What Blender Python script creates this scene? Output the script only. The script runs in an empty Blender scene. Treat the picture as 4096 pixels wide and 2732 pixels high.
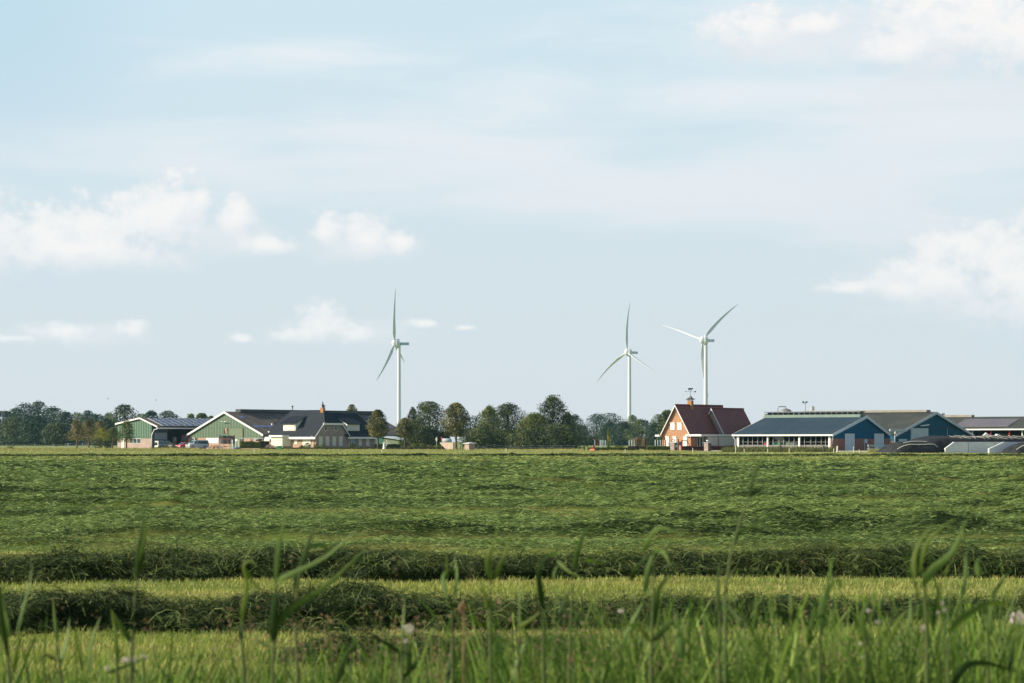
import bpy, math, random
import numpy as np
from mathutils import Vector, Matrix

random.seed(7)
rng = np.random.default_rng(11)
sc = bpy.context.scene
C = sc.collection
R = math.radians

# ------------------------------------------------------------------ camera
F, EYE, HZ = 9671.0, 1.6, 1767.0          # focal length in px of the 4096 px photo, eye height, horizon row
cam_d = bpy.data.cameras.new('camera')
cam = bpy.data.objects.new('camera', cam_d); C.objects.link(cam)
cam.location = (0, 0, EYE); cam.rotation_euler = (R(90), 0, 0)
cam_d.sensor_width = 36.0; cam_d.lens = 36.0 * F / 4096
cam_d.shift_y = (HZ - 1366.0) / 4096
cam_d.clip_start = 0.5; cam_d.clip_end = 20000
cam_d.dof.use_dof = True; cam_d.dof.focus_distance = 160.0; cam_d.dof.aperture_fstop = 7.1
sc.camera = cam

# ------------------------------------------------------------------ sun, sky, exposure
SUN_EL, SUN_B = 27.0, 7.0
sdir = Vector((-math.cos(R(SUN_B)) * math.cos(R(SUN_EL)), -math.sin(R(SUN_B)) * math.cos(R(SUN_EL)), math.sin(R(SUN_EL))))
sun_d = bpy.data.lights.new('sun', 'SUN'); sun = bpy.data.objects.new('sun', sun_d); C.objects.link(sun)
sun_d.energy = 5.0; sun_d.angle = R(0.55); sun_d.color = (1.0, 0.89, 0.70)
sun.rotation_euler = sdir.to_track_quat('Z', 'Y').to_euler(); sun.location = (-60, -30, 60)
sc.view_settings.view_transform = 'Standard'; sc.view_settings.look = 'None'
sc.view_settings.gamma = 1.0; sc.view_settings.exposure = 0.62
sc.cycles.use_denoising = True
sc.cycles.max_bounces = 6; sc.cycles.diffuse_bounces = 3; sc.cycles.transparent_max_bounces = 8
sc.cycles.volume_bounces = 1
SKY_K = 0.11
HAZE = 0.000048

world = bpy.data.worlds.new('World'); sc.world = world; world.use_nodes = True
wt = world.node_tree; wt.nodes.clear()
def N(t, typ, **kw):
    n = t.nodes.new(typ)
    for k, v in kw.items(): setattr(n, k, v)
    return n
def math_n(t, op, a, b=None, c=None, clamp=False):
    n = N(t, 'ShaderNodeMath', operation=op); n.use_clamp = clamp
    for i, x in enumerate((a, b, c)):
        if x is None: continue
        if isinstance(x, (int, float)): n.inputs[i].default_value = x
        else: t.links.new(x, n.inputs[i])
    return n.outputs[0]
def mixc(t, fac, a, b, mode='MIX'):
    n = N(t, 'ShaderNodeMix', data_type='RGBA', blend_type=mode)
    for s, x in ((n.inputs[0], fac), (n.inputs[6], a), (n.inputs[7], b)):
        if isinstance(x, (int, float)): s.default_value = x
        elif isinstance(x, tuple): s.default_value = (*x, 1) if len(x) == 3 else x
        else: t.links.new(x, s)
    return n.outputs[2]
def smooth(t, x, lo, hi):
    n = N(t, 'ShaderNodeMapRange', interpolation_type='SMOOTHSTEP')
    t.links.new(x, n.inputs[0]); n.inputs[1].default_value = lo; n.inputs[2].default_value = hi
    return n.outputs[0]
tc = N(wt, 'ShaderNodeTexCoord')
sky = N(wt, 'ShaderNodeTexSky', sky_type='NISHITA'); sky.sun_disc = False
sky.sun_elevation = R(SUN_EL); sky.sun_rotation = math.atan2(sdir.x, sdir.y) % (2 * math.pi)
sky.air_density = 1.0; sky.dust_density = 1.2; sky.ozone_density = 1.4
skyc = mixc(wt, 1.0, sky.outputs[0], (SKY_K, SKY_K, SKY_K), 'MULTIPLY')
sx = N(wt, 'ShaderNodeSeparateXYZ'); wt.links.new(tc.outputs['Generated'], sx.inputs[0])
az = math_n(wt, 'ARCTAN2', sx.outputs[0], sx.outputs[1]); el = math_n(wt, 'ARCSINE', sx.outputs[2])
cv = N(wt, 'ShaderNodeCombineXYZ'); wt.links.new(az, cv.inputs[0]); wt.links.new(el, cv.inputs[1])
def noise(t, vec, scale, detail=4, rough=0.55, mul=(1, 1, 1), loc=(0, 0, 0), dist=0.0):
    m = N(t, 'ShaderNodeMapping'); m.inputs['Scale'].default_value = mul; m.inputs['Location'].default_value = loc
    t.links.new(vec, m.inputs[0])
    n = N(t, 'ShaderNodeTexNoise'); n.inputs['Scale'].default_value = scale; n.inputs['Detail'].default_value = detail
    n.inputs['Roughness'].default_value = rough; n.inputs['Distortion'].default_value = dist
    t.links.new(m.outputs[0], n.inputs[0]); return n
# every cloud: (azimuth px, elevation px, half width, half height) measured in photo pixels, turned into angles
def ell_field(lst, dy=0, k=1.0):
    acc = None
    for (px, py, w, h) in lst:
        py += dy * h; w *= k; h *= k
        a, e = math.atan((px - 2048) / F), math.atan((HZ - py) / F)
        s = N(wt, 'ShaderNodeVectorMath', operation='SUBTRACT'); wt.links.new(cv.outputs[0], s.inputs[0]); s.inputs[1].default_value = (a, e, 0)
        m = N(wt, 'ShaderNodeVectorMath', operation='MULTIPLY'); wt.links.new(s.outputs[0], m.inputs[0]); m.inputs[1].default_value = (F / w, F / h, 0)
        l = N(wt, 'ShaderNodeVectorMath', operation='LENGTH'); wt.links.new(m.outputs[0], l.inputs[0])
        d = math_n(wt, 'SUBTRACT', 1.0, l.outputs['Value'])
        acc = d if acc is None else math_n(wt, 'SMOOTH_MAX', acc, d, 0.25)
    return acc
cumulus = [(700, 845, 150, 130), (560, 890, 240, 120), (380, 930, 260, 120), (150, 970, 330, 130), (-200, 960, 300, 150), (300, 1010, 420, 75), (800, 800, 60, 60),
           (935, 875, 85, 75), (1090, 985, 120, 42), (1300, 925, 75, 68), (1465, 955, 105, 85), (1600, 970, 62, 58),
           (240, 1330, 130, 48), (60, 1362, 110, 18), (520, 1322, 85, 38), (1295, 1300, 150, 80), (1180, 1345, 90, 36), (1420, 1335, 90, 40),
           (970, 1358, 50, 20), (1700, 1295, 60, 20), (1860, 1310, 50, 16),
           (3900, 1010, 260, 130), (3740, 1120, 250, 110), (4080, 1130, 300, 210), (3580, 1160, 130, 60), (3390, 1160, 110, 30), (4300, 1050, 300, 190),
           (3820, 80, 380, 190), (4100, 170, 300, 160), (3560, 210, 150, 70), (2990, 120, 190, 90), (3250, 110, 130, 50)]
fld = ell_field(cumulus, 0, 1.22)
fld2 = ell_field(cumulus, 0.75, 1.15)
fldu = ell_field(cumulus, -0.45, 1.3)
n1 = noise(wt, cv.outputs[0], 40, 6, 0.55, (1, 1.4, 1), (3.1, 1.7, 0), 0.2)
n2 = noise(wt, cv.outputs[0], 105, 7, 0.6, (1, 1.3, 1), (0.3, 5.1, 0))
nn = math_n(wt, 'ADD', math_n(wt, 'MULTIPLY', math_n(wt, 'SUBTRACT', n1.outputs[0], 0.5), 1.7), math_n(wt, 'MULTIPLY', math_n(wt, 'SUBTRACT', n2.outputs[0], 0.5), 2.1))
dens = math_n(wt, 'ADD', fld, nn)
cmask = math_n(wt, 'MULTIPLY', smooth(wt, dens, 0.0, 0.5), smooth(wt, fldu, -0.35, 0.7))
# the far-away clouds beyond the frame: soft, so that the light from the rest of the sky is even
veil = noise(wt, cv.outputs[0], 6.5, 5, 0.55, (1, 5.5, 1), (0.4, 0.15, 0), 0.4)
vmask = smooth(wt, math_n(wt, 'ADD', veil.outputs[0], math_n(wt, 'MULTIPLY', ell_field([(750, 270, 420, 75), (1230, 240, 420, 60), (1950, 600, 900, 180), (3500, 560, 1100, 330), (2600, 760, 900, 160), (600, 640, 700, 120), (3050, 200, 420, 120)]), 0.16)), 0.36, 0.72)
veilc = mixc(wt, smooth(wt, el, 0.0, 0.19), (0.79, 0.81, 0.86), (0.84, 0.87, 0.91))
base = mixc(wt, smooth(wt, el, 0.0, 0.20), (0.735, 0.785, 0.835), (0.65, 0.81, 0.89))
col = mixc(wt, 0.92, skyc, base)
col = mixc(wt, math_n(wt, 'MULTIPLY', vmask, 0.85), col, veilc)
shade = smooth(wt, math_n(wt, 'ADD', dens, math_n(wt, 'MULTIPLY', math_n(wt, 'SUBTRACT', n2.outputs[0], 0.5), 0.8)), 0.1, 1.1)
under = math_n(wt, 'MULTIPLY', smooth(wt, math_n(wt, 'ADD', fld2, nn), 0.0, 1.0), 0.55)
col = mixc(wt, under, col, (0.62, 0.71, 0.80))
corner = ell_field([(-150, 60, 1100, 900)])
col = mixc(wt, math_n(wt, 'MULTIPLY', smooth(wt, corner, 0.0, 1.0), 0.38), col, (0.38, 0.60, 0.77))
soft = ell_field([(900, 960, 360, 110), (1450, 985, 330, 95), (330, 1030, 620, 95), (330, 1345, 480, 70), (1350, 1325, 380, 80), (3800, 1180, 520, 150), (3300, 170, 700, 170), (3750, 170, 620, 240), (3900, 420, 700, 160)])
soft = math_n(wt, 'MULTIPLY', smooth(wt, math_n(wt, 'ADD', soft, math_n(wt, 'MULTIPLY', nn, 0.55)), 0.0, 0.9), 0.6)
col = mixc(wt, soft, col, (0.82, 0.84, 0.87))
glow = math_n(wt, 'MULTIPLY', smooth(wt, math_n(wt, 'ADD', ell_field(cumulus, 0.1, 1.9), math_n(wt, 'MULTIPLY', nn, 0.6)), 0.1, 1.3), 0.45)
col = mixc(wt, glow, col, (0.84, 0.85, 0.87))
cumc = mixc(wt, shade, (0.86, 0.87, 0.885), (0.985, 0.945, 0.925))
col = mixc(wt, math_n(wt, 'MULTIPLY', cmask, 0.84), col, cumc)
# higher up, outside the picture, plain sky so that shadows stay bluish
hi = smooth(wt, el, 0.22, 0.5)
col = mixc(wt, hi, col, mixc(wt, 0.06, skyc, (0.8, 0.86, 0.9)))
bg = N(wt, 'ShaderNodeBackground'); bg.inputs[1].default_value = 0.665
wt.links.new(col, bg.inputs[0])
wo = N(wt, 'ShaderNodeOutputWorld'); wt.links.new(bg.outputs[0], wo.inputs[0])

# ------------------------------------------------------------------ materials
MATS = {}
def mat(name, col, col2=None, rough=0.75, scale=1.5, metal=0.0, stripe=None, spec=0.35, mul=(1, 1, 1), bump=0.0, tint=None, trans=0.0, alpha=1.0, ncon=(0.35, 0.65)):
    """procedural material: col to col2 by noise; stripe = (direction, period, colour, width) for ribbed sheets and tile rows;
    tint = colour reached where the mesh's own 'tint' attribute is 1 (leaf and clump variation, also painted highlights and shaded gaps)"""
    if name in MATS: return MATS[name]
    m = bpy.data.materials.new(name); m.use_nodes = True; t = m.node_tree
    b = t.nodes['Principled BSDF']; o = t.nodes['Material Output']
    geo = N(t, 'ShaderNodeNewGeometry')
    c = None
    if col2 is None: col2 = tuple(x * 0.8 for x in col)
    n = noise(t, geo.outputs['Position'], scale, 4, 0.6, mul)
    c = mixc(t, smooth(t, n.outputs[0], *ncon), col, col2)
    if tint:
        at = N(t, 'ShaderNodeAttribute', attribute_name='tint')
        c = mixc(t, at.outputs['Fac'], c, tint)
    for st in (stripe or []):
        d, per, sc_, wd = st
        dp = N(t, 'ShaderNodeVectorMath', operation='DOT_PRODUCT'); t.links.new(geo.outputs['Position'], dp.inputs[0]); dp.inputs[1].default_value = tuple(d)
        fr = math_n(t, 'FRACT', math_n(t, 'DIVIDE', dp.outputs['Value'], per))
        tri = math_n(t, 'ABSOLUTE', math_n(t, 'SUBTRACT', fr, 0.5))
        f = smooth(t, tri, 0.5 - wd - 0.05, 0.5 - wd + 0.05)
        c = mixc(t, f, c, sc_)
    t.links.new(c, b.inputs['Base Color'])
    b.inputs['Roughness'].default_value = rough; b.inputs['Metallic'].default_value = metal
    b.inputs['Specular IOR Level'].default_value = spec
    if bump:
        bn = N(t, 'ShaderNodeBump'); bn.inputs['Strength'].default_value = 0.6; bn.inputs['Distance'].default_value = bump
        t.links.new(n.outputs[0], bn.inputs['Height']); t.links.new(bn.outputs[0], b.inputs['Normal'])
    if trans:
        tr = N(t, 'ShaderNodeBsdfTranslucent'); t.links.new(mixc(t, 1.0, c, (1.25, 1.45, 0.6), 'MULTIPLY'), tr.inputs[0])
        ms = N(t, 'ShaderNodeMixShader'); ms.inputs[0].default_value = trans
        t.links.new(b.outputs[0], ms.inputs[1]); t.links.new(tr.outputs[0], ms.inputs[2]); t.links.new(ms.outputs[0], o.inputs[0])
    if alpha < 1: b.inputs['Alpha'].default_value = alpha
    MATS[name] = m; return m

# ------------------------------------------------------------------ helpers
def W(px, py, D): return Vector(((px - 2048) / F * D, D, EYE + (HZ - py) / F * D))
def GX(px, D): return (px - 2048) / F * D
def GZ(py, D): return EYE + (HZ - py) / F * D
def tag(o, label=None, cat=None, group=None, kind=None):
    if label: o['label'] = label
    if cat: o['category'] = cat
    if group: o['group'] = group
    if kind: o['kind'] = kind
    return o
def thing(name, loc, label, cat, group=None, rz=0.0):
    o = bpy.data.objects.new(name, None); C.objects.link(o); o.empty_display_size = 0.5
    o.location = loc; o.rotation_euler = (0, 0, rz); return tag(o, label, cat, group)
def root_of(o):
    while o.parent: o = o.parent
    return o
def children(o): return [c for c in C.objects if c.parent == o]
def copy_tree(o, parent=None):
    c = o.copy(); C.objects.link(c); c.parent = parent
    for ch in [x for x in list(o.children)]: copy_tree(ch, c)
    return c
class MB:
    def __init__(s): s.v = []; s.f = []; s.m = []; s.sm = []
    def add(s, vs, fs, mi=0, smooth=False):
        k = len(s.v); s.v += [Vector(v) for v in vs]
        for f in fs: s.f.append([i + k for i in f]); s.m.append(mi); s.sm.append(smooth)
        return s
    def hexa(s, p, mi=0):     # 4 bottom, 4 top
        return s.add(p, [(3, 2, 1, 0), (4, 5, 6, 7), (0, 1, 5, 4), (1, 2, 6, 5), (2, 3, 7, 6), (3, 0, 4, 7)], mi)
    def box(s, a, b, mi=0):
        x0, y0, z0 = a; x1, y1, z1 = b
        return s.hexa([(x0, y0, z0), (x1, y0, z0), (x1, y1, z0), (x0, y1, z0), (x0, y0, z1), (x1, y0, z1), (x1, y1, z1), (x0, y1, z1)], mi)
    def prism(s, poly, off, mi=0):
        n = len(poly); off = Vector(off); p = [Vector(q) for q in poly]
        return s.add(p + [q + off for q in p], [tuple(reversed(range(n))), tuple(range(n, 2 * n))] + [(i, (i + 1) % n, (i + 1) % n + n, i + n) for i in range(n)], mi)
    def tube(s, pts, rad, n=8, mi=0, smooth=True, caps=True):
        pts = [Vector(p) for p in pts]
        if isinstance(rad, (int, float)): rad = [rad] * len(pts)
        vs = []; 
        for i, p in enumerate(pts):
            d = (pts[min(i + 1, len(pts) - 1)] - pts[max(i - 1, 0)]).normalized()
            a = d.cross(Vector((0, 0, 1)));  a = a if a.length > 0.05 else d.cross(Vector((1, 0, 0)))
            a.normalize(); b = d.cross(a)
            for k in range(n):
                t = 2 * math.pi * k / n; vs.append(p + (a * math.cos(t) + b * math.sin(t)) * rad[i])
        fs = [(i * n + k, i * n + (k + 1) % n, (i + 1) * n + (k + 1) % n, (i + 1) * n + k) for i in range(len(pts) - 1) for k in range(n)]
        s.add(vs, fs, mi, smooth)
        if caps: s.add(vs[:n], [tuple(range(n))], mi); s.add(vs[-n:], [tuple(reversed(range(n)))], mi)
        return s
    def bar(s, a, b, w, h=None, mi=0):
        a, b = Vector(a), Vector(b); h = h or w; d = (b - a).normalized()
        x = d.cross(Vector((0, 0, 1))); x = x if x.length > 0.05 else Vector((1, 0, 0)); x.normalize(); y = x.cross(d)
        x *= w / 2; y *= h / 2
        return s.hexa([a - x - y, a + x - y, a + x + y, a - x + y, b - x - y, b + x - y, b + x + y, b - x + y], mi)
    def lathe(s, c, prof, n=16, mi=0, smooth=True):   # prof: (r, z)
        c = Vector(c); vs = [c + Vector((r * math.cos(2 * math.pi * k / n), r * math.sin(2 * math.pi * k / n), z)) for r, z in prof for k in range(n)]
        fs = [(i * n + k, i * n + (k + 1) % n, (i + 1) * n + (k + 1) % n, (i + 1) * n + k) for i in range(len(prof) - 1) for k in range(n)]
        s.add(vs, fs, mi, smooth); s.add(vs[:n], [tuple(reversed(range(n)))], mi); s.add(vs[-n:], [tuple(range(n))], mi); return s
    def build(s, name, mats, parent=None, local=False, base=None):
        me = bpy.data.meshes.new(name)
        org = Vector((0, 0, 0))
        if parent is not None and not local: org = Vector(root_of(parent).location)
        if parent is None:
            if base is None:
                xs = [v.x for v in s.v]; ys = [v.y for v in s.v]; base = Vector(((min(xs) + max(xs)) / 2, (min(ys) + max(ys)) / 2, min(v.z for v in s.v)))
            org = Vector(base)
        me.from_pydata([v - org for v in s.v], [], s.f)
        for m in (mats if isinstance(mats, (list, tuple)) else [mats]): me.materials.append(m)
        me.polygons.foreach_set('material_index', s.m); me.polygons.foreach_set('use_smooth', s.sm); me.update()
        o = bpy.data.objects.new(name, me); C.objects.link(o)
        if parent is not None: o.parent = parent
        else: o.location = org
        return o
def np_mesh(name, verts, faces, mats, tint=None, parent=None, org=(0, 0, 0), smooth=False):
    """faces: (n, k) int array, all of k corners"""
    me = bpy.data.meshes.new(name); verts = np.asarray(verts, dtype=np.float32) - np.asarray(org, dtype=np.float32)
    n, k = faces.shape
    me.vertices.add(len(verts)); me.vertices.foreach_set('co', verts.ravel())
    me.loops.add(n * k); me.loops.foreach_set('vertex_index', faces.astype(np.int32).ravel())
    me.polygons.add(n); me.polygons.foreach_set('loop_start', np.arange(0, n * k, k, dtype=np.int32))
    try: me.polygons.foreach_set('loop_total', np.full(n, k, dtype=np.int32))
    except Exception: pass
    if smooth: me.polygons.foreach_set('use_smooth', np.ones(n, dtype=bool))
    me.update(calc_edges=True)
    if tint is not None:
        a = me.attributes.new('tint', 'FLOAT', 'FACE'); a.data.foreach_set('value', tint.astype(np.float32))
    for m in (mats if isinstance(mats, (list, tuple)) else [mats]): me.materials.append(m)
    o = bpy.data.objects.new(name, me); C.objects.link(o)
    if parent is not None: o.parent = parent
    else: o.location = org
    return o
# lattice value noise on arrays
def _h(ix, iy, s):
    n = (ix.astype(np.int64) * 374761393 + iy.astype(np.int64) * 668265263 + s * 1442695041) & 0x7fffffff
    n = ((n ^ (n >> 13)) * 1274126177) & 0x7fffffff
    return ((n ^ (n >> 16)) & 0xffff) / 65535.0
def vnoise(x, y, s=0):
    ix, iy = np.floor(x), np.floor(y); fx, fy = x - ix, y - iy
    fx = fx * fx * (3 - 2 * fx); fy = fy * fy * (3 - 2 * fy)
    a, b, c, d = _h(ix, iy, s), _h(ix + 1, iy, s), _h(ix, iy + 1, s), _h(ix + 1, iy + 1, s)
    return (a * (1 - fx) + b * fx) * (1 - fy) + (c * (1 - fx) + d * fx) * fy
def fbm(x, y, s=0, o=3):
    r = 0; a = 0.5; t = 0
    for i in range(o): r = r + a * vnoise(x * 2 ** i, y * 2 ** i, s + i * 17); t += a; a *= 0.55
    return r / t

# a corner of a building and its two visible walls: U runs left and away, V runs right and away
class Bs:
    def __init__(s, px, D, alpha=38.0):
        a = R(alpha); s.O = Vector((GX(px, D), D, 0)); s.U = Vector((-math.cos(a), math.sin(a), 0)); s.V = Vector((math.sin(a), math.cos(a), 0))
    def p(s, u, v, z=0.0): q = s.O + s.U * u + s.V * v; return Vector((q.x, q.y, z))
    def u(s, px, v=0.0): P = s.O + s.V * v; k = (px - 2048) / F; return (k * P.y - P.x) / (s.U.x - k * s.U.y)
    def v(s, px, u=0.0): P = s.O + s.U * u; k = (px - 2048) / F; return (k * P.y - P.x) / (s.V.x - k * s.V.y)
    def z(s, py, u=0.0, v=0.0): return GZ(py, s.p(u, v).y)
    def box(s, mb, u0, u1, v0, v1, z0, z1, mi=0):
        return mb.hexa([s.p(u0, v0, z0), s.p(u1, v0, z0), s.p(u1, v1, z0), s.p(u0, v1, z0), s.p(u0, v0, z1), s.p(u1, v0, z1), s.p(u1, v1, z1), s.p(u0, v1, z1)], mi)
    # a flat box on the left wall (plane v) or right wall (plane u), given by photo pixels
    def on_left(s, mb, px0, py0, px1, py1, out=0.06, inn=0.0, v=0.0, mi=0, zmin=0.0):
        a, b = s.u(px0, v), s.u(px1, v); m = (a + b) / 2
        return s.box(mb, b, a, v - out, v + inn, max(zmin, s.z(py1, m, v)), s.z(py0, m, v), mi)
    def on_right(s, mb, px0, py0, px1, py1, out=0.06, inn=0.0, u=0.0, mi=0, zmin=0.0):
        a, b = s.v(px0, u), s.v(px1, u); m = (a + b) / 2
        return s.box(mb, u - out, u + inn, a, b, max(zmin, s.z(py1, u, m)), s.z(py0, u, m), mi)
def hit(px, py, p0, n):
    o = Vector((0, 0, EYE)); d = W(px, py, 1.0) - o
    t = (p0 - o).dot(n) / d.dot(n); return o + d * t
def dirs(alpha=38.0):
    a = R(alpha); return Vector((-math.cos(a), math.sin(a), 0)), Vector((math.sin(a), math.cos(a), 0))
UU, VV = dirs()
# ------------------------------------------------------------------ ground and mown field
M_ground = mat('rough_pasture', (0.19, 0.24, 0.07), (0.26, 0.27, 0.10), 0.95, 0.05, spec=0.05, mul=(1, 0.35, 1))
M_field = mat('mown_stubble', (0.13, 0.18, 0.035), (0.21, 0.20, 0.06), 0.95, 0.9, spec=0.05, mul=(0.35, 1, 1), tint=(0.020, 0.036, 0.012))  # dark tint paints the shaded gaps between strands onto the ground
M_hay = mat('cut_grass', (0.032, 0.068, 0.018), (0.085, 0.15, 0.040), 0.7, 1.2, spec=0.3, tint=(0.37, 0.49, 0.14), trans=0.08)  # pale tint stands in for sunlit highlights on the strands
M_stub = mat('grass_stubble', (0.17, 0.24, 0.045), (0.30, 0.32, 0.08), 0.8, 1.1, spec=0.2, tint=(0.55, 0.48, 0.24), trans=0.2, mul=(0.4, 1, 1))
M_straw = mat('dry_grass', (0.32, 0.30, 0.12), (0.16, 0.20, 0.06), 0.9, 0.25, spec=0.1, tint=(0.45, 0.36, 0.19), trans=0.2)
M_yard = mat('yard_paving', (0.30, 0.26, 0.23), (0.22, 0.20, 0.18), 0.9, 0.4, spec=0.2)

g = MB().add([(-9000, -400, 0), (9000, -400, 0), (9000, 14000, 0), (-9000, 14000, 0)], [(0, 1, 2, 3)]).build('ground', M_ground, base=(0, 0, 0)); tag(g, kind='structure')

def zone(y): # how much of the ground is covered by spread cut grass, by distance
    a = np.clip((y - 33.5) / 3.0, 0, 1) * np.clip((196 - y) / 26.0, 0, 1)
    return a
def cover(x, y):
    r = fbm(x * 0.10 + 3, y * 0.42, 5, 3)                       # long rows along x
    r2 = fbm(x * 0.8, y * 1.3, 9, 2)
    c = zone(y) * np.clip((r * 0.75 + r2 * 0.35 - 0.36) * 4.2, 0.10, 1)
    for i, (yc_, wd_, am_) in enumerate(((34.8, .8, .95), (37.0, .8, .8), (40.2, .8, .9), (45.5, 1.0, .6), (54.0, 1.8, .9), (66.0, 2.0, .6), (83.0, 3.5, .75), (112.0, 6.0, .6), (150.0, 9.0, .7))):
        c = c * (1 - am_ * np.exp(-((y - yc_ - 0.012 * yc_ * np.sin(x * 3.1 / yc_ + i)) / wd_) ** 2) * np.clip((fbm(x * 9.0 / yc_, y * 0.02, 80 + i, 2) - .36) * 6, 0, 1))
    far = np.clip((y - 186) / 8, 0, 1) * np.clip((258 - y) / 4, 0, 1)
    c = c + far * np.clip((fbm(x * 0.03, y * 0.16, 21, 3) - 0.48) * 3, 0, 0.35)
    near = np.clip((33.5 - y) / 2, 0, 1) * np.clip((fbm(x * 0.5, y * 2.0, 33, 3) - 0.50) * 2, 0, 0.16)
    return np.clip(c + near, 0, 1)
def height(x, y):
    big = fbm(x * 0.16, y * 0.62, 41, 2); small = fbm(x * 1.1, y * 2.6, 43, 3)
    lump = np.clip(fbm(x * 0.55 + 9, y * 0.9, 47, 2) - 0.45, 0, 1) * 2
    return cover(x, y) * (0.01 + 0.13 * big * big * 2 + 0.09 * small + 0.75 * lump * small * vnoise(x * .13 + 5, y * .3, 57))
nr, nc = 1000, 420
ys = 12.0 * (300 / 12.0) ** (np.linspace(0, 1, nr)); t = np.linspace(-1, 1, nc)
Y = np.repeat(ys[:, None], nc, 1); X = t[None, :] * (0.25 * Y + 5)
Z = height(X, Y) * 0.85 + 0.012
vv = np.stack([X, Y, Z], -1).reshape(-1, 3)
i0 = (np.arange(nr - 1)[:, None] * nc + np.arange(nc - 1)[None, :]).ravel()
ff = np.stack([i0, i0 + 1, i0 + nc + 1, i0 + nc], 1)
cx = X[:-1, :-1].ravel(); cy = Y[:-1, :-1].ravel()
o = np_mesh('field', vv, ff, M_field, tint=np.clip(cover(cx, cy) * 1.2, 0, 1), smooth=True); tag(o, kind='structure')

def strands(P, ang, L, w, arch, pitch=None, segs=3, roll=None, droop=0.0):
    """bent ribbons: P (n,3) start, ang heading, L length, w width, arch height of the bow"""
    n = len(P); T = np.linspace(0, 1, segs + 1)
    d = np.stack([np.cos(ang), np.sin(ang)], 1); side = np.stack([-np.sin(ang), np.cos(ang)], 1)
    curl = rng.normal(0, 0.22, n)
    if pitch is None: pitch = np.zeros(n)
    wz = rng.uniform(-0.9, 0.9, n) if roll is None else roll
    V = np.empty((n, segs + 1, 2, 3))
    for k, s in enumerate(T):
        along = L * s; c = P[:, :2] + d * along[:, None] * np.cos(pitch)[:, None] + side * (curl * L * s * s)[:, None]
        z = P[:, 2] + arch * 4 * s * (1 - s) + np.sin(pitch) * along * (1 - droop * s * s)
        ww = w * (1.0 - 0.75 * s)
        for j, q in ((0, -0.5), (1, 0.5)):
            V[:, k, j, 0] = c[:, 0] + side[:, 0] * ww * q * np.sqrt(1 - wz ** 2)
            V[:, k, j, 1] = c[:, 1] + side[:, 1] * ww * q * np.sqrt(1 - wz ** 2)
            V[:, k, j, 2] = z + ww * q * wz
    base = (np.arange(n) * (segs + 1) * 2)[:, None]
    fs = []
    for k in range(segs):
        a = 2 * k; fs.append(np.concatenate([base + a, base + a + 1, base + a + 3, base + a + 2], 1))
    Fc = np.stack(fs, 1).reshape(-1, 4)
    return V.reshape(-1, 3), Fc, segs

# spread cut grass over the middle of the field, evenly many strands per picture row
def spread(n, y0, y1, Lpx, wpx, seed):
    u = rng.uniform(1 / y1, 1 / y0, n); y = 1 / u; x = rng.uniform(-1, 1, n) * (0.225 * y + 2)
    keep = rng.uniform(0, 1, n) < cover(x, y) * 1.1 + 0.02
    x, y = x[keep], y[keep]; n = len(x); px = y / 2418.0
    z = height(x, y) + rng.uniform(0, .055, n) * np.clip(y / 60, .7, 1.6)
    L = np.clip(px * Lpx, 0.08, 1.4) * rng.uniform(0.4, 1.3, n); w = np.maximum(0.007, px * wpx) * rng.uniform(0.6, 1.4, n)
    ang = rng.normal(0, 0.55, n) + math.pi * (rng.uniform(0, 1, n) < .5)
    P = np.stack([x - L / 2 * np.cos(ang), y - L / 2 * np.sin(ang), z], 1)
    V, Fc, s = strands(P, ang, L, w, np.minimum(L * rng.uniform(0.0, 0.16, n), rng.uniform(0, .07, n)) + 0.005, pitch=rng.normal(0, 0.05, n) / np.maximum(L, .3), segs=2)
    tn = np.clip(rng.beta(1.3, 2.6, n) * 1.0 + (fbm(x * .2, y * .5, 61, 2) - 0.5) * 0.5, 0, 1)
    return V, Fc, np.repeat(tn, s)
parts = [spread(430000, 33, 62, 8, 0.58, 1), spread(370000, 58, 120, 6.5, 0.60, 2), spread(130000, 110, 262, 6, 0.7, 3)]
off = 0; Vs = []; Fs = []; Ts = []
for V, Fc, T in parts: Vs.append(V); Fs.append(Fc + off); Ts.append(T); off += len(V)
o = np_mesh('spread_cut_grass', np.concatenate(Vs), np.concatenate(Fs), M_hay, tint=np.concatenate(Ts)); tag(o, 'dark green cut grass spread in tangles over the middle of the field', 'grass', kind='stuff')

# stubble standing between the near rows
def stubble(n, y0, y1, h, wmul=1.0):
    u = rng.uniform(1 / y1, 1 / y0, n); y = 1 / u; x = rng.uniform(-1, 1, n) * (0.225 * y + 2)
    k = rng.uniform(0, 1, n) < (1 - 0.8 * cover(x, y)); x, y = x[k], y[k]; n = len(x)
    hh = h * rng.uniform(0.5, 1.4, n); w = np.maximum(0.006, y / 2418 * 1.0) * wmul
    P = np.stack([x, y, height(x, y) * .8], 1)
    V, Fc, s = strands(P, rng.uniform(0, 6.28, n), hh, w * np.ones(n), np.zeros(n), pitch=rng.uniform(0.7, 1.5, n), segs=2, roll=rng.uniform(-.2, .2, n))
    return V, Fc, np.repeat(np.clip(rng.beta(.8, 3.0, n) + (vnoise(x * .3, y * 1.8, 71) - .5) * .5, 0, 1), s)
parts = [stubble(300000, 16, 34, 0.055), stubble(30000, 34, 62, 0.05), stubble(40000, 180, 330, 0.12, 0.9)]
off = 0; Vs = []; Fs = []; Ts = []
for V, Fc, T in parts: Vs.append(V); Fs.append(Fc + off); Ts.append(T); off += len(V)
o = np_mesh('stubble_grass', np.concatenate(Vs), np.concatenate(Fs), M_stub, tint=np.concatenate(Ts)); tag(o, 'short yellow green stubble standing between the cut rows', 'grass', kind='stuff')

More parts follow.
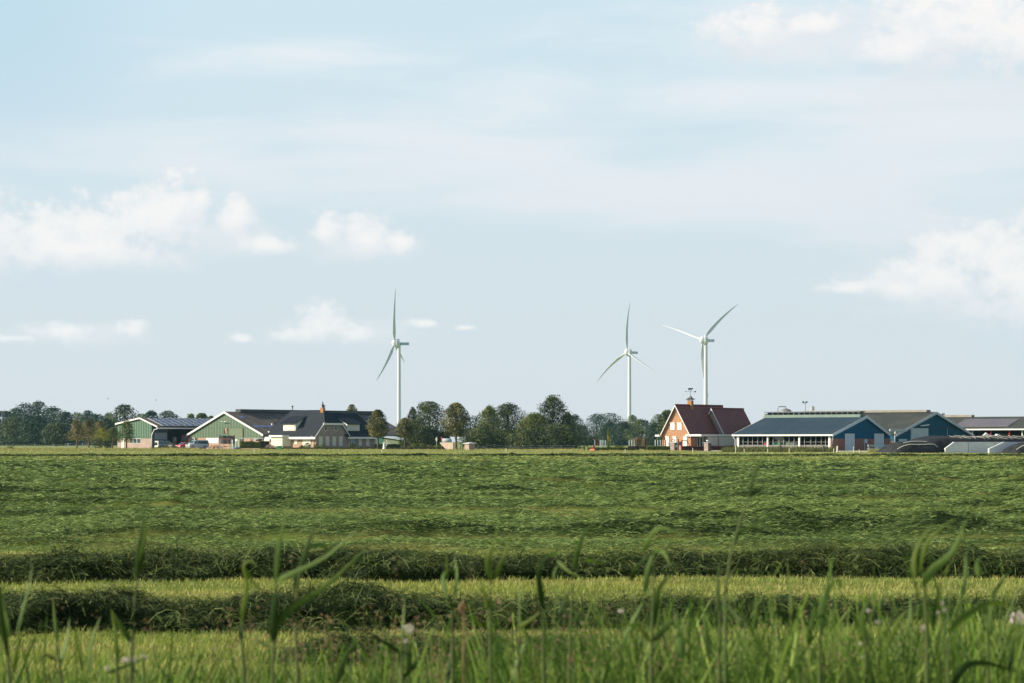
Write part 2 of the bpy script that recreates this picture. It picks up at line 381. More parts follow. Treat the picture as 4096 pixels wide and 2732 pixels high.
# windrows: heaped rows of raked grass
def windrow(name, label, yc, x0, x1, wid, hgt, n, Lm, wm, seed, tilt=0.0, ends=False, base_fn=None):
    nx = int((x1 - x0) / (wid * 0.06)); nx = min(nx, 900); na = 22
    xs = np.linspace(x0, x1, nx); th = np.linspace(0, math.pi, na)
    def prof(x, a):
        hv = hgt * np.clip(0.55 + 0.95 * (fbm(x / wid * 0.9, x * 0 + seed, seed, 3) - 0.38) * 2.6, 0.68, 1.3)
        yv = yc + tilt * x + wid * 0.22 * (fbm(x / wid * 0.5, x * 0 + 3.3, seed + 5, 2) - 0.5) * 2
        wv = wid * (0.42 + 0.2 * vnoise(x / wid * 0.9, x * 0, seed + 8))
        if ends: e = np.clip((x - x0) / (wid * .8), 0, 1) * np.clip((x1 - x) / (wid * .8), 0, 1); hv = hv * e ** .5; wv = wv * (0.3 + .7 * e)
        if base_fn is not None: hv = hv * base_fn(x)
        bump = 1 + 1.1 * (fbm(x / wid * 3.1, a * 2.2, seed + 11, 3) - 0.5)
        return yv - np.cos(a) * wv * bump, hv * np.sin(a) ** 0.85 * bump
    Xg, Ag = np.meshgrid(xs, th, indexing='ij'); Yg, Zg = prof(Xg, Ag)
    V = np.stack([Xg, Yg, Zg * 0.9 - 0.0], -1).reshape(-1, 3); i0 = (np.arange(nx - 1)[:, None] * na + np.arange(na - 1)[None, :]).ravel()
    core = np.stack([i0, i0 + na, i0 + na + 1, i0 + 1], 1)
    x = rng.uniform(x0, x1, n); a = math.pi * rng.beta(1.5, 1.6, n) * .9
    y, z = prof(x, a); L = Lm * rng.uniform(0.3, 1.4, n); ang = rng.uniform(0, 2 * math.pi, n)
    P = np.stack([x - L / 2 * np.cos(ang), y - L / 2 * np.sin(ang) * 0.6, np.maximum(z + rng.normal(0.0, 0.02, n) * hgt / .35, 0.01)], 1)
    Vs_, Fc, s = strands(P, ang, L, wm * rng.uniform(.6, 1.5, n), np.minimum(L * rng.uniform(0, 0.3, n), .07), pitch=np.clip(rng.normal(0, 0.3, n), -1, .12 / L), segs=3)
    Vs_[:, 2] = np.maximum(Vs_[:, 2], 0.004)
    tn = np.clip(rng.beta(0.8, 4.5, n) + (fbm(x * 1.1, a, seed + 2, 2) - .5) * .35, 0, 1)
    a_ = a
    return np_mesh_tag(name, np.concatenate([V, Vs_]), np.concatenate([core, Fc + len(V)]), np.concatenate([np.zeros(len(core)), np.repeat(tn, s)]), (0, yc, 0), label)
M_row = mat('raked_grass', (0.012, 0.026, 0.009), (0.034, 0.062, 0.018), 0.75, 2.5, spec=0.15, tint=(0.34, 0.40, 0.13), trans=0.05)  # near-black base puts the heaps' inner shadow into the colour
def np_mesh_tag(name, V, Fc, T, org, label):
    o = np_mesh(name, V, Fc, M_row, tint=T, org=org); return tag(o, label, 'windrow', 'rows of raked grass on the field')
windrow('windrow', 'tall dark heaped row of raked grass just before the spread grass, second nearest full row', 28.25, -8.2, 8.2, 1.6, 0.31, 60000, 0.24, 0.0085, 3, 0.09, base_fn=lambda x: .92 + .32 * np.exp(-((x - 4.2) / 1.5) ** 2) + .25 * np.exp(-((x + 1.5) / .8) ** 2) + .15 * np.exp(-((x + 5) / .7) ** 2))
windrow('windrow', 'nearest full row of dark raked grass, running behind the reeds', 20.85, -6.6, 6.6, 1.25, 0.235, 60000, 0.19, 0.0075, 13, 0.15, base_fn=lambda x: .88 + .2 * np.exp(-((x + 2.9) / .5) ** 2) + .2 * np.exp(-((x - 1.5) / .9) ** 2))
windrow('windrow', 'short broken row of dark raked grass low in the picture among the reeds', 17.2, -1.7, 0.9, 0.8, 0.16, 9000, 0.16, 0.006, 23, ends=True)
windrow('windrow', 'thin distant dark row of raked grass along the far edge of the field', 264, -68, 68, 2.6, 0.17, 30000, 0.5, 0.07, 31)
# ------------------------------------------------------------------ trees
def leafmat(name, a, b, hi): return mat(name, a, b, 0.6, 0.35, spec=0.25, tint=hi, trans=0.22)  # hi: paler clump colour, sunlit highlights put into the leaves
L_dark = leafmat('leaf_dark', (0.014, 0.030, 0.014), (0.024, 0.044, 0.016), (0.11, 0.135, 0.045))
L_wood = leafmat('leaf_wood', (0.013, 0.030, 0.018), (0.018, 0.038, 0.020), (0.040, 0.070, 0.030))  # darkened leaf colour carries the unlit look of the wood
L_lime = leafmat('leaf_lime', (0.048, 0.056, 0.016), (0.055, 0.060, 0.018), (0.21, 0.19, 0.06))
L_rust = leafmat('leaf_rust', (0.065, 0.070, 0.024), (0.09, 0.08, 0.03), (0.26, 0.20, 0.08))
L_yell = leafmat('leaf_yellow', (0.12, 0.14, 0.025), (0.20, 0.20, 0.03), (0.48, 0.42, 0.06))
L_grn = leafmat('leaf_green', (0.05, 0.085, 0.02), (0.075, 0.10, 0.025), (0.16, 0.18, 0.04))
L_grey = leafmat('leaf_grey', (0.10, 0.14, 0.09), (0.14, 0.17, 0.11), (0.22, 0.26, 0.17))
L_brown = leafmat('leaf_brown', (0.10, 0.07, 0.05), (0.13, 0.09, 0.06), (0.20, 0.15, 0.10))
L_purple = leafmat('leaf_purple', (0.035, 0.012, 0.018), (0.05, 0.015, 0.022), (0.16, 0.03, 0.05))
L_hedge = leafmat('leaf_hedge', (0.055, 0.085, 0.018), (0.08, 0.10, 0.022), (0.20, 0.22, 0.05))
M_bark = mat('bark', (0.11, 0.085, 0.06), (0.06, 0.05, 0.04), 0.9, 3.0, spec=0.1, mul=(1, 1, .3))
M_bark2 = mat('pale_bark', (0.22, 0.15, 0.10), (0.13, 0.09, 0.06), 0.9, 3.0, spec=0.1, mul=(1, 1, .3))

def leaf_cloud(ctr, nrm, size, jit=0.7, asp=0.7):
    """one small quad per centre, facing roughly along nrm"""
    n = len(ctr); nn = nrm + rng.normal(0, jit, (n, 3)); nn /= np.linalg.norm(nn, axis=1)[:, None] + 1e-9
    a = np.cross(nn, rng.normal(0, 1, (n, 3))); a /= np.linalg.norm(a, axis=1)[:, None] + 1e-9; b = np.cross(nn, a)
    s = size * rng.uniform(0.55, 1.3, n)
    a *= (s * 0.5)[:, None]; b *= (s * 0.5 * asp)[:, None]
    V = np.stack([ctr - a, ctr - b * 1.0 + a * 0.1, ctr + a, ctr + b], 1).reshape(-1, 3)
    return V, (np.arange(n)[:, None] * 4 + np.arange(4)[None, :])
def crown_points(kind, w, h, n):
    """points and outward directions inside a crown of width w, height h, centred on x = y = 0, z from 0 to h"""
    if kind in ('broad', 'wood'): nl, ls = (34, 0.36) if kind == 'broad' else (38, 0.33)
    elif kind == 'oval': nl, ls = 90, 0.25
    elif kind == 'loose': nl, ls = 46, 0.29
    elif kind == 'spire': nl, ls = 50, 0.27
    elif kind == 'column': nl, ls = 22, 0.42
    else: nl, ls = 20, 0.3
    C_, Rr = [], []
    for i in range(nl):
        z = (i + rng.uniform(0.2, .8)) / nl if kind in ('column', 'spire') else rng.uniform(0.06, 0.97)
        if kind == 'oval': env = math.sin(math.pi * min(1, (z * 0.96 + 0.05)) ** 0.78) ** 0.55
        elif kind == 'spire': env = (1 - z) ** 0.5 * 0.95 + 0.12
        elif kind == 'column': env = 0.35 + 0.5 * math.sin(math.pi * z ** 0.7)
        elif kind == 'loose': env = max(0.1, 1.05 - z) ** .5
        else: env = (1 - (2 * z - 0.85) ** 2 / 1.45) ** 0.6 if abs(2 * z - 0.85) < 1.2 else 0.15
        th = rng.uniform(0, 2 * math.pi); rad = (rng.uniform(0.08, 1.0) ** 0.5) * env
        r = ls * rng.uniform(0.7, 1.25) * (0.8 if z > .75 else 1)
        rr = max(0.02, rad - r * 0.6) * 0.5
        C_.append((math.cos(th) * rr * w, math.sin(th) * rr * w, z * h * (1 - 0.0))); Rr.append(r * 0.5 * (w if kind not in ('column',) else w * 0.9))
    C_, Rr = np.array(C_), np.array(Rr); k = rng.integers(0, nl, n)
    d = rng.normal(0, 1, (n, 3)); d /= np.linalg.norm(d, axis=1)[:, None]
    rad = Rr[k] * rng.uniform(0.15, 1, n) ** 0.33
    # half of the leaves fill the outline of the crown itself
    fill = {'loose': .38, 'spire': .5, 'column': .4}.get(kind, .58); m = int(n * fill)
    z = rng.uniform(0, 1, m); th = rng.uniform(0, 2 * math.pi, m)
    if kind == 'oval': e = np.sin(math.pi * np.clip(z * 0.94 + 0.05, 0, 1) ** 0.8) ** 0.5
    elif kind == 'spire': e = (1 - z) ** 0.5 * .9 + .08
    elif kind == 'column': e = .3 + .45 * np.sin(math.pi * z ** .7)
    elif kind == 'loose': e = np.clip(1.03 - z, 0, 1) ** .62 * .98
    elif kind == 'wall': e = np.full(m, .95)
    else: e = np.sqrt(np.clip(1 - (2 * z - 0.8) ** 2 / 1.5, 0.02, 1)) * .95
    sd_ = int(w * 1000) % 97; rr_ = e * w / 2 * rng.uniform(.05, 1, m) ** .4 * (0.62 + (0.78 if kind not in ('oval', 'column') else .6) * fbm(th * 1.6 + sd_, z * 5.0, sd_, 3))
    pf = np.stack([np.cos(th) * rr_, np.sin(th) * rr_, z * h], 1)
    # ragged: leaf sprays stick out of each lobe
    rad *= 1 + 0.28 * (rng.uniform(0, 1, n) > 0.86)
    p = C_[k] + d * rad[:, None] * np.array([1, 1, 0.82 if kind != 'spire' else 1.0])
    p[:, 2] = np.clip(p[:, 2], -0.03 * h, h * 1.04)
    p[:m] = pf; d[:m] = np.stack([np.cos(th), np.sin(th), z - .3], 1)
    out = d * 0.7 + p / np.maximum(np.linalg.norm(p, axis=1), 1e-3)[:, None] * 0.5 + np.array([0, 0, 0.35])
    return p, out, k, C_
def tree(px, D, wpx, top, bot, lm, kind, label, name='tree', n=3600, leaf=0.42, group=None, trunk=None, trad=None, bark=None, base_z=0.0, cat='tree', lean=0.0):
    """px centre column, top/bot rows of the crown, wpx crown width: photo pixels at distance D"""
    x = GX(px, D); w = wpx / F * D; zt = GZ(top, D); zb = max(GZ(bot, D), 0.1); h = zt - zb
    t = thing(name, (x, D, base_z), label, cat, group)
    p, out, k, cc = crown_points(kind, w, h, n)
    V, Fc = leaf_cloud(p, out, leaf)
    V = V + np.array([x, D, zb])
    ls_ = 0.9 if D < 700 else 0.5; cl = fbm(p[:, 0] * ls_ + p[:, 2] * .6 * ls_ + px, p[:, 1] * ls_ - p[:, 2] * .9 * ls_, 7, 2); tn = np.clip((cl - .38) * 2.4 + rng.beta(1, 3, n) * 0.55 - .1, 0, 1)  # clump noise lightens leaves, painting bright highlights on the crown
    np_mesh('crown', V, Fc, lm, tint=tn, parent=t, org=(x, D, base_z))
    mb = MB(); tr = trad or max(0.10, w * 0.028); lx = lean * h
    mb.tube([(x + lx, D, base_z - .05), (x + lx * .7, D, zb * 0.6 + base_z), (x + lx * .3, D, zb + h * 0.25), (x, D, zb + h * 0.6), (x, D, zb + h * 0.86)], [tr * 1.25, tr, tr * .75, tr * .45, tr * .12], 7)
    order = rng.permutation(len(cc))[:9]
    for q in order:
        c = Vector(cc[q]) + Vector((x, D, zb)); z0 = max(zb + 0.02 * h, c.z - 0.28 * h)
        mb.tube([(x, D, z0), ((x + c.x) / 2, (D + c.y) / 2, (z0 + c.z) / 2 + 0.03 * h), c], [tr * .45, tr * .3, tr * .08], 5, caps=False)
    mb.build('trunk', bark or M_bark, t)
    return t
WG = 'trees of the far wood behind the left farm'
D_ = 1000
# (px, D, width, top, bottom)
for (px, D, w, top, bot, lm, kd, lab) in [
    (12, 1020, 120, 1642, 1765, L_wood, 'wood', 'hazy dark tree cut by the left edge of the picture, lowest of the wood'),
    (62, 1040, 110, 1631, 1762, L_wood, 'wood', 'hazy dark round tree, second from the left edge in the far wood'),
    (100, 1000, 120, 1613, 1760, L_wood, 'broad', 'broad dark green tree left of the tallest crown in the left wood'),
    (155, 1010, 120, 1604, 1758, L_wood, 'broad', 'tallest rounded dark tree of the wood on the left'),
    (215, 990, 130, 1628, 1760, L_wood, 'wood', 'dark tree just right of the tallest one in the left wood'),
    (55, 900, 140, 1668, 1764, L_dark, 'wood', 'lower dark tree in front of the wood near the left edge'),
    (140, 880, 130, 1664, 1756, L_wood, 'broad', 'lower broad tree before the tallest crown, its branches over the red roofed farm'),
    (262, 960, 100, 1645, 1764, L_wood, 'wood', 'dark tree at the right end of the tall part of the left wood'),
    (225, 870, 120, 1690, 1762, L_dark, 'wood', 'low dark tree before the right end of the wood, beside the small red roof'),
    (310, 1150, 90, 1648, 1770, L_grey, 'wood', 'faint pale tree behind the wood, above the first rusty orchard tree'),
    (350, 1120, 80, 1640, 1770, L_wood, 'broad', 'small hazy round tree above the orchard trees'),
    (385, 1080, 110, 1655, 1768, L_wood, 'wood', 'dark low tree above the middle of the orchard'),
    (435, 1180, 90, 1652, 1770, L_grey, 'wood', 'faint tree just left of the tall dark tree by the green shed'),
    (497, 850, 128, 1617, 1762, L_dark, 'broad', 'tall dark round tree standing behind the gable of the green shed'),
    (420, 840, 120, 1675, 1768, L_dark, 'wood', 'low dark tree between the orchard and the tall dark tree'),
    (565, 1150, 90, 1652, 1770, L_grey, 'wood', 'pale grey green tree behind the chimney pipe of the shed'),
    (605, 1000, 95, 1642, 1768, L_wood, 'broad', 'round green tree behind the left end of the solar roof'),
    (672, 1080, 105, 1640, 1768, L_wood, 'broad', 'hazy round tree behind the middle of the solar roof'),
    (765, 800, 75, 1655, 1768, L_grn, 'loose', 'green tree with a ragged top behind the solar roof, left of the barn'),
    (805, 800, 80, 1650, 1768, L_grn, 'broad', 'brightest green tree above the solar roof beside the barn gable'),
    (845, 820, 50, 1662, 1768, L_grn, 'wood', 'small green tree peeping over the left slope of the barn roof')]:
    tree(px, D, w * 1.12, top + 3, bot + 8, lm, kd, lab, group=WG, n=4200, leaf=0.62)
# undergrowth at the foot of the wood
def hedge(px0, px1, D, top, bot, lm, label, depth=1.0, n=None, leaf=0.16, name='hedge', D1=None, group=None, cat='hedge', wob=0.12, tol=1.0):
    D1 = D1 or D; a = Vector((GX(px0, D), D, 0)); b = Vector((GX(px1, D1), D1, 0)); L = (b - a).length; d = (b - a).normalized(); nrm = Vector((d.y, -d.x, 0))
    h0, z0 = GZ(top, D), max(0, GZ(bot, D)); n = n or int(min(9000, L * (h0 - z0) * 2 * 12 / (leaf * 4) ** 2 + 300))
    s = rng.uniform(0, L, n); u = rng.uniform(0, 1, n); face = rng.uniform(0, 1, n)
    hh = (h0 - z0) * (1 - wob + 2 * wob * (fbm(s / L * L / 1.2, s * 0, int(px0), 2) - .3))
    top_ = (face >= 0.55) & (face < 0.9)
    off = np.where(face < 0.55, depth / 2, -depth / 2); off = np.where(top_, rng.uniform(-depth / 2, depth / 2, n), off) + rng.normal(0, 0.05, n)
    zz = z0 + np.where(top_, hh, hh * u); sg = np.where(off > 0, 1.0, -1.0)
    c = np.stack([a.x + d.x * s + nrm.x * off, a.y + d.y * s + nrm.y * off, zz], 1)
    nn = np.where(top_[:, None], np.array([[0, 0, 1.0]]), np.stack([nrm.x * sg, nrm.y * sg, 0.2 + 0 * sg], 1))
    V, Fc = leaf_cloud(c, nn, leaf, 0.6)
    # a closed twiggy body inside the leaves
    e = nrm * depth * 0.40; hb = (h0 - z0) * 0.86
    bv = [a + e, b + e, b - e, a - e]; body = [(q.x, q.y, z0) for q in bv] + [(q.x, q.y, z0 + hb) for q in bv]
    bf = np.array([(4, 5, 6, 7), (0, 1, 5, 4), (1, 2, 6, 5), (2, 3, 7, 6), (3, 0, 4, 7)])
    V = np.concatenate([np.array(body), V]); Fc = np.concatenate([bf, Fc + 8])
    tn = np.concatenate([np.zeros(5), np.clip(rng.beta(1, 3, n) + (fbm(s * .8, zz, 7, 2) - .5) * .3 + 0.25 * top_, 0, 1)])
    o = np_mesh(name, V, Fc, lm, tint=tn, org=(a.x, a.y, 0)); return tag(o, label, cat, group)
def bush(px, D, wpx, top, bot, lm, label, name='bush', n=500, leaf=0.16, cat='bush', group=None, kind='broad'):
    x = GX(px, D); w = wpx / F * D; zt = GZ(top, D); zb = max(0, GZ(bot, D)); h = zt - zb
    p, out, k, cc = crown_points(kind, w, h, n); p[:, 2] = np.clip(p[:, 2], 0.02, None)
    V, Fc = leaf_cloud(p, out, leaf); V += np.array([x, D, zb]); tn = np.clip(rng.uniform(0, .4, len(cc))[k] + rng.beta(1, 3, n) * .7, 0, 1)
    o = np_mesh(name, V, Fc, lm, tint=tn, org=(x, D, zb)); return tag(o, label, cat, group)
hedge(-40, 330, 1000, 1752, 1784, L_dark, 'dark hedge at the foot of the far left wood', 6, leaf=0.7, n=5000)
hedge(330, 790, 1050, 1730, 1784, L_dark, 'dark undergrowth hedge behind the orchard and the green shed', 6, leaf=0.8, n=5000)
# orchard
OG = 'small orchard trees left of the green shed'
tree(308, 545, 104, 1678, 1762, L_rust, 'loose', 'rusty green young tree, leftmost of the orchard row', 'orchard_tree', 2000, 0.26, OG, bark=M_bark2)
tree(355, 550, 118, 1680, 1762, L_rust, 'loose', 'rusty brown tree with a stout pale trunk, second from the left in the orchard', 'orchard_tree', 2300, 0.26, OG, bark=M_bark2)
tree(398, 570, 95, 1685, 1765, L_rust, 'loose', 'brownish tree partly hidden between the rusty and the yellow orchard trees', 'orchard_tree', 1600, 0.26, OG, bark=M_bark2)
tree(407, 540, 84, 1715, 1762, L_yell, 'loose', 'yellow leaved young tree in the middle of the orchard', 'orchard_tree', 1300, 0.22, OG, bark=M_bark2)
tree(450, 548, 98, 1712, 1765, L_grn, 'loose', 'low dark green tree between the yellow tree and the shed', 'orchard_tree', 1800, 0.24, OG, bark=M_bark2)
tree(506, 540, 104, 1685, 1770, L_grn, 'loose', 'green yellow tree in front of the shed gable, rightmost of the orchard', 'orchard_tree', 2600, 0.26, OG, bark=M_bark2)
bush(390, 538, 48, 1752, 1794, L_dark, 'dark round shrub at the foot of the yellow orchard tree', n=900, leaf=0.2)
bush(435, 552, 50, 1738, 1794, L_dark, 'tall dark shrub beside the orchard behind the grey green ball', n=1200, leaf=0.22)
bush(40, 470, 42, 1786, 1797, L_grn, 'low tuft of dark weeds in the dry grass at far left', n=300, leaf=0.2)
# limes and the dark group in the middle
LG = 'clipped lime trees around the dark roofed house'
tree(1407, 600, 74, 1618, 1740, L_lime, 'oval', 'round lime tree rising behind the dark house roof', 'lime_tree', 4200, 0.30, LG)
tree(1512, 492, 92, 1639, 1750, L_lime, 'oval', 'olive lime tree on a bare trunk at the right end of the dark house', 'lime_tree', 5200, 0.28, LG, trad=.2)
tree(1620, 505, 88, 1674, 1752, L_lime, 'oval', 'smallest squat lime tree before the low green shed', 'lime_tree', 3800, 0.28, LG, trad=.2)
tree(1824, 470, 128, 1612, 1746, L_lime, 'oval', 'large egg shaped lime tree standing alone right of the dark house', 'lime_tree', 8500, 0.28, LG, trad=.24, bark=M_bark2)
TG = 'dark tall trees in the middle of the picture'
tree(1650, 560, 86, 1628, 1770, L_dark, 'loose', 'slim ragged dark tree behind the squat lime, right of the turbine tower', n=3200, leaf=0.32, group=TG)
tree(1718, 560, 159, 1606, 1782, L_dark, 'broad', 'tall dark tree just left of the large lime tree', n=12000, leaf=0.30, group=TG)
tree(1668, 545, 166, 1680, 1790, L_dark, 'broad', 'low dense dark tree below the slim ragged one', n=4200, leaf=0.34, group=TG)
tree(1900, 700, 150, 1667, 1780, L_wood, 'broad', 'hazy tree showing between the lime and the dark group', n=2600, leaf=0.42, group=TG)
tree(1955, 560, 150, 1625, 1788, L_grn, 'loose', 'tree with a forked ragged top, left of the pair in the middle', n=9500, leaf=0.32, group=TG)
tree(2032, 555, 187, 1617, 1788, L_dark, 'broad', 'dark wide tree with two thin shoots on top, right of the forked one', n=12000, leaf=0.30, group=TG)
tree(1915, 545, 182, 1715, 1790, L_dark, 'broad', 'low dark tree directly behind the little brick hut', n=5000, leaf=0.34, group=TG)
tree(1985, 548, 217, 1725, 1790, L_dark, 'broad', 'low dark growth under the pair of ragged trees', n=5000, leaf=0.34, group=TG)
tree(2140, 545, 157, 1655, 1788, L_grn, 'broad', 'leaning green tree left of the tallest dark tree', n=9500, leaf=0.32, group=TG)
tree(2212, 545, 197, 1588, 1788, L_dark, 'spire', 'tallest pointed dark tree in the middle of the picture', n=9500, leaf=0.34, group=TG)
tree(2270, 550, 125, 1648, 1788, L_dark, 'loose', 'dark tree with one branch sticking up, right shoulder of the tallest tree', n=4200, leaf=0.34, group=TG)
tree(2105, 540, 182, 1722, 1792, L_dark, 'broad', 'low dark growth behind the wire fence, left of the tallest tree', n=5000, leaf=0.34, group=TG)
tree(2235, 540, 266, 1700, 1794, L_dark, 'broad', 'wide dark lower growth beneath the tallest tree', n=5500, leaf=0.36, group=TG)
hedge(1640, 1800, 552, 1716, 1792, L_dark, 'dark undergrowth filling the gap below the slim and the tall dark tree', 3.0, leaf=.3, n=6000, wob=.3)
hedge(1862, 2310, 556, 1708, 1792, L_dark, 'dark undergrowth joining the trees behind the wire fence', 3.0, leaf=.32, n=15000, wob=.4)
# hazy wood in the centre
HG = 'hazy blue green trees between the dark group and the brick house'
for (px, D, w, top, bot, lm, kd, lab) in [
    (2130, 1150, 100, 1656, 1775, L_wood, 'broad', 'hazy tree peeping over the leaning green tree'),
    (2300, 1150, 95, 1660, 1780, L_wood, 'broad', 'hazy round tree just right of the tallest dark tree'),
    (2325, 1250, 80, 1702, 1780, L_wood, 'wood', 'low hazy tree in the dip between the dark group and the hazy dome'),
    (2385, 1200, 130, 1655, 1775, L_wood, 'broad', 'left half of the hazy dome of trees'),
    (2440, 1220, 150, 1650, 1775, L_wood, 'broad', 'highest hazy dome shaped tree, left of the middle turbine'),
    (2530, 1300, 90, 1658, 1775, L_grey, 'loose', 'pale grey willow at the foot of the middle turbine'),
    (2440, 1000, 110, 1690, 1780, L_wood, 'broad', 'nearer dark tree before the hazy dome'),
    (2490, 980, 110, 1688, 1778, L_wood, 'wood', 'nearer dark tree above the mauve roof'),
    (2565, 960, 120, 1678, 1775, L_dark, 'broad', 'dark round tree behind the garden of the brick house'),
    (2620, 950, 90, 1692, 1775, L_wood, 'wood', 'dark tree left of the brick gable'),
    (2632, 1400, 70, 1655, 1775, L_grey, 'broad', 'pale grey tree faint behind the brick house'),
    (2668, 700, 84, 1640, 1770, L_dark, 'broad', 'dark green tree leaning against the left side of the brick house')]:
    tree(px, D, w * 1.1, top + 2, bot + 6, lm, kd, lab, group=HG, n=4000, leaf=0.62)
hedge(2290, 2680, 1020, 1745, 1783, L_dark, 'dark hedge at the foot of the hazy central wood', 5, leaf=0.7, n=4200)
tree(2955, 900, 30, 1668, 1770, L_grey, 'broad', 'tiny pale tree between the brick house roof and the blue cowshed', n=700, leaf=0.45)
tree(3774, 900, 34, 1652, 1770, L_dark, 'broad', 'small dark tree top peeping over the far end of the blue barn roof', n=800, leaf=0.45)
# ------------------------------------------------------------------ building materials
# ribs and tile rows are measured along the walls; ribs on a left wall repeat along U, on a right wall along V
M_clad = mat('green_cladding', (0.06, 0.115, 0.065), (0.07, 0.125, 0.07), 0.5, 0.5, stripe=[(UU, 0.9, (0.15, 0.19, 0.13), 0.10)])
M_clad2 = mat('bright_green_cladding', (0.03, 0.105, 0.065), (0.035, 0.115, 0.072), 0.5, 0.5, stripe=[(UU, 0.8, (0.20, 0.22, 0.15), 0.10)])
M_cladd = mat('sage_door_paint', (0.12, 0.16, 0.09), (0.135, 0.175, 0.10), 0.6, 0.5)
M_cladt = mat('green_side_cladding', (0.05, 0.10, 0.06), (0.06, 0.11, 0.07), 0.5, 0.5)
M_white = mat('white_paint', (0.78, 0.77, 0.74), (0.72, 0.71, 0.69), 0.5, 0.8)
M_cream = mat('cream_shutter', (0.70, 0.66, 0.56), (0.66, 0.62, 0.53), 0.55, 0.8)
M_grey = mat('grey_shutter', (0.64, 0.62, 0.56), (0.58, 0.56, 0.51), 0.6, 0.8, stripe=[(Vector((0, 0, 1)), 0.35, (0.52, 0.50, 0.46), 0.08)])
M_brickp = mat('pale_pink_brick', (0.44, 0.29, 0.20), (0.34, 0.22, 0.155), 0.9, 2.2, stripe=[(Vector((0, 0, 1)), 0.21, (0.36, 0.27, 0.21), 0.08)], mul=(1, 1, 3))
M_brickg = mat('grey_and_shaded_brick', (0.36, 0.28, 0.25), (0.27, 0.21, 0.19), 0.9, 1.6, mul=(1, 1, 3))  # on the farmhouse's right walls, a shaded copy of the pink brick
M_bricko = mat('orange_brick', (0.44, 0.245, 0.145), (0.36, 0.19, 0.11), 0.9, 2.0, mul=(1, 1, 3))
M_brickr = mat('red_brick', (0.26, 0.115, 0.085), (0.18, 0.08, 0.07), 0.9, 2.5, mul=(1, 1, 3))
M_brickc = mat('chimney_brick', (0.40, 0.20, 0.07), (0.30, 0.15, 0.07), 0.9, 4.0)
M_plinth = mat('pale_concrete_block', (0.40, 0.31, 0.26), (0.35, 0.27, 0.23), 0.9, 0.8)
M_sheet = mat('fibre_cement_sheet', (0.115, 0.095, 0.085), (0.17, 0.135, 0.11), 0.85, 0.32, mul=(1, 1, 4), ncon=(0.42, 0.6),
              stripe=[(Vector((0, 0, 1)), 0.56, (0.055, 0.05, 0.048), 0.07), (VV, 3.4, (0.085, 0.075, 0.07), 0.06)])
M_cap = mat('dark_ridge_cap', (0.05, 0.055, 0.06), (0.07, 0.07, 0.075), 0.7, 0.6)
M_tile = mat('dark_glazed_tile', (0.016, 0.021, 0.030), (0.028, 0.034, 0.045), 0.8, 0.9, spec=0.08, stripe=[(UU, 0.62, (0.055, 0.064, 0.078), 0.10), (Vector((0, 0, 1)), 0.26, (0.02, 0.024, 0.03), 0.10)])
M_tilev = mat('dark_tile', (0.015, 0.023, 0.034), (0.025, 0.034, 0.045), 0.9, 0.7, spec=.05, stripe=[(VV, 0.6, (0.045, 0.055, 0.07), 0.08)])
M_felt = mat('dark_roofing_felt', (0.014, 0.019, 0.030), (0.020, 0.026, 0.038), 0.9, 0.6, spec=.1)
M_rtile = mat('red_clay_tile', (0.20, 0.060, 0.055), (0.28, 0.085, 0.065), 0.6, 0.8, ncon=(0.3, 0.7), stripe=[(VV, 0.55, (0.085, 0.028, 0.028), 0.14), (Vector((0, 0, 1)), 0.42, (0.10, 0.032, 0.032), 0.10)])
M_slate = mat('slate_blue_sheet', (0.030, 0.055, 0.080), (0.040, 0.066, 0.093), 0.95, 0.12, spec=.05, mul=(1, 1, 3), stripe=[(UU, 3.6, (0.055, 0.075, 0.095), 0.02)])
M_slate2 = mat('weathered_grey_sheet', (0.048, 0.058, 0.058), (0.075, 0.078, 0.07), 0.95, 0.25, spec=.05, mul=(1, 1, 4), stripe=[(UU, 1.2, (0.065, 0.07, 0.07), 0.08)])
M_navy = mat('navy_cladding', (0.006, 0.07, 0.14), (0.008, 0.08, 0.155), 0.8, 0.4, spec=.1)
M_navyr = mat('navy_ribbed_cladding', (0.006, 0.065, 0.125), (0.008, 0.075, 0.14), 0.8, 0.4, spec=.1, stripe=[(VV, 0.7, (0.022, 0.11, 0.17), 0.12)])
M_trim = mat('pale_blue_grey_trim', (0.44, 0.50, 0.54), (0.38, 0.45, 0.50), 0.6, 0.8)
M_door = mat('pale_blue_grey_door', (0.42, 0.50, 0.55), (0.38, 0.47, 0.52), 0.6, 0.6)
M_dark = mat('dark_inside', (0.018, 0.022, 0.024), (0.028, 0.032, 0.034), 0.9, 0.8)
M_glass = mat('dark_window_glass', (0.03, 0.06, 0.065), (0.045, 0.085, 0.09), 0.12, 0.6, spec=0.6)
M_blueg = mat('blue_reflecting_glass', (0.08, 0.22, 0.38), (0.10, 0.26, 0.42), 0.2, 0.6, spec=0.6)  # blue base colour stands in for reflected sky
M_sky = mat('blue_translucent_sheet', (0.10, 0.16, 0.33), (0.13, 0.19, 0.38), 0.4, 0.8)
M_pv = mat('solar_cell', (0.055, 0.075, 0.135), (0.085, 0.095, 0.15), 0.22, 0.35, spec=0.7)
M_pvf = mat('solar_frame', (0.55, 0.58, 0.62), (0.50, 0.53, 0.57), 0.4, 1.0)
M_steel = mat('dull_steel', (0.42, 0.41, 0.40), (0.30, 0.28, 0.26), 0.4, 1.2, metal=0.5)
M_dsteel = mat('dark_steel', (0.05, 0.055, 0.06), (0.08, 0.08, 0.08), 0.5, 1.5, metal=0.3)
M_conc = mat('concrete', (0.58, 0.58, 0.60), (0.46, 0.47, 0.49), 0.85, 0.35, ncon=(0.3, 0.7))
M_black = mat('black_silage_sheet', (0.010, 0.012, 0.015), (0.028, 0.029, 0.031), 0.7, 1.0, spec=0.25, bump=0.25)
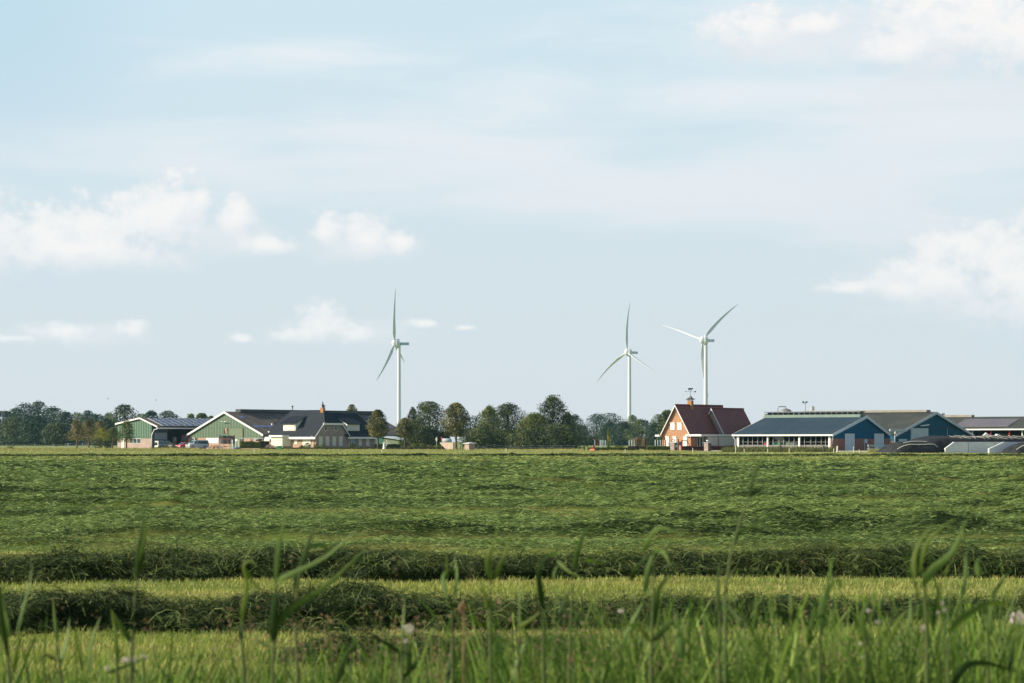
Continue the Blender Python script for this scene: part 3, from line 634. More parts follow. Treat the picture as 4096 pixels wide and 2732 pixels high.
M_rope = mat('white_rope', (0.75, 0.72, 0.62), (0.68, 0.66, 0.58), 0.8, 2)
M_wood = mat('weathered_wood', (0.16, 0.12, 0.09), (0.10, 0.08, 0.06), 0.9, 3, mul=(1, 1, .2))
M_dwood = mat('dark_wood', (0.04, 0.03, 0.028), (0.06, 0.045, 0.04), 0.8, 3)
M_redp = mat('red_paint', (0.50, 0.035, 0.03), (0.42, 0.03, 0.025), 0.4, 1)
M_green = mat('bright_green_plastic', (0.03, 0.34, 0.13), (0.04, 0.38, 0.15), 0.5, 1)
M_orange = mat('orange_paint', (0.42, 0.15, 0.07), (0.36, 0.13, 0.06), 0.6, 1)
M_greenv = mat('green_vent_sheet', (0.12, 0.18, 0.155), (0.15, 0.21, 0.18), 0.7, 0.7)
M_beige = mat('beige_ridge_cap', (0.25, 0.235, 0.20), (0.30, 0.285, 0.24), 0.85, 0.8)
M_pinkroof = mat('faded_red_roof', (0.42, 0.075, 0.06), (0.36, 0.07, 0.055), 0.8, 0.3)
M_mauve = mat('mauve_roof', (0.28, 0.15, 0.20), (0.24, 0.13, 0.18), 0.8, 0.3)

def part(name, m, parent, fn, label=None):
    mb = MB(); fn(mb); o = mb.build(name, m, parent)
    if label: o['label'] = label
    return o
def gable(B, parent, a0, a1, b0, b1, ze, zr, ridge, wm, rm, trim, ov=0.5, ovb=0.35, t=0.16, board=0.34, wall=True, ov0=None, ov1=None, mid=None, zwall=None, z0=0.0, roofname='roof'):
    """pitched building: a runs across the ridge, b along it (ridge 'V': a=u, b=v; ridge 'U': a=v, b=u). b0 end is the visible gable"""
    P = (lambda a, b, z: B.p(a, b, z)) if ridge == 'V' else (lambda a, b, z: B.p(b, a, z))
    mid = (a0 + a1) / 2 if mid is None else mid; ov0 = ov if ov0 is None else ov0; ov1 = ov if ov1 is None else ov1
    s0 = (zr - ze) / (mid - a0); s1 = (zr - ze) / (a1 - mid)
    if wall:
        e = 0.03
        part('wall', wm, parent, lambda mb: mb.prism([P(a0, b0, z0), P(a1, b0, z0), P(a1, b0, ze - e), P(mid, b0, zr - e), P(a0, b0, ze - e)], P(0, b1 - b0, 0) - P(0, 0, 0)))
    def roof(mb):
        o = P(0, b1 - b0 + 2 * ovb, 0) - P(0, 0, 0)
        q = b0 - ovb
        mb.prism([P(a0 - ov0, q, ze - ov0 * s0), P(mid, q, zr), P(mid, q, zr + t), P(a0 - ov0, q, ze - ov0 * s0 + t)], o)
        mb.prism([P(mid, q, zr), P(a1 + ov1, q, ze - ov1 * s1), P(a1 + ov1, q, ze - ov1 * s1 + t), P(mid, q, zr + t)], o)
    part(roofname, rm, parent, roof)
    if trim:
        def brd(mb):
            o = P(0, -0.06, 0) - P(0, 0, 0); q = b0 - ovb - 0.003; k = 0.05
            mb.prism([P(a0 - ov0, q, ze - ov0 * s0 + t + k - board), P(mid, q, zr + t + k - board), P(mid, q, zr + t + k), P(a0 - ov0, q, ze - ov0 * s0 + t + k)], o)
            mb.prism([P(mid, q, zr + t + k - board), P(a1 + ov1, q, ze - ov1 * s1 + t + k - board), P(a1 + ov1, q, ze - ov1 * s1 + t + k), P(mid, q, zr + t + k)], o)
        part('barge_board', trim, parent, brd)
    return P, mid, s0, s1
def win_left(B, parent, r, v=0.0, frame=M_white, pane=M_glass, name='window', out=0.05, fw=0.09):
    a, b = B.u(r[0], v), B.u(r[2], v); m = (a + b) / 2; z0, z1 = B.z(r[3], m, v), B.z(r[1], m, v)
    mb = MB(); B.box(mb, b, a, v - out, v - 0.001, z0, z1); w = mb.build(name, frame, parent)
    mb = MB(); B.box(mb, b + fw, a - fw, v - out - 0.025, v - out - 0.002, z0 + fw, z1 - fw); mb.build('pane', pane, w); return w
def win_right(B, parent, r, u=0.0, frame=M_white, pane=M_glass, name='window', out=0.05, fw=0.09):
    a, b = B.v(r[0], u), B.v(r[2], u); m = (a + b) / 2; z0, z1 = B.z(r[3], u, m), B.z(r[1], u, m)
    mb = MB(); B.box(mb, u - out, u - 0.001, a, b, z0, z1); w = mb.build(name, frame, parent)
    mb = MB(); B.box(mb, u - out - 0.025, u - out - 0.002, a + fw, b - fw, z0 + fw, z1 - fw); mb.build('pane', pane, w); return w
def shutter_left(B, parent, r, m=M_cream, name='shutter', v=0.0, box=True, out=0.08):
    s = part(name, m, parent, lambda mb: B.on_left(mb, r[0], r[1], r[2], r[3], out, 0, v))
    if box: part('shutter_box', M_white, s, lambda mb: B.on_left(mb, r[0] - .6, r[1] - 2.2, r[2] + .6, r[1] - .02, out + 0.1, 0, v))
    return s
def shutter_right(B, parent, r, m=M_cream, name='shutter', u=0.0, box=True, out=0.08):
    s = part(name, m, parent, lambda mb: B.on_right(mb, r[0], r[1], r[2], r[3], out, 0, u))
    if box: part('shutter_box', M_white, s, lambda mb: B.on_right(mb, r[0] - .4, r[1] - 2.2, r[2] + .4, r[1] - .02, out + 0.1, 0, u))
    return s

# ---- far houses
def far_house(px0, px1, D, top, eave, label, rm, wm, name='farmhouse'):
    B = Bs(px1, D, 20); t = thing(name, B.p(0, 0), label, 'house'); u1 = B.u(px0); ze = B.z(eave); zr = B.z(top)
    gable(B, t, 0, 9, 0, u1, ze, zr, 'U', wm, rm, M_white, t=.2); return t
far_house(112, 142, 1030, 1737, 1763, 'red roofed farmhouse glimpsed between the trunks of the left wood', M_pinkroof, M_brickg)
far_house(150, 184, 1045, 1743, 1759, 'red roofed barn glimpsed right of the red farmhouse in the left wood', M_pinkroof, M_brickg, 'far_barn')
far_house(217, 228, 1030, 1751, 1763, 'tiny red roofed shed at the right end of the left wood', M_pinkroof, M_white, 'far_shed')
far_house(2474, 2516, 1000, 1757, 1772, 'mauve roofed farmhouse with a white front in the hazy central wood', M_mauve, M_white)
far_house(2518, 2600, 1010, 1762, 1775, 'low grey mauve barn behind the weeping tree', M_mauve, M_brickg, 'far_barn')

# ---- green shed with the solar roof
B = Bs(607, 560); shed = thing('green_shed', B.p(0, 0), 'green shed with solar panel roof and open front, left of the big green barn', 'shed')
ul = B.u(470); ze = B.z(1722); zr = B.z(1673); um = B.u(563); L = 44.0
sr = (zr - B.z(1708, -2.2)) / (um + 2.2); ze_r = zr - sr * um
P, mid, s0, s1 = gable(B, shed, 0, ul, 0, L, ze_r, zr, 'V', M_clad2, M_sheet, M_white, ov0=2.2, ov1=0.4, mid=um, wall=False)
zl = zr - s1 * (ul - um)
def w1(mb):
    zp = B.z(1754)
    mb.prism([B.p(0, 0, zp), B.p(ul, 0, zp), B.p(ul, 0, zl - .03), B.p(um, 0, zr - .03), B.p(0, 0, ze_r - .03)], B.V * 0.25)
part('gable_wall', M_clad2, shed, w1)
part('brick_wall', M_plinth, shed, lambda mb: B.box(mb, 0, ul, 0.0, 0.25, 0, B.z(1754) - .002))
part('back_wall', M_dark, shed, lambda mb: (B.box(mb, um, um + .2, 0.25, L, 0, zr - .4), B.box(mb, 0.2, um, L - .2, L, 0, ze_r)))  # near-black sheets put the shed's inner shade into colour
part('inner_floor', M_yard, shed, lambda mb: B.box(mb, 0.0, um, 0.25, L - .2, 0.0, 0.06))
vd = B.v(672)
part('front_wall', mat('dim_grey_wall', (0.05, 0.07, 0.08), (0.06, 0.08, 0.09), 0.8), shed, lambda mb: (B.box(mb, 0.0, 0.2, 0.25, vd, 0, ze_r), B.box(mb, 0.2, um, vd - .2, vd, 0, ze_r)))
dr = part('roller_door', mat('grey_roller_door', (0.24, 0.30, 0.34), (0.22, 0.28, 0.32), 0.6, stripe=[(Vector((0, 0, 1)), 0.5, (0.18, 0.23, 0.27), 0.06)]), shed, lambda mb: B.on_right(mb, 618, 1731, 667, 1792, 0.05, 0, 0))
for k in range(4): part('pane', M_glass, dr, lambda mb: B.on_right(mb, 620 + k * 11.3, 1757.5, 629 + k * 11.3, 1762, 0.08, -0.05, 0))
part('eave_beam', M_white, shed, lambda mb: B.box(mb, -2.25, -2.05, -0.35, L, ze_r - s0 * 2.2 - 0.42, ze_r - s0 * 2.2 - 0.12))
for v in (9, 20, 31): part('post', M_dsteel, shed, lambda mb: B.box(mb, 0.0, 0.2, vd + v, vd + v + .2, 0.06, ze_r))
part('downpipe', M_white, shed, lambda mb: mb.tube([B.p(-1.9, -.1, ze_r - 1.2), B.p(-.9, -.12, ze_r - 1.4), B.p(-.12, -.12, ze_r - 2.6), B.p(-.12, -.12, 0)], 0.09, 6))
win = win_left(B, shed, (519, 1753.5, 563, 1773.5), frame=M_white, pane=M_glass)
for k in (533, 548): part('mullion', M_white, win, lambda mb: B.on_left(mb, k, 1754, k + 1.5, 1773, 0.10))
part('door', M_white, shed, lambda mb: B.on_left(mb, 487, 1753, 496, 1793, 0.07))
part('flue_pipe', M_steel, shed, lambda mb: mb.tube([B.p(B.u(542), 1.0, zr - 2.3), B.p(B.u(542), 1.0, zr + .25)], 0.16, 8))
part('flue_cap', M_dsteel, shed, lambda mb: mb.lathe(B.p(B.u(542), 1.0, zr + .25), [(0.22, 0), (0.22, .35), (0.02, .45)], 8))
slope = (B.p(-2.2, 0, ze_r - s0 * 2.2 + .16), (B.p(um, 0, zr + .16) - B.p(-2.2, 0, ze_r - s0 * 2.2 + .16)).cross(B.V).normalized())
if slope[1].z < 0: slope = (slope[0], -slope[1])
def on_slope(B, a0, z_at, s, a, b, lift, ridge='V'):
    z = z_at + (a - a0) * s + lift
    return B.p(a, b, z) if ridge == 'V' else B.p(b, a, z)
def panels(B, parent, a_rng, b_rng, na, nb, a0, z0, s, ridge='V', skip=(), fm=None, cm=None):
    fm = fm or M_pvf; cm = cm or M_pv
    for i in range(na):
        for j in range(nb):
            if (i, j) in skip: continue
            fa, fb = (a_rng[1] - a_rng[0]) / na, (b_rng[1] - b_rng[0]) / nb; q = []
            aa, ab = a_rng[0] + fa * i, a_rng[0] + fa * (i + 1); ba, bb = b_rng[0] + fb * j, b_rng[0] + fb * (j + 1)
            f = lambda g, l0, l1: [on_slope(B, a0, z0, s, *c, l, ridge) for l in (l0, l1) for c in ((aa + g, ba + g), (ab - g, ba + g), (ab - g, bb - g), (aa + g, bb - g))]
            p_ = MB().hexa(f(0.0, 0.05, 0.12)).build('solar_panel', fm, parent); MB().hexa(f(0.10, 0.122, 0.14)).build('cell_sheet', cm, p_)
panels(B, shed, (-1.9, um - 0.5), (1.6, L - 1), 3, 22, 0, ze_r + .16, s0)

# ---- the big green barn
B = Bs(1052, 548); barn = thing('green_barn', B.p(0, 0), 'big green barn with white verge boards and a long weathered brown roof', 'barn')
ua = B.u(754); um = ua / 2; ze = B.z(1738); zr = B.z(1649, um); vL = B.v(1486, um); zp = B.z(1751)
P, mid, s0, s1 = gable(B, barn, 0, ua, 0, vL, ze, zr, 'V', M_clad, M_sheet, M_white, ov=0.35, wall=False, board=.45)
part('gable_wall', M_clad, barn, lambda mb: mb.prism([B.p(0, 0, zp), B.p(ua, 0, zp), B.p(ua, 0, ze - .03), B.p(um, 0, zr - .03), B.p(0, 0, ze - .03)], B.V * vL))
part('brick_wall', M_brickp, barn, lambda mb: B.box(mb, 0, ua, 0.002, vL, 0, zp - .002))
part('seam', M_cladt, barn, lambda mb: B.on_left(mb, 800, 1711, 1006, 1712.2, 0.04))
part('white_panel', M_white, barn, lambda mb: B.on_left(mb, 825, 1752, 874, 1773, 0.06))
sd = part('sliding_door', M_cladd, barn, lambda mb: B.on_left(mb, 922, 1712.5, 972, 1792, 0.14))
part('track', M_dark, sd, lambda mb: B.on_left(mb, 972.3, 1712.5, 974, 1792, 0.10))
ww = win_left(B, barn, (895, 1712, 911, 1735), frame=M_cladd, pane=M_dark)
part('hay_bale', mat('hay', (0.40, 0.28, 0.18), (0.30, 0.18, 0.11), 0.9, 2), ww, lambda mb: (B.on_left(mb, 901, 1713.5, 908, 1724, 0.12), B.on_left(mb, 903, 1724, 910, 1734, 0.12)))
win_left(B, barn, (764, 1752, 779, 1760)); part('door', M_dwood, barn, lambda mb: B.on_left(mb, 779.5, 1752, 790, 1760, 0.03))
part('door', M_white, barn, lambda mb: B.on_left(mb, 943, 1756.5, 951, 1764, 0.17)); win_left(B, barn, (1020, 1754.5, 1031, 1764), pane=M_blueg)
part('lamp_bracket', M_white, barn, lambda mb: (mb.tube([B.p(B.u(902), -.05, B.z(1688)), B.p(B.u(902), -.5, B.z(1686)), B.p(B.u(890), -.7, B.z(1683.5))], 0.07, 5), mb.tube([B.p(B.u(902), -.5, B.z(1686)), B.p(B.u(913), -.7, B.z(1685))], 0.07, 5)))
vc0 = B.v(952, um); part('ridge_cap', M_cap, barn, lambda mb: B.box(mb, um - .8, um + .8, vc0, vL + .2, zr + .05, zr + .75))
part('gutter', M_cap, barn, lambda mb: B.box(mb, -.55, -.36, -.3, vL, ze - .3, ze - .12))
def sky_l(px0, py0, px1, py1):
    p0 = B.p(0, 0, ze + .17); nrm = (B.p(um, 0, zr + .17) - p0).cross(B.V).normalized()
    qs = []
    for px, py in ((px0, py1), (px1, py1), (px1 - 4, py0), (px0 - 4, py0)):
        h_ = hit(px, py, p0, nrm); d = h_ - B.O; qs.append((d.dot(B.U), d.dot(B.V)))
    a0_, a1_ = sorted((qs[0][0], qs[2][0])); b0_, b1_ = sorted((qs[0][1], qs[1][1]))
    f = lambda l: [on_slope(B, 0, ze + .16, s0, *c, l) for c in ((a0_, b0_), (a1_, b0_), (a1_, b1_), (a0_, b1_))]
    MB().hexa(f(0.01) + f(0.05)).build('skylight', M_sky, barn)
for r in ((967, 1665, 983, 1672), (1024, 1701, 1043, 1709), (1051, 1701, 1071, 1709), (1079, 1702, 1097, 1709), (1470, 1668, 1482, 1673), (1560, 1706, 1572, 1711)): sky_l(*r)

# ---- dark roofed farmhouse
B = Bs(1262, 512); house = thing('farmhouse', B.p(0, 0), 'farmhouse with dark glazed tile roofs, closed cream shutters and an orange chimney', 'house')
U1 = B.u(1078); V1 = B.v(1388); um_, vm = U1 / 2, V1 / 2
ze = B.z(1737.5); zr = B.z(1643, 0, vm); zh = B.z(1691, 0, 0); ov = 0.55; sl = (zr - ze) / vm
vh = (zh - ze) / sl; ze_o = ze - ov * sl; hip = 0.42 * (zr - zh) / sl + 1.0
def roofm(mb):
    t = .0
    A = [B.p(-.4, -ov, ze_o), B.p(U1 + .4, -ov, ze_o), B.p(U1 + .4, vh, zh), B.p(U1 - hip, vm, zr), B.p(hip, vm, zr), B.p(-.4, vh, zh)]
    Bk = [B.p(-.4, V1 + ov, ze_o), B.p(-.4, V1 - vh, zh), B.p(hip, vm, zr), B.p(U1 - hip, vm, zr), B.p(U1 + .4, V1 - vh, zh), B.p(U1 + .4, V1 + ov, ze_o)]
    mb.prism(A, (0, 0, .2)); mb.prism(Bk, (0, 0, .2))
part('roof', M_tile, house, roofm)
part('hip_roof', M_tilev, house, lambda mb: (mb.prism([B.p(-.75, vh - .35, zh - .25), B.p(hip, vm, zr + .01), B.p(-.75, V1 - vh + .35, zh - .25)], (0, 0, .2))))
part('hip_roof', M_tilev, house, lambda mb: (mb.prism([B.p(U1 + .75, vh - .35, zh - .25), B.p(U1 - hip, vm, zr + .01), B.p(U1 + .75, V1 - vh + .35, zh - .25)], (0, 0, .2))))
pent = lambda v0, v1, z, zt, ins: None
part('wall', M_brickp, house, lambda mb: mb.prism([B.p(0, 0, 0), B.p(0, V1, 0), B.p(0, V1, ze - .05), B.p(0, V1 - vh, zh - .05), B.p(0, vh, zh - .05), B.p(0, 0, ze - .05)], B.U * U1))
part('gable_wall', M_brickg, house, lambda mb: mb.prism([B.p(-.12, 0, 0), B.p(-.12, V1, 0), B.p(-.12, V1, ze - .05), B.p(-.12, V1 - vh, zh - .05), B.p(-.12, vh, zh - .05), B.p(-.12, 0, ze - .05)], B.U * .115))  # greyer brick skin, the gable's shade put into its colour
part('hip_gutter', M_white, house, lambda mb: (B.box(mb, -.95, -.77, vh - .9, V1 - vh + .5, zh - .45, zh - .05), B.box(mb, U1 + .77, U1 + .95, vh - .9, V1 - vh + .5, zh - .45, zh - .05)))
part('verge_board', M_white, house, lambda mb: (mb.prism([B.p(-.46, -ov, ze_o - .06), B.p(-.46, vh, zh - .06), B.p(-.46, vh, zh + .21), B.p(-.46, -ov, ze_o + .21)], B.U * -.06), mb.prism([B.p(-.46, V1 + ov, ze_o - .06), B.p(-.46, V1 - vh, zh - .06), B.p(-.46, V1 - vh, zh + .21), B.p(-.46, V1 + ov, ze_o + .21)], B.U * -.06)))
part('gutter', M_white, house, lambda mb: B.box(mb, -.6, U1 + .6, -ov - .28, -ov + .02, ze_o - .45, ze_o + .02))
# wing on the right
v2 = B.v(1497); u2 = (B.u(1434, v2) ); zw = B.z(1657, u2, v2); swl = (zw - ze) / u2
part('wing_wall', M_brickg, house, lambda mb: mb.prism([B.p(0, v2, 0), B.p(2 * u2, v2, 0), B.p(2 * u2, v2, ze - .06), B.p(u2, v2, zw - .06), B.p(0, v2, ze - .06)], B.V * (V1 + .0 - v2)))  # same greyed brick, shade of this side painted in
hz_ = B.z(1694, 0, v2); uh = (hz_ - ze) / swl
part('wing_roof', M_tilev, house, lambda mb: (mb.prism([B.p(-ov, V1 - .6, ze - ov * swl), B.p(-ov, v2 + .45, ze - ov * swl), B.p(uh, v2 + .45, hz_), B.p(u2, v2 - .6, zw), B.p(u2, vm, zw), B.p(u2 * .4, vm + 2.2, ze + .4 * (zw - ze))], (0, 0, .18)),
     mb.prism([B.p(2 * u2 + ov, V1 - 3, ze - ov * swl), B.p(u2, V1 - 5, zw), B.p(u2, v2 - .6, zw), B.p(2 * u2 - uh, v2 + .45, hz_), B.p(2 * u2 + ov, v2 + .45, ze - ov * swl)], (0, 0, .18)),
     mb.prism([B.p(uh, v2 + .46, hz_ - .02), B.p(u2, v2 - .6, zw - .01), B.p(2 * u2 - uh, v2 + .46, hz_ - .02)], (0, 0, .18))))
part('wing_gutter', M_white, house, lambda mb: (B.box(mb, -ov - .25, -ov + .02, V1 - .3, v2 + .7, ze - ov * swl - .4, ze - ov * swl + .02), B.box(mb, uh - .4, 2 * u2 - uh, v2 + .5, v2 + .9, hz_ - .35, hz_ - .04)))
# chimney, finials
cv_ = vm - .25; cu = B.u(1291, cv_)
ch = part('chimney', M_brickc, house, lambda mb: B.box(mb, cu - .42, cu + .42, cv_ - .32, cv_ + .32, zr - 1.2, B.z(1632, cu, cv_)))
part('chimney_cap', M_brickg, ch, lambda mb: B.box(mb, cu - .47, cu + .47, cv_ - .37, cv_ + .37, B.z(1632, cu, cv_) + .002, B.z(1630.5, cu, cv_)))
part('chimney_pot', M_dsteel, ch, lambda mb: mb.lathe(B.p(cu, cv_, B.z(1630.5, cu, cv_)), [(.2, 0), (.2, .5), (.3, .55), (.12, .8), (.16, 1.2), (.02, 1.3)], 8))
for u in (hip, U1 - hip): part('finial', M_dsteel, house, lambda mb: mb.lathe(B.p(u, vm, zr), [(.12, 0), (.09, .5), (.1, .9), (.22, .95), (.22, 1.15), (.02, 1.2)], 7))
part('finial', M_dsteel, house, lambda mb: mb.lathe(B.p(u2, v2 - .6, zw), [(.1, 0), (.07, .6), (.16, .7), (.02, .85)], 6))
# dormers
def dormer_front(px0, px1, top, bot, back_top):
    p0 = B.p(0, 0, ze + .2); nrm = (B.p(0, vm, zr + .2) - p0).cross(B.U).normalized()
    q = hit((px0 + px1) / 2, bot, p0, nrm) - B.O; vd_ = q.dot(B.V); a, b = B.u(px0, vd_), B.u(px1, vd_)
    zb, zt = B.z(bot, (a + b) / 2, vd_), B.z(top, (a + b) / 2, vd_); qb = hit(px1 + 30, back_top, p0, nrm) - B.O; vb = qb.dot(B.V); zbk = ze + .2 + vb * sl
    d = part('dormer', M_white, house, lambda mb: mb.prism([B.p(b, vd_, zb - .1), B.p(b, vd_, zt), B.p(b, vb, zbk - .1), B.p(b, vd_ + .3, zb - .1)], B.U * (a - b)))
    part('dormer_roof', M_felt, d, lambda mb: mb.prism([B.p(b - .5, vd_ - .5, zt - .03), B.p(b - .5, vb + .4, zbk + .10), B.p(b - .5, vb + .4, zbk + .22), B.p(b - .5, vd_ - .5, zt + .12)], B.U * (a - b + 1.0)))
    part('shutter', M_cream, d, lambda mb: B.box(mb, b + .2, a - .2, vd_ - .08, vd_ - .002, zb + .1, zt - .25))
dormer_front(1133, 1182, 1695, 1723, 1665)
def dormer_wing(px0, px1, top, bot, back_top):
    p0 = B.p(0, 0, ze + .18); nrm = (B.p(u2, 0, zw + .18) - p0).cross(B.V).normalized()
    q = hit((px0 + px1) / 2, bot, p0, nrm) - B.O; ud = q.dot(B.U); a, b = B.v(px0, ud), B.v(px1, ud)
    zb, zt = B.z(bot, ud, (a + b) / 2), B.z(top, ud, (a + b) / 2); qb = hit(px0 - 30, back_top, p0, nrm) - B.O; ub = qb.dot(B.U); zbk = ze + .18 + ub * swl
    d = part('dormer', M_white, house, lambda mb: mb.prism([B.p(ud, a, zb - .1), B.p(ud, a, zt), B.p(ub, a, zbk - .1), B.p(ud + .3, a, zb - .1)], B.V * (b - a)))
    part('dormer_roof', M_felt, d, lambda mb: mb.prism([B.p(ud - .5, a - .5, zt - .03), B.p(ub + .4, a - .5, zbk + .1), B.p(ub + .4, a - .5, zbk + .22), B.p(ud - .5, a - .5, zt + .12)], B.V * (b - a + 1.0)))
    part('shutter', M_grey, d, lambda mb: B.box(mb, ud - .08, ud - .002, a + .2, b - .2, zb + .1, zt - .25))
dormer_wing(1389, 1438, 1697.5, 1723, 1669)
for x in (1296, 1337): win_right(B, house, (x, 1699, x + 12, 1722.5), u=-.12)
for x in (1275, 1302, 1328.5, 1355): shutter_right(B, house, (x, 1749, x + 14.5, 1783), m=M_grey, u=-.12)
win_right(B, house, (1385.5, 1756, 1396.5, 1779)); win_right(B, house, (1404.5, 1756, 1416.5, 1776), pane=M_blueg)
for x in (1434, 1464.5): shutter_right(B, house, (x, 1750, x + 12, 1783), m=M_grey)
shutter_left(B, house, (1178, 1753, 1190, 1777)); shutter_left(B, house, (1211, 1754, 1243, 1784))
part('porch_shade_panel', M_dwood, house, lambda mb: B.on_left(mb, 1086.5, 1747, 1103, 1758, 0.06)); part('porch_door', M_brickp, house, lambda mb: B.on_left(mb, 1090, 1758.2, 1101, 1779, 0.05))  # dark panel on the wall stands in for the recess's shade
part('downpipe', M_white, house, lambda mb: mb.tube([B.p(.55, -.6, ze - .35), B.p(.5, -.15, ze - 1.0), B.p(.5, -.15, 0)], .07, 6))
part('downpipe', M_white, house, lambda mb: mb.tube([B.p(-.6, v2 - .3, ze - .35), B.p(-.15, v2 - .5, ze - 1.0), B.p(-.15, v2 - .5, 0)], .07, 6))
bu0, bu1 = B.u(1163), B.u(1104)
bay = part('bay_window', M_cream, house, lambda mb: mb.prism([B.p(bu0, -.002, .7), B.p(bu0 + .9, -1.5, .7), B.p(bu1, -1.5, .7), B.p(bu1, -.002, .7)], (0, 0, B.z(1748) - .7)))
part('bay_fascia', M_white, bay, lambda mb: mb.prism([B.p(bu0 - .3, -.002, B.z(1747.5)), B.p(bu0 + .7, -1.9, B.z(1747.5)), B.p(bu1 + .3, -1.9, B.z(1747.5)), B.p(bu1 + .3, -.002, B.z(1747.5))], (0, 0, .36)))
part('bay_plinth', M_brickg, bay, lambda mb: mb.prism([B.p(bu0 + .05, -.002, 0), B.p(bu0 + .92, -1.4, 0), B.p(bu1 - .05, -1.4, 0), B.p(bu1 - .05, -.002, 0)], (0, 0, .698)))
part('screen', M_grey, bay, lambda mb: mb.prism([B.p(bu0 + 1.9, -1.53, .75), B.p(bu0 + 1.0, -1.53, .75), B.p(bu0 + 1.0, -1.53, B.z(1750)), B.p(bu0 + 1.9, -1.53, B.z(1750))], B.V * -.03))
# low annexe between barn and house
Ba = Bs(1082, 545); an = thing('annexe', Ba.p(0, 0), 'low white fronted annexe with a folded awning between the green barn and the dark house', 'annexe')
part('wall', M_white, an, lambda mb: Ba.box(mb, 0, Ba.u(1056), 0, 5, 0, Ba.z(1749))); part('roof', M_cap, an, lambda mb: Ba.box(mb, -.2, Ba.u(1053), -.3, 5.2, Ba.z(1749) + .003, Ba.z(1747)))
part('upper_wall', M_white, an, lambda mb: mb.prism([Ba.p(Ba.u(1057), 2.2, Ba.z(1742)), Ba.p(Ba.u(1043), 2.2, Ba.z(1725)), Ba.p(0, 2.2, Ba.z(1725)), Ba.p(0, 2.2, Ba.z(1747))], Ba.V * .3))
part('awning', M_dsteel, an, lambda mb: mb.prism([Ba.p(Ba.u(1052), -2.5, Ba.z(1761)), Ba.p(Ba.u(1082), -2.5, Ba.z(1745)), Ba.p(Ba.u(1082), -2.5, Ba.z(1747)), Ba.p(Ba.u(1054), -2.5, Ba.z(1764))], Ba.V * 1.5))
# low green shed to the right of the house
Bg = Bs(1598, 560, 30); gs = thing('low_shed', Bg.p(0, 0), 'low sage green shed with a pale sloping sheet roof behind the squat lime', 'shed')
ug = Bg.u(1536); part('wall', M_cladd, gs, lambda mb: mb.prism([Bg.p(0, 0, 0), Bg.p(ug, 0, 0), Bg.p(ug, 0, Bg.z(1749)), Bg.p(0, 0, Bg.z(1759))], Bg.V * 6))
part('roof', M_trim, gs, lambda mb: mb.prism([Bg.p(-.5, -.6, Bg.z(1759)), Bg.p(ug + 1.5, -.6, Bg.z(1746)), Bg.p(ug + 1.5, -.6, Bg.z(1744)), Bg.p(-.5, -.6, Bg.z(1757))], Bg.V * 7))
part('side_wall', mat('teal_side', (0.03, 0.12, 0.10)), gs, lambda mb: Bg.box(mb, ug + .002, ug + 2.4, 0.1, 6, 0, Bg.z(1752)))
# small brick hut
Bh = Bs(1876, 462, 45); hut = thing('brick_hut', Bh.p(0, 0), 'tiny pale brick hut with a low pyramid roof beside the wire fence', 'hut')
hu, hv = Bh.u(1858), Bh.v(1899); hz1 = Bh.z(1775)
part('wall', M_plinth, hut, lambda mb: Bh.box(mb, 0, hu, 0, hv, 0, hz1))
part('roof', M_conc, hut, lambda mb: mb.add([Bh.p(-.25, -.25, hz1 - .02), Bh.p(hu + .25, -.25, hz1 - .02), Bh.p(hu + .25, hv + .25, hz1 - .02), Bh.p(-.25, hv + .25, hz1 - .02), Bh.p(-.25, -.25, hz1 + .10), Bh.p(hu + .25, -.25, hz1 + .10), Bh.p(hu + .25, hv + .25, hz1 + .10), Bh.p(-.25, hv + .25, hz1 + .10), Bh.p(hu / 2, hv / 2, hz1 + .32)], [(3, 2, 1, 0), (0, 1, 5, 4), (1, 2, 6, 5), (2, 3, 7, 6), (3, 0, 4, 7), (4, 5, 8), (5, 6, 8), (6, 7, 8), (7, 4, 8)]))
# concrete ramp wall behind the lime
Bc = Bs(1812, 480, 35); rw = thing('ramp_wall', Bc.p(0, 0), 'pale concrete wall with a sloping end just left of the lime trunk', 'wall')
part('wall', mat('warm_concrete', (0.52, 0.42, 0.34), (0.45, 0.36, 0.30), .9), rw, lambda mb: mb.prism([Bc.p(0, 0, 0), Bc.p(Bc.u(1786), 0, 0), Bc.p(Bc.u(1758), 0, Bc.z(1772)), Bc.p(Bc.u(1762), 0, Bc.z(1770)), Bc.p(0, 0, Bc.z(1770))], Bc.V * .35))

# ---- orange brick house with the red roofs
B = Bs(2763, 455); rh = thing('brick_house', B.p(0, 0), 'orange brick house with steep red tile roofs and a cow weather vane', 'house')
U1 = B.u(2648); um = U1 / 2; ze = B.z(1741); zr = B.z(1620.5, um); Lm = B.v(2886, um)
P, mid, s0, s1 = gable(B, rh, 0, U1, 0, Lm, ze, zr - .2, 'V', M_bricko, M_rtile, M_white, ov=.25, ovb=.45, t=.22, board=.3)
part('ridge_tiles', M_rtile, rh, lambda mb: mb.tube([B.p(um, -.4, zr + .08), B.p(um, Lm + .4, zr + .08)], .16, 6))
vr = Lm * 0.50; v3 = B.v(2975, um - 2.0); ur = 1.7
zr2 = B.z(1634.5, ur, vr); vr = B.v(2848, ur); zr2 = B.z(1634.5, ur, vr); v3 = B.v(2971, ur); sl2 = (zr - ze) / um; half = (zr2 - ze) / sl2
P2 = gable(B, rh, ur - half, ur + half, vr, v3, ze, zr2 - .2, 'V', M_brickg, M_rtile, M_white, ov=.25, ovb=.3, t=.22, board=.3, mid=ur, roofname='front_roof')
part('ridge_tiles', M_rtile, rh, lambda mb: mb.tube([B.p(ur, vr - .3, zr2 + .08), B.p(ur, v3 + .3, zr2 + .08)], .16, 6))
part('gutter_box', M_white, rh, lambda mb: (B.box(mb, U1 + .02, U1 + 1.0, -.9, 2.5, B.z(1746), B.z(1738.5))))
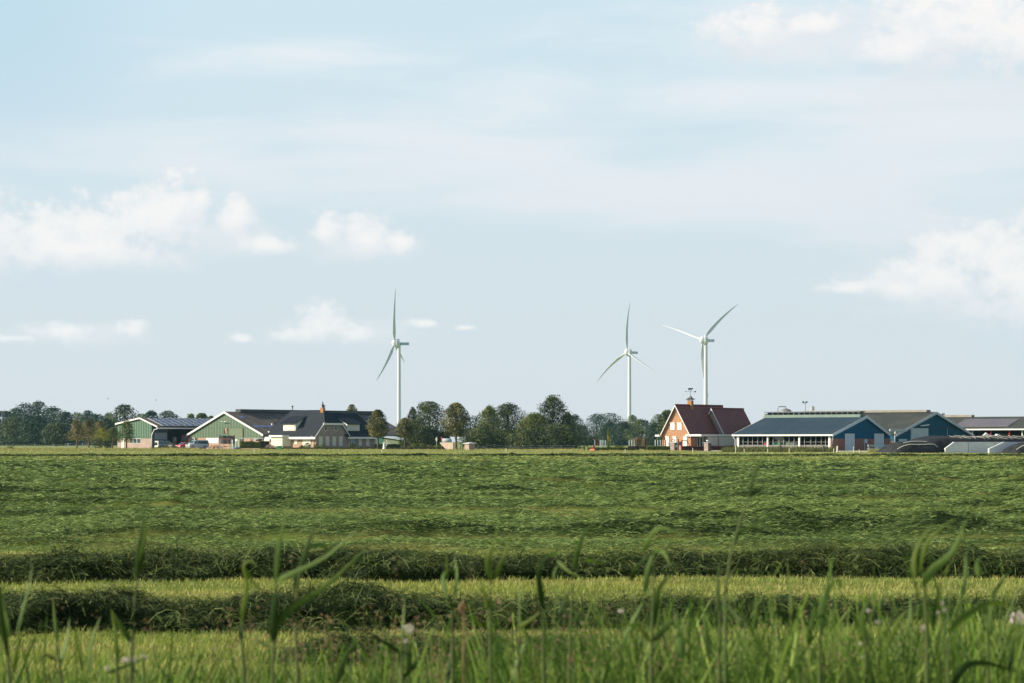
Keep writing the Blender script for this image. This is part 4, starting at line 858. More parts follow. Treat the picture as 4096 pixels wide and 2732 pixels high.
for r in ((2682, 1692, 2699, 1720), (2710, 1692, 2727, 1720)): shutter_left(B, rh, r, m=M_white)
for r in ((2663, 1747, 2677, 1784), (2692, 1747, 2706, 1770), (2734, 1747, 2748, 1784)): shutter_left(B, rh, r, m=M_white)
win_left(B, rh, (2704, 1640, 2707, 1660), fw=.05)
# flat roofed extension
ue = B.u(2824, 1.5); vE = B.v(2942, ue); zf0, zf1 = B.z(1745, ue, 1.5), B.z(1737.5, ue, 1.5)
ext = part('flat_roof_fascia', M_white, rh, lambda mb: B.box(mb, ue - .25, .9, -.5, vE + .3, zf0, zf1))
part('extension_wall', mat('shaded_taupe_wall', (0.30, 0.24, 0.21), (0.27, 0.22, 0.19), .8), rh, lambda mb: B.box(mb, ue + .1, -.002, 2.2, vE, 0, zf0 - .003))
part('corner_post', M_dsteel, rh, lambda mb: (B.box(mb, ue, ue + .28, 1.2, 1.5, 0, zf0 - .003), B.box(mb, ue, ue + .25, vE - .2, vE, 0, zf0 - .002)))
wn = part('tall_window', M_white, rh, lambda mb: B.on_left(mb, 2789, 1747, 2823, 1786, 0.06, 0, 2.2))
for a, b in ((2791.5, 2799), (2802, 2811), (2813.5, 2821)): part('pane', M_glass, wn, lambda mb: B.on_left(mb, a, 1749, b, 1784, 0.09, -.062, 2.2))
part('door', M_dwood, rh, lambda mb: B.on_left(mb, 2768, 1750, 2778, 1787, 0.04, 0, 2.2))
part('roller_shutter', M_grey, rh, lambda mb: B.on_right(mb, 2831, 1747, 2870, 1786, 0.05, 0.0, ue + .1))
part('roller_shutter', M_grey, rh, lambda mb: B.on_right(mb, 2875, 1747, 2937, 1786, 0.05, 0.0, ue + .1))
# chimney with lead roof and weather vane
cu = um + .05; cvv = B.v(2760, cu); cz = B.z(1603.5, cu, cvv)
ch = part('chimney', M_brickc, rh, lambda mb: B.box(mb, cu - .55, cu + .35, cvv - .38, cvv + .38, zr - 1.9, cz))
part('chimney_roof', M_dsteel, ch, lambda mb: (mb.add([B.p(cu - .85, cvv - .65, cz + .25), B.p(cu + .65, cvv - .65, cz + .25), B.p(cu + .65, cvv + .65, cz + .25), B.p(cu - .85, cvv + .65, cz + .25), B.p(cu - .4, cvv - .27, cz + .58), B.p(cu + .2, cvv - .27, cz + .58), B.p(cu + .2, cvv + .27, cz + .58), B.p(cu - .4, cvv + .27, cz + .58), B.p(cu - .1, cvv, cz + 1.15)],
   [(3, 2, 1, 0), (0, 1, 5, 4), (1, 2, 6, 5), (2, 3, 7, 6), (3, 0, 4, 7), (4, 5, 8), (5, 6, 8), (6, 7, 8), (7, 4, 8)]), [B.box(mb, a, a + .12, b, b + .12, cz + .001, cz + .25) for a in (cu - .5, cu + .2) for b in (cvv - .34, cvv + .2)]))
vz = cz + 1.15; vc = B.p(cu - .1, cvv, vz)
cow = [(-.42, .95), (-.46, 1.1), (-.40, 1.28), (-.1, 1.3), (.2, 1.26), (.32, 1.36), (.5, 1.30), (.52, 1.18), (.38, 1.14), (.28, 1.02), (.3, .8), (.24, .8), (.2, .98), (-.2, .98), (-.26, .8), (-.32, .8), (-.34, .98)]
part('weather_vane', M_dark, ch, lambda mb: (mb.tube([vc - Vector((0, 0, .2)), vc + Vector((0, 0, 1.0))], .04, 6), mb.bar(vc + Vector((-.95, 0, .62)), vc + Vector((.9, 0, .62)), .04), mb.prism([vc + Vector((.75, 0, .48)), vc + Vector((1.05, 0, .48)), vc + Vector((1.05, 0, .76)), vc + Vector((.75, 0, .70))], (0, .03, 0)), mb.prism([vc + Vector((-1.1, 0, .62)), vc + Vector((-.8, 0, .54)), vc + Vector((-.8, 0, .72))], (0, .03, 0)), mb.prism([vc + Vector((x, 0, z)) for x, z in cow], (0, .04, 0))))

# ---- blue cowshed, barn joined to it
B = Bs(3327, 428); cb = thing('cowshed', B.p(0, 0), 'slate roofed cowshed with an open white pillared side and a navy gable', 'cowshed')
Uc = B.u(2944); Vc = B.v(3551); vm = B.v(3459); ze = B.z(1736.5); zr = B.z(1666.5, 0, vm)
P, mid, s0, s1 = gable(B, cb, 0, Vc, 0, Uc, ze, zr, 'U', M_navy, M_slate, M_trim, ov=.35, ovb=.45, wall=False, mid=vm, board=.52)  # blue-grey trim puts the gable's shade into its white boards
zn = B.z(1754.5)
part('gable_wall', M_navy, cb, lambda mb: mb.prism([B.p(0, 0, zn), B.p(0, Vc + .9, zn), B.p(0, Vc + .9, ze + .25), B.p(0, Vc, ze - .03), B.p(0, vm, zr - .03), B.p(0, 0, ze - .03)], B.U * .3))
part('brick_wall', M_brickr, cb, lambda mb: B.box(mb, 0, .3, 0, Vc + 1, 0, zn - .002))
part('end_wall', M_dark, cb, lambda mb: (B.box(mb, Uc - .3, Uc, .6, Vc, 0, ze), B.box(mb, .3, Uc - .3, 11, 11.2, 0, ze + .5), B.box(mb, 0.3, Uc - .3, .7, 11, 0, .05)))  # near-black walls and floor paint the gloom inside the cowshed
part('eave_trim', M_white, cb, lambda mb: B.box(mb, -.5, Uc + .6, -.52, -.35, ze - .32, ze - .05))
part('left_verge', M_white, cb, lambda mb: mb.prism([B.p(Uc + .46, -.35, ze - .16), B.p(Uc + .46, vm, zr + .12), B.p(Uc + .46, vm, zr + .26), B.p(Uc + .46, -.35, ze + .04)], B.U * .08))
for a, b in ((2947, 2955), (3067, 3072.5), (3193, 3199), (3313, 3323)):
    part('pillar', M_white, cb, lambda mb: B.box(mb, B.u(b), B.u(a), 0, .35, 0, ze - .03))
for x in (2967, 2987, 3005, 3026, 3045, 3087, 3111, 3129, 3151, 3171, 3213, 3238, 3258, 3280, 3297): part('slim_post', mat('dull_post', (.22, .23, .23)), cb, lambda mb: B.box(mb, B.u(x + 1.2), B.u(x - 1.2), .42, .52, .9, ze - .04))
for py in (1768, 1780): part('rail', M_steel, cb, lambda mb: B.box(mb, .2, Uc - .2, .60, .66, B.z(py) - .025, B.z(py) + .025))
part('wind_curtain', mat('grey_curtain', (0.19, 0.18, 0.185), (0.22, 0.21, 0.21), .8), cb, lambda mb: B.box(mb, .2, Uc - .35, .05, .12, .55, B.z(1781)))
part('low_wall', mat('dark_grey_concrete', (.24, .24, .24), (.18, .18, .18), .9), cb, lambda mb: B.box(mb, .2, Uc - .2, .13, .4, 0, .55))  # low wall mottled in two darker greys
for i in range(10): part('stall_divider', M_dsteel, cb, lambda mb: mb.tube([B.p(2 + i * 2, 2.2, .05), B.p(2 + i * 2, 2.2, 1.5), B.p(2 + i * 2, 4.4, 1.5), B.p(2 + i * 2, 4.4, .05)], .05, 5))
for i, (a, b, m_) in enumerate([(3038, 3058, M_redp), (3075, 3107, M_green), (3130, 3170, M_greenv)]): part('feed_trough', m_, cb, lambda mb: B.box(mb, B.u(b), B.u(a), 1.2, 2.0, .3, B.z(1772 if i < 2 else 1768)))
u0 = B.u(3452, vm); u1 = B.u(3066, vm)
part('ridge_vent_sheet', M_greenv, cb, lambda mb: mb.prism([B.p(u0, vm - 1.1, zr - 1.1 * s0 + .20), B.p(u0, vm - .9, zr + .42), B.p(u0, vm + .9, zr + .42), B.p(u0, vm + 1.1, zr - 1.1 * s1 + .20)], B.U * (u1 - u0)))
part('ridge_vent_cap', mat('blue_grey_cap', (.16, .19, .21), (.13, .16, .18), .7), cb, lambda mb: B.box(mb, u0, u1, vm - .9, vm + .9, zr + .85, zr + 1.02))
for i in range(18): part('vent_bracket', M_dsteel, cb, lambda mb: B.box(mb, u0 + (u1 - u0) * (i + .3) / 18, u0 + (u1 - u0) * (i + .3) / 18 + .12, vm - .8, vm + .8, zr + .422, zr + .848))
def bdoor(r, n=2):
    d = part('double_door', M_door, cb, lambda mb: B.on_right(mb, *r, .07))
    part('door_frame', M_white, d, lambda mb: (B.on_right(mb, r[0] - 1, r[1] - 1.5, r[0] - .02, r[3], .11), B.on_right(mb, r[2] + .02, r[1] - 1.5, r[2] + 1, r[3], .11), B.on_right(mb, r[0], r[1] - 1.5, r[2], r[1] - .02, .11), B.on_right(mb, (r[0] + r[2]) / 2 - .3, r[1] + 10, (r[0] + r[2]) / 2 + .3, r[3] - 3, .09, -.071), B.on_right(mb, r[0], (r[1] + r[3]) / 2 - .3, r[2], (r[1] + r[3]) / 2 + .3, .088, -.071)))
bdoor((3381, 1736.5, 3415, 1805)); bdoor((3498, 1736.5, 3532, 1793))
part('meter_box', M_trim, cb, lambda mb: B.on_right(mb, 3454, 1757.5, 3465, 1772.5, .25)); part('cable_pipe', M_trim, cb, lambda mb: B.on_right(mb, 3457, 1772.6, 3458.2, 1800, .1))
part('wall_lamp', M_trim, cb, lambda mb: B.on_right(mb, 3564, 1756, 3572, 1762, .3))
part('downpipe', M_white, cb, lambda mb: mb.tube([B.p(-.3, -.3, ze - .3), B.p(-.15, .1, ze - .7), B.p(-.15, -.14, 0)], .08, 6)); part('downpipe', M_white, cb, lambda mb: mb.tube([B.p(Uc + .5, -.35, ze - .3), B.p(Uc + .1, -.12, ze - .9), B.p(Uc + .1, -.12, 0)], .08, 6))
# second blue barn
v0, v1, va = B.v(3578), B.v(3884), B.v(3737); bb = thing('blue_barn', B.p(0, v0), 'navy blue ribbed barn with a pale sliding door behind the black silage heap', 'barn')
zeb = B.z(1738, 0, v1); zrb = B.z(1651, 0, va); ub = B.u(3222, va)
slb = (zrb - zeb) / (v1 - va); zel = zrb - slb * (va - v0)
gable(B, bb, v0, v1, 0.02, ub, zel, zrb, 'U', M_navyr, M_slate2, M_trim, ov0=.2, ov1=.4, ovb=.5, wall=False, mid=va, board=.5)  # these boards too carry the gable's shade in their blue-grey
part('gable_wall', M_navyr, bb, lambda mb: mb.prism([B.p(.02, v0, 1.6), B.p(.02, v1, 1.6), B.p(.02, v1, zeb + slb * 0 - .03), B.p(.02, va, zrb - .03), B.p(.02, v0, zel - .03)], B.U * (ub - 1)))
part('brick_wall', M_brickr, bb, lambda mb: B.box(mb, .024, ub - 1, v0, v1, 0, 1.598))
part('ridge_cap', M_beige, bb, lambda mb: B.box(mb, 1.2, ub, va - .8, va + .8, zrb + .12, zrb + .55))
part('sliding_door', M_door, bb, lambda mb: B.on_right(mb, 3642, 1713, 3711, 1790, .14)); part('door_track', M_cap, bb, lambda mb: B.on_right(mb, 3642, 1711.3, 3860, 1712.6, .16))
part('seam', M_trim, bb, lambda mb: B.on_right(mb, 3788, 1713, 3789.5, 1760, .05)); part('low_door', M_door, bb, lambda mb: B.on_right(mb, 3595, 1756, 3627, 1790, .06))
part('barn_lamp', M_white, bb, lambda mb: mb.tube([B.p(0, B.v(3682), B.z(1699)), B.p(-.9, B.v(3688), B.z(1697)), B.p(-1.2, B.v(3694), B.z(1695))], .12, 6))
part('link_gutter', M_trim, bb, lambda mb: B.box(mb, -.65, -.40, B.v(3549), B.v(3617), B.z(1725, 0, v0), B.z(1716.5, 0, v0)))
part('downpipe', M_white, bb, lambda mb: mb.tube([B.p(-.3, B.v(3577), B.z(1725)), B.p(-.15, B.v(3577), B.z(1728)), B.p(-.15, B.v(3577), .9)], .09, 6))

# ---- long open shed on the right
B = Bs(4420, 455); os_ = thing('open_shed', B.p(0, 0), 'long open fronted shed with red posts and a solar array at the right edge', 'shed')
Ul = B.u(3690); wv = 9.0; ze = B.z(1712, Ul * .5); zr = B.z(1669, Ul * .5, 7.5) ; wv = 15.0
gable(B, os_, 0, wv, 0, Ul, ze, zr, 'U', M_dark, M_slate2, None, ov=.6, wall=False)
part('back_wall', M_dark, os_, lambda mb: (B.box(mb, 0, Ul, 8.5, 8.7, 0, zr - .4), B.box(mb, Ul - .2, Ul, 0.2, 8.5, 0, ze)))  # near-black back and side, shade of the open front painted in
part('front_wall', M_dark, os_, lambda mb: B.box(mb, B.u(3870), Ul, 0, .2, 0, ze - .05)) if B.u(3870) < Ul else None
part('gutter', M_white, os_, lambda mb: B.box(mb, -.4, Ul + .4, -.85, -.6, ze - .40, ze - .14))
for x, m_ in ((3890, M_white), (3963, M_redp), (4038, M_redp), (4089, M_white)): part('post', m_, os_, lambda mb: B.box(mb, B.u(x + 1.6), B.u(x - 1.6), -.1, .15, 0, ze - .05))
part('ridge_cap', M_beige, os_, lambda mb: B.box(mb, B.u(3892, 7.5), Ul, 6.9, 8.1, zr + .1, zr + .55))
s_ = (zr - ze) / 7.5
panels(B, os_, (.4, 5.6), (B.u(4056, 3), B.u(3838, 3)), 4, 10, 0, ze + .16, s_, 'U', fm=mat('dull_solar_frame', (.24, .23, .25), (.2, .19, .21), .5), cm=mat('reflection_toned_cell', (.10, .09, .11), (.13, .115, .135), .35, .5))  # brownish cells hold the array's dull reflection in their base colour
Bf = B
# ------------------------------------------------------------------ yard, silage, vehicles, garden things
def flat(name, pts, m, z=0.004):
    o = MB().add([(x, y, z) for x, y in pts], [tuple(range(len(pts)))]).build(name, m, base=(pts[0][0], pts[0][1], z)); return tag(o, kind='structure')
flat('yard', [(GX(470, 520), 520), (GX(1110, 520), 520), (GX(1110, 640), 640), (GX(470, 640), 640)], M_yard, .006)
flat('drive', [(GX(2690, 395), 395), (GX(2970, 395), 395), (GX(3000, 455), 455), (GX(2680, 455), 455)], mat('pale_paving', (0.42, 0.37, 0.33), (0.36, 0.32, 0.29), .9), .006)
flat('concrete_apron', [(GX(3330, 385), 385), (GX(3600, 385), 385), (GX(3640, 480), 480), (GX(3330, 440), 440)], M_conc, .006)
# rough dry strips between field and farms
def tufts(name, px0, px1, D0, D1, n, h, label, m=M_straw, w=.05, green=0.4):
    y = rng.uniform(D0, D1, n); x = GX(rng.uniform(px0, px1, n), y); hh = h * rng.uniform(.3, 1.3, n) * np.clip(fbm(x * .25, y * .2, 91, 2) * 2, .4, 1.3)
    P = np.stack([x, y, np.zeros(n)], 1); V, Fc, s = strands(P, rng.uniform(0, 6.28, n), hh, w * rng.uniform(.6, 1.6, n), np.zeros(n), pitch=rng.uniform(.9, 1.55, n), segs=2, roll=rng.uniform(-.2, .2, n))
    o = np_mesh(name, V, Fc, m, tint=np.repeat(np.clip(rng.beta(1.2, 2, n), 0, 1), s)); return tag(o, label, 'grass', kind='stuff')
tufts('dry_grass', -40, 800, 430, 515, 14000, .34, 'straw coloured rough grass in front of the orchard and green shed', w=.07)
tufts('dry_grass', 780, 2450, 430, 492, 11000, .22, 'pale dry grass strip in front of the dark house and the wire fence', w=.07)
tufts('dry_grass', 2350, 2800, 392, 402, 4000, .22, 'thin dry grass along the garden of the brick house', w=.05)
tufts('weed_bank', 2890, 3340, 376, 398, 13000, .60, 'green weedy bank in front of the open side of the cowshed', m=mat('bank_weed', (.04, .07, .02), (.07, .10, .03), .8, .5, spec=.1, tint=(.22, .20, .09), trans=.1), w=.08)
tufts('weed_bank', 3470, 3590, 368, 380, 2500, .45, 'weeds around the blue barrier beside the silage heap', m=M_straw, w=.06)
tufts('mown_verge', -40, 4140, 330, 430, 20000, .09, 'light green mown grass between the far row and the farms', m=mat('verge_blade', (.19, .24, .07), (.27, .28, .10), .9, .3, spec=.1, tint=(.4, .38, .17), trans=.2), w=.11)

# silage heaps and concrete walls
Bw = Bs(3782, 345, 74)
Bw0 = Bs(3782, 345, 74)
def heap(name, B, v0, v1, u0, u1, h, label, seed, nose=7.0, tail=None, edge=0.45):
    nu, nv = 34, 90; V = []
    u = np.linspace(0, 1, nu); v = np.linspace(0, 1, nv); Ug, Vg = np.meshgrid(u, v)
    vv_ = v0 + (v1 - v0) * Vg; rise = np.clip((vv_ - v0) / nose, 0, 1); rise = np.sin(rise * math.pi / 2) ** .8 * (1 if tail is None else np.sin(np.clip((v1 - vv_) / tail, 0, 1) * math.pi / 2) ** .6)
    cr = np.sin(np.clip(Ug, 0.0, 1.0) * math.pi) ** .42
    zz = h * rise * (edge * np.clip(np.minimum(Ug, 1 - Ug) / .10, 0, 1) + (1 - edge) * cr) + (fbm(Ug * 7, vv_ * .5, seed, 3) - .5) * .32 * np.clip(rise * 3, 0, 1) * np.clip(np.minimum(Ug, 1 - Ug) * 20, 0, 1)
    zz = np.clip(zz, -.02, None); uu = u0 + (u1 - u0) * Ug
    X_ = B.O.x + B.U.x * uu + B.V.x * vv_; Y_ = B.O.y + B.U.y * uu + B.V.y * vv_
    i0 = (np.arange(nv - 1)[:, None] * nu + np.arange(nu - 1)[None, :]).ravel(); Fq = np.stack([i0, i0 + 1, i0 + nu + 1, i0 + nu], 1)
    base = B.p((u0 + u1) / 2, v0); t = thing(name, base, label, 'silage heap'); np_mesh('black_sheet', np.stack([X_, Y_, zz], -1).reshape(-1, 3), Fq, M_black, parent=t, org=base, smooth=True)
    def surf(uf, vf):
        i = min(nu - 1, max(0, int(uf * (nu - 1)))); j = min(nv - 1, max(0, int((vf - v0) / (v1 - v0) * (nv - 1)))); return Vector((X_[j, i], Y_[j, i], zz[j, i] + .06))
    return t, surf
h1, sf = heap('silage_heap', Bw0, -7.7, -.7, -.2, 7.5, 1.6, 'low black plastic silage heap with two white ropes, left of the concrete walls', 3, nose=2.6, tail=1.0)
def rope(t, pts, r=.055): part('rope', M_rope, t, lambda mb: mb.tube(pts, r, 5))
rope(h1, [sf(.10, v) for v in np.linspace(-7.2, -1.0, 14)]); rope(h1, [sf(.30, v) for v in np.linspace(-5.6, -.9, 12)])
def wall3(B, u, v0, v1, h, h0, cut, label, th=.32):
    t = thing('bunker_wall', B.p(u, v0), label, 'wall', 'concrete walls of the silage bunkers')
    part('panel', mat('pale_concrete', (.74, .75, .80), (.62, .63, .68), .85, .35, ncon=(.3, .7)), t, lambda mb: mb.prism([B.p(u, v0, 0), B.p(u, v1, 0), B.p(u, v1, h), B.p(u, v0 + cut, h), B.p(u, v0, h0)], B.U * th))
    part('sunlit_end_face', M_white, t, lambda mb: mb.prism([B.p(u - .02, v0 - .03, 0), B.p(u - .02, v0 - .03, h0 + .02), B.p(u + th + .02, v0 - .03, h0 + .02), B.p(u + th + .02, v0 - .03, 0)], B.V * .028))  # white plate paints the sunlit look of the narrow end
    part('joint', M_cap, t, lambda mb: [B.box(mb, u - .012, u - .002, v, v + .05, 0.0, h - .02) for v in np.arange(v0 + cut + 2.2, v1, 4.2)])
    return t
wall3(Bw, 0, 0, 34, 1.58, .66, 1.35, 'long pale concrete bunker wall with a slanted left end beside the silage heap')
Bw2 = Bs(3957, 337, 74)
wall3(Bw2, 0, 0, 34, 1.58, .62, 2.3, 'second concrete bunker wall, its narrow bright end nearer the right edge')
wall3(Bw0, 0.9, -2.6, -.25, .75, .3, 1.3, 'low broken concrete stub between the silage heap and the long bunker wall')
h2, sf2 = heap('silage_heap', Bw2, 1.3, 40, -5.5, -.15, 1.5, 'smaller black covered silage heap cut by the right edge of the picture', 8, nose=2.6)
rope(h2, [sf2(.16, v) for v in np.linspace(1.9, 16, 14)])
h3, _ = heap('silage_heap', Bw, -4.6, 60, .45, 10.0, 2.45, 'long black sheeted silage rising behind the concrete bunker walls', 12, nose=5)
for k in range(12): rope(h3, [_(f, 2.6 + 1.15 * k - f * 3.2 + 1.6) for f in np.linspace(.14, .4, 6)], .018)
# things in the open shed on the right
def simple(name, px, D, label, cat, fn, group=None):
    t = thing(name, (GX(px, D), D, 0), label, cat, group); fn(t); return t
def sprayer(t):
    x, y = t.location.x, t.location.y
    part('body', M_white, t, lambda mb: mb.prism([(x - 1.6, y, 1.9), (x - 1.1, y, 2.5), (x - .2, y, 2.9), (x + .3, y, 3.35), (x + .7, y, 3.0), (x + 2.4, y, 2.6), (x + 2.5, y, 2.2), (x + 1.2, y, 1.9)], (0, 1.2, 0)))
    part('tank', M_steel, t, lambda mb: mb.tube([(x - .9, y + .6, 1.3), (x + .9, y + .6, 1.3)], .55, 10))
    for s in (-1.2, 1.4): part('wheel', M_dark, t, lambda mb: mb.tube([(x + s, y - .15, .6), (x + s, y + .15, .6)], .6, 14))
simple('farm_machine', 3940, 468, 'white farm machine standing in the open shed behind the silage heap', 'machine', sprayer)
simple('barrel', 3991, 468, 'pale round barrel on a stand in the open shed at the right', 'barrel', lambda t: (part('drum', M_trim, t, lambda mb: mb.lathe((t.location.x, 468, 1.9), [(.5, 0), (.55, .1), (.55, 1.1), (.5, 1.2)], 14)), part('stand', M_dsteel, t, lambda mb: mb.box((t.location.x - .5, 467.6, 0), (t.location.x + .5, 468.4, 1.9)))))
simple('crate_stack', 4012, 470, 'dull green crates stacked in the open shed at the right', 'crates', lambda t: [part('crate', mat('olive_green', (.10, .13, .04)), t, lambda mb: mb.box((t.location.x - 1.2 + 1.25 * i, 470, .02 + .8 * j), (t.location.x + 1.2 * i, 471, .78 + .8 * j))) for i in range(2) for j in range(4)])

# ---- vehicles
M_van = mat('silver_paint', (0.50, 0.56, 0.60), (0.48, 0.54, 0.58), 0.3, 2, metal=0.25, spec=0.6)
M_car = mat('red_car_paint', (0.50, 0.03, 0.035), (0.46, 0.03, 0.03), 0.25, 2, spec=0.6)
M_suv = mat('teal_grey_paint', (0.17, 0.24, 0.25), (0.16, 0.22, 0.23), 0.3, 2, metal=0.2, spec=0.5)
M_tyre = mat('tyre', (0.015, 0.015, 0.016), (0.02, 0.02, 0.02), 0.85, 4)
M_lamp = mat('headlamp_glass', (0.65, 0.68, 0.7), (0.6, 0.62, 0.65), 0.15, 2, spec=.7)
M_plate = mat('yellow_plate', (0.75, 0.50, 0.04), (0.72, 0.47, 0.04), .5, 3)
M_plast = mat('dark_plastic', (0.02, 0.022, 0.025), (0.03, 0.03, 0.032), .6, 4)
def vehicle(name, px, D, deg, label, cat, paint, L, Wd, prof, glass, wheels, wr, front, extra=None):
    """x forward, y left; prof = side outline (x, z) of the whole body, glass = list of side window outlines"""
    t = thing(name, (GX(px, D), D, 0.006), label, cat, rz=R(deg)); zb = 0.95
    def inset(z): return Wd / 2 - max(0.0, z - zb) * 0.16
    def body(mb):
        n = len(prof); vs = [(x, inset(z), z) for x, z in prof] + [(x, -inset(z), z) for x, z in prof]
        mb.add(vs, [tuple(range(n)), tuple(reversed(range(n, 2 * n)))] + [((i + 1) % n, i, i + n, (i + 1) % n + n) for i in range(n)])
    mb = MB(); body(mb); b = mb.build('body', paint, t, local=True)
    mod = b.modifiers.new('bevel', 'BEVEL'); mod.width = 0.06; mod.segments = 2; mod.limit_method = 'ANGLE'; mod.angle_limit = R(25)
    for pl in glass:
        for s in (1, -1):
            mb = MB(); mb.prism([(x, s * (inset(z) + .008), z) for x, z in pl], (0, -s * .03, 0)); mb.build('side_window', M_glass, t, local=True)
    for (x0, z0, x1, z1) in front:     # windscreen and rear window as sloping panes
        mb = MB(); y0, y1 = inset(z0) - .1, inset(z1) - .1; nx, nz = (z1 - z0), -(x1 - x0); l = math.hypot(nx, nz); sg = 1 if x0 > 0 else -1
        ox, oz = .02 * abs(nx) / l * sg, .02 * abs(nz) / l
        mb.prism([(x0 + ox, -y0, z0 + oz), (x0 + ox, y0, z0 + oz), (x1 + ox, y1, z1 + oz), (x1 + ox, -y1, z1 + oz)], (-.03 * sg, 0, -.01)); mb.build('windscreen' if x0 > 0 else 'rear_window', M_glass, t, local=True)
    for x in wheels:
        for s in (1, -1):
            w = MB(); w.tube([(x, s * (Wd / 2 - .20), wr), (x, s * (Wd / 2 + .015), wr)], wr, 20, smooth=False); ty = w.build('wheel', M_tyre, t, local=True)
            w = MB(); w.tube([(x, s * (Wd / 2 + .016), wr), (x, s * (Wd / 2 + .03), wr)], wr * .62, 12, smooth=False); w.build('rim', M_van, ty, local=True)
            a = MB(); a.tube([(x, s * (Wd / 2 - .25), wr * 1.02), (x, s * (Wd / 2 + .006), wr * 1.02)], wr * 1.14, 18, smooth=False); a.build('wheel_arch', M_plast, t, local=True)
    if extra: extra(t, inset)
    return t
def bx(t, name, m, a, b): MB().box(a, b).build(name, m, t, local=True)
def van_x(t, ins):
    for s in (1, -1):
        bx(t, 'headlight', M_lamp, (2.30, s * .62 - .22, .80), (2.47, s * .62 + .22, 1.0)); bx(t, 'mirror', M_van, (1.35, s * 1.05 - .12, 1.18), (1.50, s * 1.05 + .12, 1.42)); bx(t, 'tail_light', M_redp, (-2.47, s * .82 - .06, .9), (-2.40, s * .82 + .06, 1.45))
    bx(t, 'grille', M_plast, (2.40, -.45, .82), (2.475, .45, .97)); bx(t, 'lower_grille', M_plast, (2.42, -.7, .40), (2.49, .7, .52)); bx(t, 'number_plate', M_plate, (2.46, -.27, .22), (2.51, .27, .36))
vehicle('van', 789, 538, 180 + 36, 'silver passenger van parked in front of the green barn', 'van', M_van, 4.9, 1.9,
    [(2.45, .25), (2.47, .75), (2.35, 1.02), (1.55, 1.22), (.95, 1.90), (.75, 1.97), (-2.2, 1.97), (-2.40, 1.85), (-2.46, 1.0), (-2.44, .28)],
    [[(1.38, 1.22), (.90, 1.78), (.45, 1.80), (.45, 1.16)], [(.35, 1.16), (.35, 1.80), (-2.15, 1.80), (-2.22, 1.16)]], (1.6, -1.45), .34, [(1.53, 1.24, .98, 1.86), (-2.45, 1.15, -2.40, 1.82)], van_x)
def car_x(t, ins):
    for s in (1, -1):
        bx(t, 'headlight', M_lamp, (1.62, s * .58 - .2, .62), (1.86, s * .58 + .18, .78)); bx(t, 'mirror', M_car, (.62, s * .95 - .1, .92), (.75, s * .95 + .1, 1.06))
    bx(t, 'grille', M_plast, (1.80, -.5, .28), (1.93, .5, .5)); bx(t, 'number_plate', M_lamp, (1.92, -.26, .5), (1.95, .26, .6)); bx(t, 'tail_light', M_redp, (-1.9, .5, .8), (-1.86, .7, 1.0))
vehicle('hatchback', 735, 545, 180 + 52, 'small red hatchback parked left of the silver van', 'car', M_car, 3.8, 1.7,
    [(1.88, .22), (1.92, .55), (1.75, .80), (1.05, .96), (.35, 1.42), (0, 1.48), (-1.2, 1.46), (-1.65, 1.15), (-1.88, .9), (-1.88, .25)],
    [[(.92, .97), (.32, 1.34), (-.25, 1.38), (-.25, .94)], [(-.35, .94), (-.35, 1.38), (-1.1, 1.36), (-1.4, 1.02)]], (1.22, -1.2), .31, [(1.02, .98, .38, 1.41), (-1.70, 1.12, -1.3, 1.42)], car_x)
def suv_x(t, ins):
    bx(t, 'tail_frame', M_white, (-2.36, -.85, .55), (-2.31, .85, 1.75)); bx(t, 'rear_opening', M_plast, (-2.39, -.55, .75), (-2.365, .65, 1.5)); bx(t, 'bumper', M_white, (-2.5, -.85, .38), (-2.31, .85, .58)); bx(t, 'number_plate', M_plate, (-2.53, -.3, .40), (-2.505, .3, .54))
    MB().tube([(-2.40, .35, 1.12), (-2.58, .35, 1.12)], .33, 16, smooth=False).build('spare_wheel', M_tyre, t, local=True)
    MB().box((-.9, -.75, 1.80), (.6, .75, 1.86)).build('roof_rack', M_plast, t, local=True)
vehicle('off_road_car', 664, 551, 34, 'teal grey off road car with its pale rear towards the field, inside the shed opening', 'car', M_suv, 4.6, 1.85,
    [(2.30, .40), (2.32, .85), (2.1, 1.02), (1.15, 1.12), (.55, 1.70), (.3, 1.80), (-2.1, 1.80), (-2.30, 1.7), (-2.32, .5)],
    [[(1.0, 1.14), (.52, 1.62), (0, 1.66), (0, 1.1)], [(-.1, 1.1), (-.1, 1.66), (-1.0, 1.66), (-1.0, 1.1)], [(-1.15, 1.1), (-1.15, 1.66), (-2.1, 1.64), (-2.1, 1.1)]], (1.5, -1.4), .38, [(1.12, 1.14, .58, 1.68)], suv_x)
# machinery inside the green shed
def tractor(t):
    x, y = t.location.x, t.location.y
    part('cab', M_redp, t, lambda mb: (mb.box((x - 1.1, y, 1.4), (x + .5, y + 1.6, 1.7)), mb.box((x - 1.1, y, 3.0), (x + .6, y + 1.7, 3.2)), [mb.bar((x + a, y + b, 1.7), (x + a, y + b, 3.0), .16) for a in (-1.0, .4) for b in (.1, 1.5)]))
    part('cab_window', M_glass, t, lambda mb: mb.box((x - .9, y + .2, 1.75), (x + .3, y + 1.4, 2.98)))
    part('bonnet', M_redp, t, lambda mb: mb.prism([(x + .51, y + .3, .9), (x + 2.3, y + .3, .9), (x + 2.2, y + .3, 1.7), (x + .51, y + .3, 1.95)], (0, 1.0, 0)))
    for a, r in ((-.5, .85), (1.8, .55)): part('wheel', M_tyre, t, lambda mb: mb.tube([(x + a, y - .3, r), (x + a, y + .1, r)], r, 18, smooth=False))
simple('tractor', 744, 568, 'red tractor in the dark shed behind the red hatchback', 'tractor', tractor)
